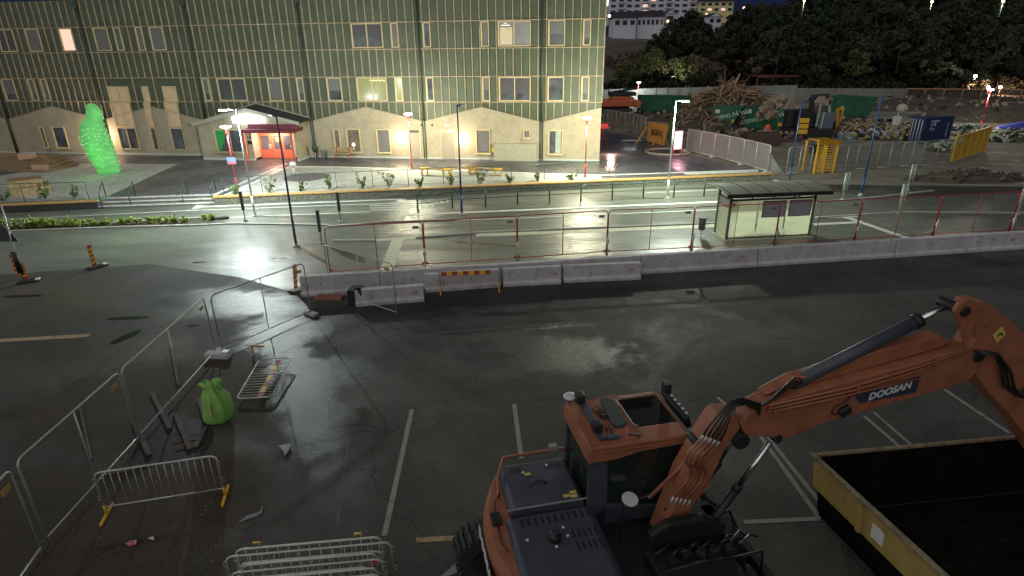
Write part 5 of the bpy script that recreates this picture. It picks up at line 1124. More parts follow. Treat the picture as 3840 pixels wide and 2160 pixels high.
# right side: tank, steps, dark equipment
b = MB(EM); b.box((.0, -.98, 1.36), (1.3, -.15, 1.62)); b.box((.0, -1.0, 1.0), (1.32, -.3, 1.35)); b.prism([(.05, -.22, 1.6), (.05, -.22, 1.95), (.35, -.22, 2.12), (.95, -.22, 2.10), (1.35, -.22, 1.9), (1.35, -.22, 1.6)], (0, .16, 0)); b.build('tank', mat('tank_dark', (.008, .008, .007), .6, var=.2), EXC, .04)
b = MB(EM); b.prism([(.2, -1.02, 1.0), (.2, -1.02, 1.2), (.6, -1.02, 1.38), (1.1, -1.02, 1.40), (1.5, -1.02, 1.28), (1.7, -1.02, 1.05)], (0, -.35, 0)); b.build('fender', M_or, EXC, .04)
d_ = g(2360, 1879, 2.1); dl = EM.inverted() @ d_
b = MB(EM); b.lathe([(.02, .0), (.08, .012), (.13, .05), (.135, .06)], dl, 20, axis=Matrix.Rotation(R(18), 4, 'X')); b.build('round_mirror', M_dish, EXC)
b = MB(EM); b.tube([dl + Vector((-.08, 0, 0)), dl + Vector((-.17, -.1, -.12)), dl + Vector((-.17, -.12, -.75))], .014, 6); b.tube([dl + Vector((.14, 0, .0)), dl + Vector((.75, .1, .06)), dl + Vector((1.0, -.05, -.1))], .022, 6); b.tube([dl + Vector((.5, -.25, -.05)), dl + Vector((1.1, -.1, .05)), dl + Vector((1.5, -.3, -.2))], .022, 6); b.build('grab_rail', M_dk, EXC)
b = MB(EM); b.box((1.5, -.1, .9), (1.8, .4, 1.45)); b.box((1.75, .45, .5), (2.0, 1.2, .95)); b.box((1.5, -.8, .6), (1.8, -.35, 1.1)); b.tube([(1.4, -.5, 1.5), (1.9, -.45, 1.45), (2.0, -.4, .9)], .03, 6); b.tube([(1.3, .2, 1.6), (1.7, .25, 1.7), (1.95, .3, 1.2)], .03, 6); b.build('front_equipment', M_dk, EXC, .03)
rnd = random.Random(31)
for k in range(9):                            # clutter of hoses and rails by the swing post
    b = MB(EM); x = .15 + .17 * k; y = -.32 - .05 * (k % 3); b.tube([(x, y, 1.62), (x + rnd.uniform(-.1, .1), y - .05, 1.72 + rnd.uniform(0, .12)), (x + .18, y + .05, 1.74 + rnd.uniform(-.05, .1)), (x + .34, y + .1, 1.65)], .022, 6); b.build('hose', M_hose, EXC)
for k in range(5):
    b = MB(EM); b.obox((.3 + .24 * k, -.5 + .06 * (k % 2), 1.67 + .03 * (k % 3)), (.14, .16, .12), Matrix.Rotation(.4 * k, 4, 'Z')); b.build('valve_block', M_dk, EXC, .015)
b = MB(EM); b.tube([(.0, -.9, 1.64), (.0, -.9, 1.98), (.5, -.9, 2.02), (1.2, -.9, 1.98), (1.28, -.9, 1.64)], .02, 7); b.build('grab_rail', M_dk, EXC)
b = MB(EM); b.box((1.36, -.75, .5), (1.42, -.2, 1.3)); b.build('step_plate', M_galv, EXC)
# boom
def side(pts, thick, name, m, off=0., bev=.02):
    b = MB(EM); b.prism([(x, off, z) for x, z in pts], (0, thick, 0)); return b.build(name, m, EXC, bev)
foot = (.35, 1.55)
lowb = [foot, (.62, 1.5), bp(2622, 1865), bp(2690, 1760), bp(2722, 1690), bp(2780, 1610), bp(2770, 1570), bp(2715, 1570), bp(2690, 1600), bp(2640, 1680), bp(2570, 1800)]
side(lowb, .42, 'lower_boom', M_or, .02)
main = [bp(2775, 1590), bp(2795, 1632), bp(2882, 1640), bp(2935, 1652), bp(2990, 1630), bp(3100, 1585), bp(3400, 1500), bp(3560, 1455), bp(3640, 1425), bp(3680, 1370), bp(3740, 1320), bp(3690, 1298), bp(3560, 1325), bp(3480, 1352), bp(3180, 1430), bp(2900, 1510), bp(2820, 1545)]
side(main, .36, 'main_boom', M_or, .0)
side([bp(2890, 1505), bp(3010, 1440), bp(3060, 1430), bp(3300, 1340), bp(3560, 1275), bp(3600, 1300), bp(3550, 1325), bp(3180, 1430)], .22, 'boom_top_web', M_or, .16)
arm = [bp(3700, 1135), bp(3660, 1140), bp(3640, 1175), bp(3655, 1210), bp(3665, 1270), bp(3640, 1320), bp(3650, 1390), bp(3705, 1470), bp(3790, 1560), bp(3850, 1640), bp(3990, 1850), bp(4080, 1800), bp(4020, 1500), bp(3900, 1310), bp(3845, 1255), bp(3780, 1190)]
side(arm, .34, 'stick_arm', M_or, .01)
for off in (-.03, .33):
    x, z = bp(3612, 1160, off); b = MB(EM)
    b.prism([(x - .16, off, z - .02), (x - .10, off, z + .12), (x + .04, off, z + .16), (x + .35, off, z + .10), (x + .30, off, z - .75), (x + .1, off, z - .35)], (0, .06, 0)); b.build('arm_ear', M_or, EXC, .02)
for (px, off0, off1, r) in (((2775, 1650), -.07, .5, .13), ((2915, 1645), -.03, .4, .075), ((3612, 1165), -.06, .42, .085), ((3668, 1335), -.04, .42, .10), ((2640, 1690), -.0, .46, .07)):
    x, z = bp(*px); b = MB(EM); b.cyl((x, off0, z), (x, off1, z), r, n=18); b.build('pivot_pin', M_dk, EXC, .01)
def cylr(a, c, r1, r2, f, off, nm, m1=M_char):
    a = Vector((a[0], off, a[1])); c = Vector((c[0], off, c[1])); m_ = a.lerp(c, f)
    b = MB(EM); b.tube([a, m_], r1, 14); b.build(nm + '_barrel', m1, EXC); b = MB(EM); b.tube([m_, c], r2, 12); b.build(nm + '_rod', M_chrome, EXC)
    b = MB(EM); b.tube([m_ - (c - a).normalized() * .08, m_ + (c - a).normalized() * .03], r1 * 1.15, 14); b.build(nm + '_collar', M_dk, EXC)
cylr(bp(3000, 1475), bp(3612, 1165), .105, .05, .80, .24, 'stick_cylinder')
x, z = bp(2738, 1750); cylr((.9, 1.35), bp(2880, 1650), .07, .042, .60, -.06, 'boom_cylinder', M_dk)
cylr((.9, 1.35), bp(2870, 1640), .07, .042, .60, .50, 'boom_cylinder', M_dk)
# pipes on the boom
for k, (a, c, e, f_) in enumerate([((2880, 1520), (3180, 1452), (3450, 1372), (3640, 1308)), ((2885, 1532), (3185, 1466), (3400, 1402), (3600, 1330)), ((2890, 1543), (3150, 1488), (3220, 1470), (3440, 1420))]):
    b = MB(EM); P_ = [bp(*q) for q in (a, c, e, f_)]; b.tube([(x, -.035, z + .02) for x, z in P_], .018, 8); b.build('hydraulic_pipe', M_or, EXC)
for q in ((2880, 1530), (3210, 1450), (3500, 1352)):
    x, z = bp(*q); b = MB(EM); b.bar((x, -.05, z - .06), (x, -.05, z + .08), .03, .04); b.build('pipe_clamp', M_or, EXC)
rnd = random.Random(11)
for k in range(6):                            # bundle of hoses over the knuckle
    b = MB(EM); x0, z0 = bp(2612 + k * 22, 1600 + k * 14); x1, z1 = bp(2845, 1505 + k * 9); y0 = -.16 + .055 * k; xm, zm = (x0 + x1) / 2 - .02, max(z0, z1) + .22 - .02 * k
    b.tube([(x0, y0 - .05, z0), (x0 + .06, y0 - .05, z0 + .14), (xm - .1, y0 - .03, zm), (xm + .08, y0, zm), (x1 - .1, y0, z1 + .07), (x1, -.04, z1)], .019, 7); b.build('hose', M_hose, EXC)
    b = MB(EM); b.tube([(x0 - .05, y0 - .05, z0 - .09), (x0, y0 - .05, z0)], .021, 7); b.build('hose_fitting', M_galv, EXC)
    b = MB(EM); xa, za = x0 - .05, z0 - .09; b.tube([(xa, y0 - .05, za), (xa - .16, y0 - .06, za - .16), (xa - .19, y0 - .06, za - .36), (xa - .10 + .03 * (k % 2), y0 - .05, za - .48), (xa - .12, y0 - .05, za - .66), (xa - .32, y0 - .06, za - .95)], .025, 7); b.build('hydraulic_pipe', M_or, EXC)
    b = MB(EM); b.tube([(xa - .32, y0 - .06, za - .95), (xa - .37, y0 - .07, za - 1.05)], .020, 7); b.build('hose_fitting', M_galv, EXC)
b = MB(EM); x, z = bp(2640, 1760); b.tube([(x - .75, .25, z - .62), (x - .3, .22, z - .1), (x - .1, .2, z + .18)], .03, 8); b.build('boom_side_rail', M_or, EXC)
for k in range(4):
    b = MB(EM); x, z = bp(2990 + 18 * k, 1462 - 5 * k); b.tube([(x, .05 + .04 * k, z), (x - .18, .05 + .04 * k, z + .07), (x - .40, .02 + .04 * k, z - .12 - .02 * k), (x - .62, .04 * k, z - .22)], .02, 7); b.build('hose', M_hose, EXC)
for k in range(3):
    b = MB(EM); P_ = [bp(*q) for q in ((3650, 1312), (3720, 1318), (3745 + 10 * k, 1380), (3755 + 12 * k, 1440), (3800 + 6 * k, 1478), (3860, 1440), (3900, 1400))]
    b.tube([(x, -.05 - .03 * k, z) for x, z in P_], .024, 8); b.build('hose', M_hose, EXC)
x, z = bp(3160, 1535); b = MB(EM); b.obox((x, -.05, z), (.19, .09, .15), Matrix.Rotation(R(-30), 4, 'Y')); b.build('boom_work_light', M_black, EXC, .02)
b = MB(EM); P_ = [bp(*q) for q in ((3205, 1460), (3170, 1500), (3130, 1520), (3112, 1545), (3130, 1552), (3150, 1540))]; b.tube([(x, -.03, z) for x, z in P_], .010, 5); b.build('light_cable', M_hose, EXC)
P_ = [bp(*q) for q in ((3206, 1478), (3452, 1408), (3438, 1460), (3432, 1472), (3225, 1512), (3214, 1500))]
side(P_, -.004, 'name_band', mat('band_blue', (.03, .042, .065), .5, var=.1), -.001, 0)
x0, z0 = bp(3335, 1466); xa, za = bp(3225, 1495); xb, zb = bp(3440, 1430); dv = EX * (xb - xa) + up * (zb - za)
uv = dv.normalized().cross(EY) * -1
text('maker_name', 'DOOSAN', frame(EM @ Vector((x0, -.008, z0)), dv, dv.cross(Vector(EY)) * -1 if (dv.cross(Vector(EY)) * -1).z > 0 else dv.cross(Vector(EY))), .175, mat('name_white', (.62, .62, .62), .5, var=0), EXC, depth=.002, bold=.007, shear=.25, sx=1.02)
x, z = bp(3748, 1252); b = MB(EM); b.prism([(x, -.008, z - .16), (x + .13, -.008, z - .02), (x, -.008, z + .13), (x - .13, -.008, z - .02)], (0, .01, 0)); b.build('warning_sticker', mat('label_yellow', 0), EXC)
b = MB(EM); b.tube([(x - .05, -.02, z - .03), (x + .0, -.02, z + .03), (x + .05, -.02, z - .02)], .010, 5); b.build('sticker_pictogram', M_ink, EXC)
# ------------------------------------------------------------------ yellow skip at the lower right
KA = g(3055, 1700, 1.6); KR = g(3840, 1630, 1.6); KN = g(3560, 2160, 1.6)
t = thing('yellow_skip', (KA.x, KA.y, 0), label='worn ochre yellow open skip filling the lower right corner', cat='skip')
dx = (KR - KA).normalized(); dy = (KN - KA).normalized(); Lx, Ly = 5.2, 5.0
def kp(a, c, z): q = KA + dx * a + dy * c; return Vector((q.x, q.y, z))
b = MB()
b.hexa([kp(.06, .05, .86), kp(.11, .05, .86), kp(.11, Ly, .86), kp(.06, Ly, .86), kp(0, 0, 1.52), kp(.05, 0, 1.52), kp(.05, Ly, 1.52), kp(0, Ly, 1.52)]); b.build('side_wall', M_skipy, t); b = MB(); b.hexa([kp(.45, .3, .1), kp(.5, .3, .1), kp(.5, Ly, .1), kp(.45, Ly, .1), kp(.09, .08, .855), kp(.14, .08, .855), kp(.14, Ly, .855), kp(.09, Ly, .855)]); b.build('lower_wall', mat('under_shade', (.03, .022, .012), .8, var=.3), t)  # lower wall coloured dark to paint the shadow below the side
b = MB(); b.hexa([kp(.2, .15, .3), kp(Lx, .15, .3), kp(Lx, .2, .3), kp(.2, .2, .3), kp(.055, 0, 1.52), kp(Lx, 0, 1.52), kp(Lx, .05, 1.52), kp(.055, .05, 1.52)]); b.build('back_wall', M_rust_shade, t)
b = MB(); b.hexa([kp(.18, .21, .25), kp(Lx, .21, .25), kp(Lx, Ly, .25), kp(.18, Ly, .25), kp(.18, .21, .3), kp(Lx, .21, .3), kp(Lx, Ly, .3), kp(.18, Ly, .3)]); b.build('floor', M_rust_shade, t)
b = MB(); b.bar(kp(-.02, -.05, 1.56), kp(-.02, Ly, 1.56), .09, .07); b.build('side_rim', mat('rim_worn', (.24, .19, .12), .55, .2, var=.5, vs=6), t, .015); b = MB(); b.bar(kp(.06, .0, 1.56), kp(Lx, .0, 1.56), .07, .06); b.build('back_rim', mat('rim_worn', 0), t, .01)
b = MB(); b.hexa([kp(.175, .22, .35), kp(.185, .22, .35), kp(.185, Ly, .35), kp(.175, Ly, .35), kp(.056, .06, 1.5), kp(.066, .06, 1.5), kp(.066, Ly, 1.5), kp(.056, Ly, 1.5)]); b.build('inner_lining', M_rust_shade, t)  # inner face in the painted shade colour
for c_ in (1.25, 2.9): b = MB(); b.hexa([kp(.0, c_, .87), kp(.05, c_, .87), kp(.05, c_ + .08, .87), kp(.0, c_ + .08, .87), kp(-.06, c_, 1.5), kp(-.0, c_, 1.5), kp(-.0, c_ + .08, 1.5), kp(-.06, c_ + .08, 1.5)]) ; b.build('rib', M_skipy, t)
b = MB(); b.hexa([kp(.02, 1.55, 1.02), kp(.06, 1.55, 1.02), kp(.06, 1.8, 1.02), kp(.02, 1.8, 1.02), kp(.0, 1.55, 1.3), kp(.03, 1.55, 1.3), kp(.03, 1.8, 1.3), kp(.0, 1.8, 1.3)]); b.build('white_label', M_lgrey, t)
p = g(3170, 1995); b = MB(); b.obox(p + up * .6, (.10, .03, .18), Matrix.Rotation(R(20), 4, 'Z')); b.build('tag', M_lgrey, t); b = MB(); b.bar(p + up * .68 , p + Vector((.05, .05, .95)), .06); b.build('tag_bracket', M_skipy, t)
#@@SITE
# ------------------------------------------------------------------ DEMOLITION SITE
UPV = up
def skip(P, Q, depth, H, lab, m=M_skipg, txt=None, name='green_skip', slope=.9, lid=False):
    t = thing(name, P, label=lab, cat='skip', group='green skips on the site' if m is M_skipg else None); d = (Q - P).normalized(); n = Vector((-d.y, d.x, 0)); L = (Q - P).length
    def q(a, c, z): return P + d * a + n * c + up * z
    b = MB(); s = slope; th = .1
    b.prism([q(s * .3, 0, .15), q(L - s, 0, .15), q(L, 0, H), q(0, 0, H)], n * th); b.build('side_wall', m, t)
    b = MB(); b.prism([q(s * .3, depth, .15), q(L - s, depth, .15), q(L, depth, H), q(0, depth, H)], n * -th); b.build('far_side_wall', m, t)
    b = MB(); b.prism([q(L - s, .1, .15), q(L, .1, H), q(L - .1, .1, H), q(L - s - .1, .1, .15)], n * (depth - .2)); b.build('end_wall', m, t)
    b = MB(); b.prism([q(s * .3, .1, .15), q(0, .1, H), q(.1, .1, H), q(s * .3 + .1, .1, .15)], n * (depth - .2)); b.build('end_wall', m, t)
    b = MB(); b.prism([q(s * .3, .1, .16), q(L - s, .1, .16), q(L - s, .1, .26), q(s * .3, .1, .26)], n * (depth - .2)); b.build('floor', m, t)
    b = MB(); b.bar(q(-.05, -.04, H), q(L + .05, -.04, H), .12, .12); b.bar(q(-.05, depth + .04, H), q(L + .05, depth + .04, H), .12, .12); b.build('rim', m, t)
    for k in range(1, 4): a = L * k / 4; b = MB(); b.prism([q(a - .06, -.07, .2), q(a + .06, -.07, .2), q(a + .06, -.07, H - .07), q(a - .06, -.07, H - .07)], n * .068); b.build('rib', m, t)
    if txt:
        Mx = frame(q(L * .42, -.09, H * .55), d * math.cos(R(14)) + up * math.sin(R(14)), up); text('lettering', txt, Mx, .62, mat('letter_pale', (.45, .60, .52), .6, var=.1), t, depth=.01, bold=.01)
        b = MB(); b.prism([q(.5, -.085, H * .72), q(1.0, -.085, H * .72), q(1.0, -.085, H * .9), q(.5, -.085, H * .9)], n * .01); b.build('label', M_lgrey, t)
        b = MB(); b.prism([q(L * .72, -.085, H * .30), q(L * .80, -.085, H * .30), q(L * .80, -.085, H * .45), q(L * .72, -.085, H * .45)], n * .01); b.build('yellow_label', M_yellow, t)
    return t
s1a, s1b = g(2660, 478), g(2772, 484); skip(s1a, s1b, 2.4, 2.3, 'left green skip with pale lettering below the wood pile', txt='ÅTERVINNING PÅ VÄG')
s2a, s2b = g(2785, 480), g(2968, 505); skip(s2a, s2b, 2.4, 2.4, 'right green skip heaped with brown rubble', txt='ÅTERVINNING PÅ VÄG')
skip(g(3085, 432), g(3238, 446), 2.6, 2.5, 'long green skip in the background behind the yellow machine')
# green container
P = g(2388, 427); Q = g(2512, 434); d = (Q - P).normalized(); n = Vector((-d.y, d.x, 0)); L = (Q - P).length
t = thing('green_container', P, label='closed dark green container at the far left of the site', cat='container')
b = MB(); b.prism([P, Q, Q + d * 1.9 + n * 2.4, P + d * 1.9 + n * 2.4], (0, 0, 2.55)); b.build('body', M_skipg, t)
for k in range(1, 9): q = P + d * (L * k / 9) - n * .04; b = MB(); b.bar(q + up * .1, q + up * 2.5, .08); b.build('rib', M_skipg, t)
b = MB(); b.bar(P - n * .05 + up * 2.57, Q - n * .05 + up * 2.57, .12); b.bar(P - n * .05 + up * .06, Q - n * .05 + up * .06, .12); b.build('edge_rail', M_skipg, t)
b = MB(); q = P + d * .5 - n * .07; b.bar(q + up * .7, q + up * 1.0, .18, .02); b.build('label', M_yellow, t)
# blue container
P = g(3402, 530); Q = g(3448, 538); S = g(3552, 529); d = (S - Q).normalized(); dd_ = (P - Q).normalized()
t = thing('blue_container', P, label='dark blue shipping container with faded pale markings, rubble in its dented top', cat='container')
b = MB(); H = 2.35; b.prism([P, Q, S, S + (P - Q)], (0, 0, H)); b.build('body', M_cblue, t)
n = Vector((-d.y, d.x, 0)) * -1
for k in range(1, 17): q = Q + d * ((S - Q).length * k / 17) + n * .03; b = MB(); b.bar(q + up * .15, q + up * (H - .15), .1, .05); b.build('corrugation', M_cblue, t)
b = MB()
for q in (Q, S): b.bar(q + n * .02, q + n * .02 + up * H, .14)
b.bar(Q + n * .03 + up * H, S + n * .03 + up * H, .12); b.bar(Q + n * .03 + up * .05, S + n * .03 + up * .05, .12); b.build('corner_frame', M_cblue, t)
nd = (dd_.cross(up)).normalized(); nd = nd if nd.y < 0 else -nd
for k in (.12, .35, .62, .85): q = Q + dd_ * ((P - Q).length * k) + nd * .05; b = MB(); b.cyl(q + up * .15, q + up * (H - .15), .03); b.build('lock_rod', M_lgrey, t)
for a_, z_, w_, h_ in ((.75, 1.95, .30, .16), (1.15, 1.95, .75, .16), (.85, 1.6, .22, .22), (1.2, 1.55, .28, .4), (.8, 1.25, .25, .22), (1.18, 1.15, .22, .2)):
    b = MB(); q = Q + d * a_ + n * .09 + up * z_; b.prism([q, q + d * w_, q + d * w_ + up * h_, q + up * h_], n * .01); b.build('faded_marking', mat('letter_white_blue', (.30, .38, .46), .6, var=.2, vs=8), t)
b = MB(); q = S - d * .6 + n * .09; b.bar(q + up * .5, q + up * 1.8, .06, .01); b.build('white_mark', M_lgrey, t)
# wood pile
def heap(c, rx, ry, H, n, lab, name, m, kind_='beam', seed=1, cat='debris heap', cols=None, Lr=(1.5, 4)):
    rnd = random.Random(seed); t = thing(name, c, label=lab, cat=cat)
    b = MB(); rings = []
    for i in range(8):
        f = i / 7; rings.append([b.v(c + Vector((rx * (1 - f) * math.cos(2 * math.pi * k / 18) * (1 + .25 * noise.noise(Vector((k, i, seed)))), ry * (1 - f) * math.sin(2 * math.pi * k / 18), H * .85 * (1 - (1 - f) ** 1.6) + .2 * noise.noise(Vector((k * 2., i * 2., seed)))))) for k in range(18)])
    for A, B in zip(rings, rings[1:]):
        for k in range(18): b.f([A[k], A[(k + 1) % 18], B[(k + 1) % 18], B[k]])
    b.build('mound', mat('mound_dark', (.075, .060, .045), .95, var=.5, vs=1), t)
    bs = [MB() for _ in (cols or [m])]
    for i in range(n):
        f = rnd.random() ** .6; a = rnd.uniform(0, 6.28); p = c + Vector((rx * f * math.cos(a), ry * f * math.sin(a), H * .85 * (1 - f ** 1.6) + .1))
        b = bs[rnd.randrange(len(bs))]
        if kind_ == 'beam':
            out = Vector((math.cos(a) + rnd.gauss(0, .7), math.sin(a) + rnd.gauss(0, .7), rnd.gauss(-.28, .20))).normalized(); l = rnd.uniform(*Lr); b.bar(p - out * l / 2, p + out * l / 2, rnd.uniform(.1, .28), rnd.uniform(.04, .12))
        else:
            s_ = rnd.uniform(.15, .55) * Lr[0]; b.obox(p, (s_ * rnd.uniform(.6, 1.5), s_, s_ * rnd.uniform(.2, .8)), Matrix.Rotation(rnd.random() * 6, 4, Vector((rnd.random(), rnd.random(), rnd.random() + .01)).normalized()))
    for b, mm in zip(bs, cols or [m]): b.build('debris', mm, t, kind='stuff')
    return t
M_lum2 = mat('pale_lumber', (.42, .29, .17), .8, var=.4, vs=1); M_lum3 = mat('dark_lumber', (.13, .065, .05), .8, var=.4, vs=1)
heap(atY(2735, 440, 86) * Vector((1, 1, 0)) if False else Vector((atY(2735, 400, 84).x, 84, 0)), 7.0, 4.5, 4.7, 330, 'tall pile of broken demolition timber', 'timber_pile', M_lumber, seed=2, cols=[M_lumber, M_lum2, M_lum3, M_lumber], Lr=(2, 5.5))
heap(Vector((g(2700, 470).x, g(2700, 470).y, 0)), 6, 2.2, 1.2, 130, 'reddish tangle of scrap before the timber pile', 'scrap_heap', M_lum3, seed=3, cols=[M_lum3, M_lumber, M_dk, M_lum2], Lr=(1.5, 4))
heap(g(2620, 480), 4.5, 3, 1.4, 90, 'low reddish brown heap behind the red lit sign', 'scrap_heap', M_lum3, seed=8, cols=[M_lum3, M_rub], Lr=(1, 2.5))
heap((s2a.lerp(s2b, .74)) + Vector((.2, 1.3, 1.5)), 2.3, 1.0, 2.3, 130, 'brown rubble heaped in the right green skip', 'rubble_load', M_rub, 'chunk', seed=4, Lr=(1.4, 1))
heap(g(2800, 525), 5.5, 2.5, .9, 150, 'low debris strip behind the netted fence', 'debris_strip', M_rub, 'chunk', seed=5, cols=[M_rub, M_lum3, M_dk], Lr=(1.2, 1))
M_c = [mat('scrap_white', (.42, .42, .38), .6, var=.1), mat('scrap_yellow', (.34, .26, .09), .6, var=.2), mat('scrap_blue', (.12, .2, .28), .6, var=.1), M_rub, M_lumber, M_dk, mat('scrap_grey', (.3, .31, .3), .7, var=.2)]
heap(g(3340, 515), 5.5, 2.4, .9, 240, 'colourful waste heap left of the blue container', 'waste_heap', M_rub, 'chunk', seed=6, cols=M_c, Lr=(1., 1))
heap(g(3230, 505), 3.5, 2.2, 1.2, 120, 'dark debris mound with pale laths left of the waste heap', 'debris_mound', M_rub, 'beam', seed=7, cols=[M_dk, M_lum2, M_rub], Lr=(.6, 1.8))
heap(g(3565, 565), 2.2, 1.4, .8, 110, 'bright scrap heap beside the yellow gate', 'waste_heap', M_rub, 'chunk', seed=9, cols=[M_c[0], M_c[6], mat('scrap_green', (.12, .28, .08), .7, var=.3), M_dk], Lr=(.8, 1))
heap(g(3625, 500), 4, 2, .8, 120, 'pale scrap heap behind the yellow gate', 'waste_heap', M_rub, 'chunk', seed=10, cols=[M_c[0], M_c[6], M_skipg], Lr=(.9, 1))
heap(g(3800, 520), 5, 2.5, .8, 200, 'green and white scrap heap at the right edge', 'waste_heap', M_rub, 'beam', seed=12, cols=[M_c[0], mat('scrap_green', 0), M_dk], Lr=(.5, 1.6))
b = MB(); P = g(3735, 497); Q = g(3880, 485)
b.hexa([P, Q, Q + Vector((0, 1.5, 0)), P + Vector((0, 1.5, 0)), P + Vector((.6, .6, .5)), Q + Vector((0, .6, .9)), Q + Vector((0, 1.2, .9)), P + Vector((.6, 1.0, .5))]); b.build('blue_tarpaulin', mat('tarp_blue', (.05, .06, .30), .5, var=.3), None, .1, label='blue tarpaulin over goods at the right edge', cat='tarpaulin')
for (x, y, rx, ry, H, s, lab) in ((3625, 672, 4.5, 1.5, .7, 31, 'dark wet earth mound between the yellow gate and the road'), (3420, 405, 16, 5, 1.6, 21, 'long dark spoil bank in the middle distance'), (3740, 440, 11, 6, 2.2, 22, 'rough grey spoil heap behind the red lamp'), (3150, 470, 9, 4, .8, 23, 'low earth ridge behind the turnstile'), (3560, 380, 14, 4, 1.3, 24, 'far spoil bank below the mesh fence'), (2460, 445, 10, 3, .9, 25, 'low earth bank before the green container')):
    heap(g(x, y), rx, ry, H, 70, lab, 'spoil_bank', M_rub, 'chunk', seed=s, cols=[M_rub, M_dirt, M_dk] if s != 31 else [mat('mound_dark', 0)], Lr=(1.1 if s != 31 else .5, 1), cat='spoil bank')
# netted fence of the side yard
NB = [(2573, 568), (2675, 590), (2782, 618), (2878, 647)]
for i in range(3):
    P, Q = g(*NB[i]), g(*NB[i + 1])
    t = fence_panel(P, Q, ('netted site fence panel beside the red lit sign', 'middle netted site fence panel', 'netted site fence panel ending at the loose net')[i], 'netted fence panels on the side yard', fr=M_galv, ms=M_net, gus=False, feet=True, name='netted_fence_panel', r=.04)
t = thing('net_curtain', g(2878, 647), label='loose white net hanging over the fence corner', cat='net'); b = MB(); P, Q = g(2880, 645), g(2950, 652)
NK = 48
for k in range(NK):
    a = P.lerp(Q, k / NK); c = P.lerp(Q, (k + 1) / NK); o1 = .10 * math.sin(k * .9); o2 = .10 * math.sin((k + 1) * .9); h1, h2 = 1.85 * (1 - (k / NK) ** .75) + .08, 1.85 * (1 - ((k + 1) / NK) ** .75) + .08
    b.poly([a + Vector((0, o1, 0)), c + Vector((0, o2, 0)), c + Vector((-.25, o2, h2)), a + Vector((-.25, o1, h1))])
b.build('net', thin('white_net', (.6, .6, .57), .3, .5), t)
NB = [(2262, 478), (2359, 493), (2416, 513), (2432, 522)]
for i in range(2):
    P, Q = g(*NB[i]), g(*NB[i + 1]); 
    k_ = 3 if i == 0 else 2
    for j in range(k_): fence_panel(P.lerp(Q, j / k_), P.lerp(Q, (j + 1) / k_), 'brownish netted fence panel, %s from the left behind the building corner' % ords[i * 3 + j], 'brown netted fence panels by the corner', fr=M_galv, ms=M_netb, gus=False, feet=False, name='netted_fence_panel', r=.045)
# banner board
P, Q = g(2425, 532), g(2491, 549); d = Q - P
t = thing('banner_board', P, label='orange banner reading BGFIX propped on a fence panel', cat='banner'); b = MB(); b.prism([P + up * .1, Q + up * .05, Q + d * .12 + up * 2.05, P + d * .02 + up * 2.0], (0, .05, 0)); b.build('banner', M_bsign, t)
text('lettering', '|BGFIX|', frame(P + d * .53 + Vector((0, -.06, 1.05)), d, up), .80, M_ink, t, depth=.01, bold=.018, sx=.82)
b = MB(); q = P + d * -.05; b.bar(q + up * 1.5, q + Vector((-1.3, -1.5, 0)), .08); b.bar(P + d * .5 + Vector((0, -.1, .3)), P + d * .5 + Vector((-.5, -.9, 0)), .08); b.build('prop', M_yellow, t)
fence_panel(g(2498, 553), g(2530, 566), 'short mesh panel behind the small tree', 'netted fence panels on the side yard', fr=M_galv, ms=M_meshf, gus=False, mid=False, name='netted_fence_panel', r=.03)
# red lit sign
P, Q = g(2524, 587), g(2553, 584); H0, H1 = hgt(P, 561), hgt(P, 493); d = (Q - P).normalized(); L = (Q - P).length
t = thing('light_box_sign', P, label='glowing red light box sign on two legs beside the netted fence', cat='sign')
b = MB(); b.prism([P + up * H0, P + d * L + up * H0, P + d * L + up * H1, P + up * H1], (0, .12, 0)); b.build('red_box', emis('sign_red_glow', (1, .10, .13), 1.3), t)
b = MB(); b.prism([P + d * .12 * L + Vector((0, -.012, H0 + (H1 - H0) * .52)), P + d * .88 * L + Vector((0, -.012, H0 + (H1 - H0) * .52)), P + d * .88 * L + Vector((0, -.012, H1 - .08)), P + d * .12 * L + Vector((0, -.012, H1 - .08))], (0, .01, 0)); b.build('lit_map', emis('sign_pale_glow', (1, .72, .78), 2.2), t)
b = MB()
for a, z, r in ((.3, .36, .10), (.72, .38, .12), (.55, .33, .07), (.2, .14, .07)): b.cyl(P + d * L * a + Vector((0, -.015, H0 + (H1 - H0) * z)), P + d * L * a + Vector((0, -.005, H0 + (H1 - H0) * z)), r)
b.build('lit_symbols', emis('sign_pale_glow', 0, 0), t) if False else b.build('lit_symbols', MC['sign_pale_glow'], t)
for q in (P, Q): b = MB(); b.cyl(q, q + up * H0, .04); b.build('leg', M_red, t)
lamp('sign_light', P + d * L * .5 + Vector((0, -.8, 1.3)), (1, .5, .6), 90, t, .4)
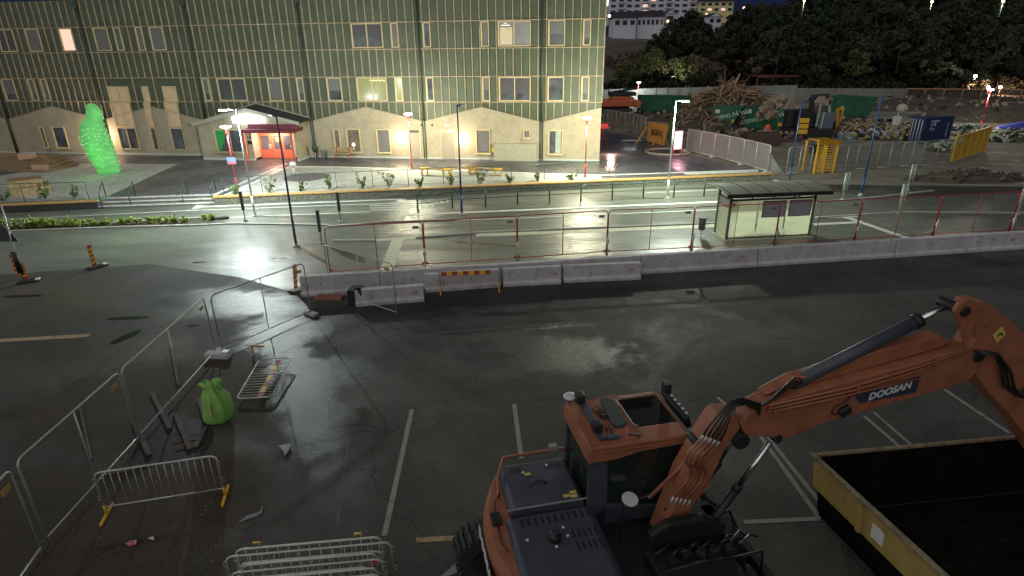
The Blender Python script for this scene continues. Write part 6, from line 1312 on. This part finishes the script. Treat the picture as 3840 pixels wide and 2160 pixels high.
# kerb ring and small tree
c = g(2504, 570); b = MB(); b.tube([c + Vector((2.0 * math.cos(k * math.pi / 16), 1.7 * math.sin(k * math.pi / 16), .04)) for k in range(32)], .09, 6, closed=True); b.build('kerb_ring', M_kerb, None, kind='structure')
def tree(c, H, r, lab, grp, seed, m, n=24, ls=.25, cat='tree', name='tree', trunk=.10, low=.35, per=60):
    rnd = random.Random(seed); t = thing(name, c, label=lab, cat=cat, group=grp); s = MB(); l = MB()
    topc = c + up * H * .9; s.tube([c, c + Vector((rnd.uniform(-.1, .1), 0, H * .45)), topc], trunk, 7, trunk * .25)
    for i in range(n):
        z = low + (1 - low) * (i + .5) / n; w_ = math.sin(math.pi * min(.96, (z - low) / (1 - low) * .85 + .12)) ** .7; a = rnd.uniform(0, 6.28); q = rnd.uniform(.25, 1) ** .6
        p = c + Vector((math.cos(a) * r * w_ * q, math.sin(a) * r * w_ * q, H * z)); 
        if i % 2 == 0: s.tube([c + up * (H * (z - .12)), p], trunk * .3, 5, trunk * .08)
        leaf_cluster(l, p, r * rnd.uniform(.25, .42), per, ls, rnd, .75)
    s.build('trunk', M_bark, t); l.build('crown', m, t); return t
tree(g(2516, 566), 4.0, .5, 'slim young tree in the round kerb by the red sign', None, 90, mat('young_leaf', (.055, .085, .030), .7, var=.4, vs=2), 22, .14, trunk=.05, low=.2, name='young_tree')
# turnstile
P, Q = g(3050, 652), g(3122, 648); d = (Q - P).normalized(); L = (Q - P).length
t = thing('turnstile', P, label='full height yellow turnstile gate in the mesh fence', cat='turnstile'); H = 2.25; n = Vector((-d.y, d.x, 0))
for q in (P, Q, P + n * 1.3, Q + n * 1.3, P.lerp(Q, .45)): b = MB(); b.bar(q, q + up * H, .11); b.build('post', M_yellow, t); b = MB(); b.bar(P - n * .05 - d * .1 + up * H, Q - n * .05 + d * .1 + up * H, .22, .22); b.prism([P + up * (H + .12), Q + up * (H + .12), Q + n * 1.3 + up * (H + .12), P + n * 1.3 + up * (H + .12)], (0, 0, .05)); b.build('head_beam', M_yellow, t)
b = MB()
for k in range(11): b.bar(P.lerp(Q, .5) + up * (.2 + k * .18), P.lerp(Q, .98) + up * (.2 + k * .18), .07)
b.build('arms', M_yellow, t); b = MB()
for k in range(1, 5): b.bar(P.lerp(Q, .45 * k / 5) + up * .1, P.lerp(Q, .45 * k / 5) + up * H * .93, .04)
for k in range(7): b.bar(P + up * (.3 + k * .27), P.lerp(Q, .45) + up * (.3 + k * .27), .03)
b.build('cage', M_yellow, t)
# mesh fence to the yellow gate
NB = [(2950, 655), (3035, 650)]
fence_panel(g(2945, 656), g(3035, 650), 'mesh panel left of the yellow turnstile', 'mesh fence panels at the site entrance', fr=M_galv, ms=M_meshf, gus=False, r=.035, feet=False)
NB = [(3128, 646), (3206, 640), (3285, 634), (3372, 628), (3450, 627), (3556, 613)]
for i in range(5): fence_panel(g(*NB[i]), g(*NB[i + 1]), 'mesh panel, %s from the turnstile toward the yellow gate' % ords[i], 'mesh fence panels at the site entrance', fr=M_galv, ms=M_meshf, gus=False, r=.03, feet=False, H=1.95)
P, Q = g(3563, 611), g(3692, 567); d = (Q - P).normalized(); L = (Q - P).length
t = thing('site_gate', P, label='open yellow sheet metal site gate', cat='gate'); b = MB(); b.prism([P + up * .15, Q + up * .15, Q + up * 2.1, P + up * 2.0], (0, .05, 0)); b.build('gate_sheet', M_sited, t)
b = MB()
for k in range(6): q = P.lerp(Q, k / 5) - Vector((0, .05, 0)); b.bar(q + up * .1, q + up * (2.15 if 0 < k < 5 else 2.45), .08)
b.bar(P + Vector((0, -.06, .14)), Q + Vector((0, -.06, .14)), .09); b.bar(P + Vector((0, -.06, 2.02)), Q + Vector((0, -.06, 2.12)), .09); b.build('gate_frame', M_yellow, t)
b = MB(); b.prism([P + d * .4 + Vector((0, -.07, 1.5)), P + d * 1.3 + Vector((0, -.07, 1.5)), P + d * 1.3 + Vector((0, -.07, 2.0)), P + d * .4 + Vector((0, -.07, 2.0))], (0, .01, 0)); b.build('white_plate', M_lgrey, t)
# handling machine
c = g(3035, 520); t = thing('handling_machine', c, label='dark demolition machine with yellow steps behind the blue lamp post', cat='machine')
b = MB(); b.obox(c + Vector((0, 1.0, .5)), (4.4, 2.6, 1.0)); b.build('tracks', M_dk, t, .1)
b = MB(); b.obox(c + Vector((-.8, 1.0, 1.9)), (1.4, 2.2, 1.7)); b.obox(c + Vector((-1.9, 1.2, 1.9)), (.6, 1.2, 1.7)); b.build('body', M_dk, t, .08)
b = MB(); b.obox(c + Vector((1.5, .8, 1.7)), (1.5, 1.4, 1.7)); b.build('cab', mat('far_cab_glass', (.10, .13, .16), .15, var=.1), t, .05)
b = MB()
for k in range(3): b.obox(c + Vector((-1.1, -.45, .75 + .55 * k)), (1.1, .15, .45))
b.build('yellow_boxes', M_yellow, t, .03)
b = MB(); b.bar(c + Vector((.2, .5, 1.8)), c + Vector((-.2, .6, 4.0)), .4, .4); b.bar(c + Vector((-.2, .6, 4.0)), c + Vector((1.4, .4, 4.1)), .5, .45); b.build('boom', M_dk, t, .05)
b = MB(); b.prism([c + Vector((.0, .2, 3.5)), c + Vector((1.6, .2, 3.1)), c + Vector((1.8, .2, 3.9)), c + Vector((1.3, .2, 4.2)), c + Vector((.3, .2, 4.1))], (0, .6, 0)); b.build('boom_cover', M_rub, t, .05)
b = MB(); b.bar(c + Vector((1.5, .3, 3.8)), c + Vector((1.7, .3, 2.4)), .2); b.bar(c + Vector((.6, .1, 3.4)), c + Vector((.5, .1, 1.2)), .15); b.bar(c + Vector((1.1, .1, 2.6)), c + Vector((1.0, .1, 1.0)), .12); b.build('cylinders', M_galv, t)
# second small digger arm (yellow)
c = g(3120, 500); t = thing('compact_digger', c, label='small machine with a yellow upright arm right of the handling machine', cat='machine')
b = MB(); b.bar(c + Vector((.5, 0, .3)), c + Vector((.1, 0, 2.4)), .3); b.bar(c + Vector((.1, 0, 2.4)), c + Vector((.7, 0, 2.7)), .28); b.bar(c + Vector((.7, 0, 2.7)), c + Vector((.6, 0, 1.2)), .22); b.build('arm', M_sited, t, .03)
b = MB(); b.obox(c + Vector((-.3, .8, .6)), (1.8, 1.4, 1.1)); b.build('body', M_dk, t, .08)
c = g(3075, 575); b = MB(); b.obox(c + up * .35, (1.6, 1.0, .7)); b.build('site_box', M_dk, None, .05, label='dark box on the ground behind the turnstile', cat='box')
c = g(2850, 545); b = MB(); b.obox(c + up * .6, (3.2, 1.3, 1.2)); b.build('dark_bin', mat('bin_brown', (.06, .035, .03), .7, var=.4), None, .04, label='low dark brown open bin below the right green skip', cat='bin')
c = g(2876, 505); t = thing('orange_marker', c, label='small orange and red bag in front of the right green skip', cat='bag'); b = MB(); b.ball(c + up * .55, .5, 10, (.8, .6, 1.1), .15); b.build('bag', mat('bag_orange', (.65, .12, .04), .5, var=.2), t)
# white light balloon
c = g(3350, 508); t = thing('light_balloon', c, label='round balloon lamp on a white box in the waste heap', cat='work lamp'); b = MB(); b.cyl(c, c + up * 2.4, .05); b.build('mast', M_lgrey, t); b = MB(); b.obox(c + up * 1.5, (.7, .4, .9)); b.build('white_box', M_whitep, t, .05); b = MB(); b.ball(c + Vector((.25, 0, 2.7)), .5, 14); b.build('balloon', mat('balloon_grey', (.38, .38, .30), .6, var=.2), t)
# orange far excavator
P = g(2272, 436); t = thing('far_excavator', P, label='far orange tracked excavator half hidden by the building corner', cat='excavator')
b = MB(); b.obox(P + Vector((1.2, .9, .5)), (5.2, .7, .95)); b.obox(P + Vector((1.2, 3.1, .5)), (5.2, .7, .95)); b.obox(P + Vector((1.2, 2, .8)), (2, 2, .5)); b.build('tracks', M_dk, t, .3); b = MB(); b.obox(P + Vector((1.6, 2, 1.6)), (4.6, 2.8, .9)); b.obox(P + Vector((2.4, 2, 2.2)), (3.0, 2.6, .6), Matrix.Rotation(.06, 4, 'Y')); b.obox(P + Vector((4.3, 1.6, 1.5)), (1.4, 1.4, 1.0), Matrix.Rotation(.3, 4, 'Y')); b.build('body', mat('far_orange', (.55, .12, .04), .5, var=.2), t, .15); b = MB(); b.obox(P + Vector((2.4, 2, 2.8)), (3.6, 2.2, .5)); b.bar(P + Vector((1, 2, 3)), P + Vector((4.5, 2, 3.5)), .3); b.build('top_deck', M_dk, t, .1)
# red table by the corner
P = g(2259, 515); t = thing('red_outdoor_table', P, label='red outdoor table at the building corner', cat='table'); b = MB(); b.obox(P + Vector((0, 0, 1.0)), (1.3, .9, .08)); b.obox(P + Vector((0, .4, 1.2)), (1.2, .06, .3)); b.build('top', emis('lit_red_table', (1, .1, .1), .35, (.6, .04, .04)), t); b = MB(); b.bar(P, P + up, .25); b.build('leg', M_red, t)  # faint emission on the top stands in for light falling on it
lamp('ground_light', BW(UR + .6, 3.2, .9), (1, .62, .5), 200, BLD, .2).location = (UR + 1.0, 3.0, .8)
b = MB(); b.bar(g(2262, 530) + up * .05, g(2408, 528) + up * .05, .12, .08); b.build('kerb_strip', M_kerb, None, kind='structure')
# far wall and fences
def panelwall(P, Q, n, H, lab, m, name='site_wall'):
    t = thing(name, P, label=lab, cat='wall'); d = (Q - P) / n
    b = MB(); nn = Vector((-d.y, d.x, 0)).normalized()
    for k in range(n): b.prism([P + d * (k + .01), P + d * (k + .99), P + d * (k + .99) + up * H, P + d * (k + .01) + up * H], nn * .12)
    b.build('panels', m, t)
    for k in range(n + 1): b = MB(); b.bar(P + d * k - nn * .06, P + d * k - nn * .06 + up * (H + .1), .14); b.build('post', M_gunm, t)
M_fw = mat('far_wall_concrete', (.30, .31, .28), .8, var=.25, vs=.3)
W0 = atY(2262, 372, 112); W1 = atY(2650, 372, 108); W2 = atY(3395, 372, 104)
for q in (W0, W1, W2): q.z = 0
hA = 2.4
panelwall(Vector((atY(2240, 400, 102).x, 102, 0)), Vector((atY(2980, 370, 108).x, 108, 0)), 18, 2.4, 'long pale panel wall behind the demolition site', M_fw)
panelwall(Vector((atY(2980, 370, 108).x, 108.01, 0)), Vector((atY(3392, 370, 104).x, 104, 0)), 10, 1.9, 'greyer panel wall in the right background', mat('far_wall_dark', (.20, .19, .17), .8, var=.3, vs=.3))
P = Vector((atY(3395, 370, 102).x, 102, 0)); Q = Vector((atY(3900, 370, 96).x, 96, 0))
for k in range(7): 
    fence_panel(P.lerp(Q, k / 7), P.lerp(Q, (k + 1) / 7), 'far dark mesh fence panel, %s from the left at the right background' % ords[k], 'far dark mesh fence panels', H=2.0, fr=mat('far_orange_post', (.38, .20, .10), .6, var=.2), ms=mat('far_net_dark', (.06, .05, .04), .8, var=.4, alpha=.75), gus=False, mid=False, name='far_fence_panel', r=.10)
P = Vector((atY(2405, 350, 125).x, 125, .2)); Q = Vector((atY(2535, 350, 125).x, 125, .2)); panelwall(P, Q, 6, 1.5, 'low pale timber fence among the lit bushes', mat('pale_fence', (.34, .30, .2), .8, var=.2), 'timber_fence')
# red steel frame
P = atY(2835, 334, 125); Q = atY(3010, 330, 125); t = thing('steel_frame', (P.x, P.y, 0), label='rusty red steel frame left standing beyond the wall', cat='steel frame')
b = MB()
for k in (0, .33, .66, 1): q = P.lerp(Q, k); b.bar((q.x, q.y, 0), (q.x, q.y, q.z + (2.1 if k in (0, .33) else 1.4)), .22)
for h, s, e in ((2.3, 0, .95), (.9, .1, 1)): a = P.lerp(Q, s) + up * h; c = P.lerp(Q, e) + up * h; b.bar(a, c, .28); b.bar(a + Vector((0, 5, 0)), c + Vector((0, 5, 0)), .28)
b.build('beams', mat('rust_steel', (.20, .045, .035), .8, var=.3), t)
#@@HILL
# ------------------------------------------------------------------ HILL, HOUSES, TREES
def hz(x, y):
    f = max(0., min(1., (y - 118) / 140)); f = f * f * (3 - 2 * f)
    return f * (12.5 + 9 * max(0, min(1, (x - 75) / 60)) + 2 * noise.noise(Vector((x * .02, y * .02, 0)))) + .8 * noise.noise(Vector((x * .08, y * .08, 1))) * min(1, f * 8)
b = MB(); G_ = []
for j in range(40):
    G_.append([b.v((-60 + i * 14, 112 + j * 9, hz(-60 + i * 14, 112 + j * 9) - .05)) for i in range(40)])
for j in range(39):
    for i in range(39): b.f([G_[j][i], G_[j][i + 1], G_[j + 1][i + 1], G_[j + 1][i]], True)
b.build('hill', M_hill, None, kind='structure')
def house(x0, x1, ybase, ytop, Y, name, lab, wm, rows, cols, lit=(), roof=None, cat='house', depth=10):
    A = atY(x0, ybase, Y); B = atY(x1, ybase, Y); T = atY((x0 + x1) / 2, ytop, Y); L = B.x - A.x; H = T.z - A.z
    z0 = min(A.z, B.z); t = thing(name, (A.x, Y, z0 - 4), label=lab, cat=cat)
    b = MB(); b.box((A.x, Y, z0 - 4), (B.x, Y + depth, z0 + H)); b.build('wall', wm, t)
    if roof == 'gable':
        b = MB(); b.prism([(A.x - .4, Y - .4, z0 + H), (B.x + .4, Y - .4, z0 + H), ((A.x + B.x) / 2, Y - .4, z0 + H + L * .28)], (0, depth + .8, 0)); b.build('roof', M_roof, t)
        b = MB(); b.prism([(A.x + .3, Y - .45, z0 + H + .05), (B.x - .3, Y - .45, z0 + H + .05), ((A.x + B.x) / 2, Y - .45, z0 + H + L * .24)], (0, .04, 0)); b.build('gable_face', wm, t)
    elif roof == 'side':
        b = MB(); b.prism([(A.x - .5, Y - .6, z0 + H), (A.x - .5, Y + depth + .6, z0 + H), (A.x - .5, Y + depth / 2, z0 + H + 2.2)], (L + 1, 0, 0)); b.build('roof', M_roof, t)
    n = 0
    for r in range(rows):
        for c in range(cols):
            wx = A.x + L * (c + .5) / cols; wz = z0 + H * (r + .5) / rows; ww = L / cols * .30; wh = H / rows * .24
            m = M_hl if n in lit else M_hg; n += 1
            f = MB(); f.box((wx - ww - .12, Y - .08, wz - wh - .12), (wx + ww + .12, Y - .02, wz + wh + .12)); W = f.build('window', M_hw, t)
            f = MB(); f.box((wx - ww, Y - .12, wz - wh), (wx + ww, Y - .085, wz + wh)); f.build('pane', m, W)
            if c % 3 == 1 and rows > 2: f = MB(); f.box((wx - ww * 1.6, Y - 1.2, wz - wh * 2.1), (wx + ww * 1.6, Y - .02, wz - wh * 1.3)); f.build('balcony', M_hw, t)
    return t
house(2284, 2610, 52, -60, 265, 'apartment_building', 'long pale apartment block on the hilltop, some windows lit', M_hw, 5, 11, (4, 15, 27, 38), cat='building')
house(2300, 2385, 102, 66, 228, 'row_house', 'low house with a dark roof at the left below the apartment block', M_hw, 1, 3, (), 'side')
house(2388, 2488, 102, 62, 230, 'row_house', 'wider terrace house with dark windows below the apartment block', M_hw, 1, 6, (), 'side')
house(2490, 2532, 85, 50, 235, 'gable_house', 'small pale gabled house right of the terrace', M_hw, 1, 1, (), 'gable')
house(2622, 2748, 45, 4, 262, 'yellow_house', 'yellow lit apartment house on the hilltop', M_hy, 2, 5, (1, 3), 'side', cat='building')
house(2655, 2705, 92, 62, 215, 'gable_house', 'white gabled house among the dark trees', M_hw, 1, 2, (), 'gable')
for (x, y, Y), lab, cc in (((2543, 68, 225), 'small cool white lamp between the houses', (.8, 1, 1)), ((2650, 55, 240), 'warm lamp at the yellow house', (1, .75, .35)), ((2505, 80, 225), 'warm terrace lamp below the gabled house', (1, .6, .3)), ((2285, 60, 200), 'orange lamp beside the building corner', (1, .55, .3)), ((2790, 30, 240), 'reddish lamp in the hilltop trees', (1, .45, .25)), ((3712, 50, 200), 'tiny white lamp in the hillside trees at the right', (1, 1, .9))):
    p = atY(x, y, Y); t = thing('house_lamp', p - up * 3, label=lab, cat='lamp'); b = MB(); b.ball(p, .45, 8); b.build('bulb', emis('hl%d' % x, cc, 5), t); b = MB(); b.cyl(p - up * 3, p, .08); b.build('pole', M_dk, t)
# tree kinds
def proto(seed, H, r, m, n=20, ls=.42, per=70, low=.12, name='tree'):
    t = tree(Vector((0, 0, 0)), H, r, 'x', None, seed, m, n, ls, name=name, trunk=.16, low=low, per=per); return t
PR_ = [proto(101, 9, 3.2, M_leafd, 26), proto(102, 11, 3.0, M_leafd, 28, low=.10), proto(103, 7.5, 3.4, M_leafd, 22), proto(104, 12, 2.6, mat('conifer_leaf', (.045, .060, .040), .9, var=.5, vs=.3, spec=.08), 30, low=.08)]
roundleaf(M_leafd, 3.5); roundleaf(MC['conifer_leaf'], 5); roundleaf(M_leafb, 0)
BU_ = [proto(110, 2.6, 2.4, M_leafb, 14, .26, 60, .05, 'bush'), proto(111, 2.1, 2.8, M_leafd, 14, .26, 60, .05, 'bush')]
rnd = random.Random(77); used = set(); cnt = 0
def put(pr, x, y, z, s, lab, grp):
    if id(pr) not in used:
        used.add(id(pr)); t = pr; t.location = (x, y, z); t['label'] = lab; t['group'] = grp
    else: t = dup(pr, (x, y, z), rnd.random() * 6.28, label=lab, group=grp)
    t.rotation_euler = (0, 0, rnd.random() * 6.28); t.scale = (s, s, s * rnd.uniform(.9, 1.15)); t['category'] = 'bush' if 'bush' in lab else 'tree'; return t
spots = []
for j in range(9):
    Y = 132 + j * 15
    n = 11 + j
    for i in range(n):
        px = 2850 + (3900 - 2850) * (i + rnd.uniform(.1, .9)) / n - (j * 22)
        spots.append((px, Y + rnd.uniform(-5, 5)))
for px, Y in [(2455, 150), (2480, 158), (2510, 165), (2535, 172), (2550, 190), (2580, 186), (2605, 192), (2560, 168), (2625, 178), (2645, 188), (2600, 160), (2680, 176), (2712, 182), (2740, 176), (2770, 190), (2590, 176), (2660, 160), (2700, 158), (2745, 160), (2800, 190), (2830, 204), (2860, 196), (2790, 176), (2840, 180), (2820, 165)]: spots.append((px, Y))
LIM = [(2400, 150), (2480, 115), (2540, 62), (2600, 40), (2640, 60), (2660, 100), (2730, 100), (2770, 30), (2860, 8), (2990, 3)]
def top_ok(X, Y, z, H):
    d = Vector((X, Y, z + H)) - CO; x = 1920 + FPX * d.dot(cr) / d.dot(fw); y = 1080 - FPX * d.dot(cu) / d.dot(fw)
    if x > 2990: return True
    l = 150
    for (a, c), (e, f) in zip(LIM, LIM[1:]):
        if a <= x <= e: l = c + (f - c) * (x - a) / (e - a)
    return y > l
def nth(k): return '%d%s' % (k, 'th' if 10 <= k % 100 <= 20 else {1: 'st', 2: 'nd', 3: 'rd'}.get(k % 10, 'th'))
RW = ['lowest', 'second lowest', 'third', 'fourth', 'fifth', 'sixth', 'seventh', 'eighth', 'highest']
rows = {}
for px, Y in spots: rows.setdefault(max(0, min(8, int((Y - 124) / 15))), []).append((px, Y))
for r_ in sorted(rows):
    for k, (px, Y) in enumerate(sorted(rows[r_])):
        X = atY(px, 200, Y).x; pr = PR_[rnd.randrange(4)]
        sh = {0: 'broad', 1: 'tall', 2: 'low round', 3: 'narrow conical'}[PR_.index(pr)]
        H_ = (9, 11, 7.5, 12)[PR_.index(pr)]; s_ = rnd.uniform(.85, 1.25)
        while s_ > .3 and not top_ok(X, Y, hz(X, Y), H_ * s_ * 1.1): s_ -= .06
        if s_ < .35: continue
        put(pr, X, Y, hz(X, Y) - .2, s_, 'dark %s tree, %s from the left, %s row up the hill' % (sh, nth(k + 1), RW[r_]), 'dark trees of the wooded hill')
bs_ = []
for k in range(110):
    if k < 66: px = rnd.uniform(2275, 3050); Y = rnd.uniform(120, 176)
    else: px = rnd.uniform(2900, 3900); Y = rnd.uniform(113, 128)
    bs_.append((int((Y - 112) // 13), px, Y))
RB = ['bottom', 'second', 'third', 'fourth', 'top']; c_ = {}
for r_, px, Y in sorted(bs_):
    r_ = min(4, r_); c_[r_] = c_.get(r_, 0) + 1; X = atY(px, 200, Y).x; pr = BU_[0 if (140 < Y and rnd.random() < .8) else 1]
    put(pr, X, Y, hz(X, Y) - .2, rnd.uniform(.8, 1.7), '%s bush, %s from the left, %s strip up the slope' % ('brownish' if pr is BU_[0] else 'dark green', nth(c_[r_]), RB[r_]), 'bushes on the slope')
for i, (x, Y, H, r) in enumerate([(2405, 128, 6.5, 2.8), (2450, 132, 7.5, 3.2), (2545, 134, 6.0, 3.0), (2350, 134, 5.5, 2.6), (3205, 128, 7, 2.8), (3520, 118, 5, 2.6)]):
    tree(Vector((atY(x, 300, Y).x, Y, .3)), H, r, ('park tree with lamp-lit lower leaves by the far red lamp', 'pale-trunked park tree between the two distant lamps', 'park tree glowing beside the distant lamp', 'dim park tree nearest the building corner', 'pale round tree behind the far green skip', 'bright green bush-like tree by the floodlights')[i], 'park trees below the hill', 120 + i, M_leafl, 20, .30, trunk=.12, low=.2)
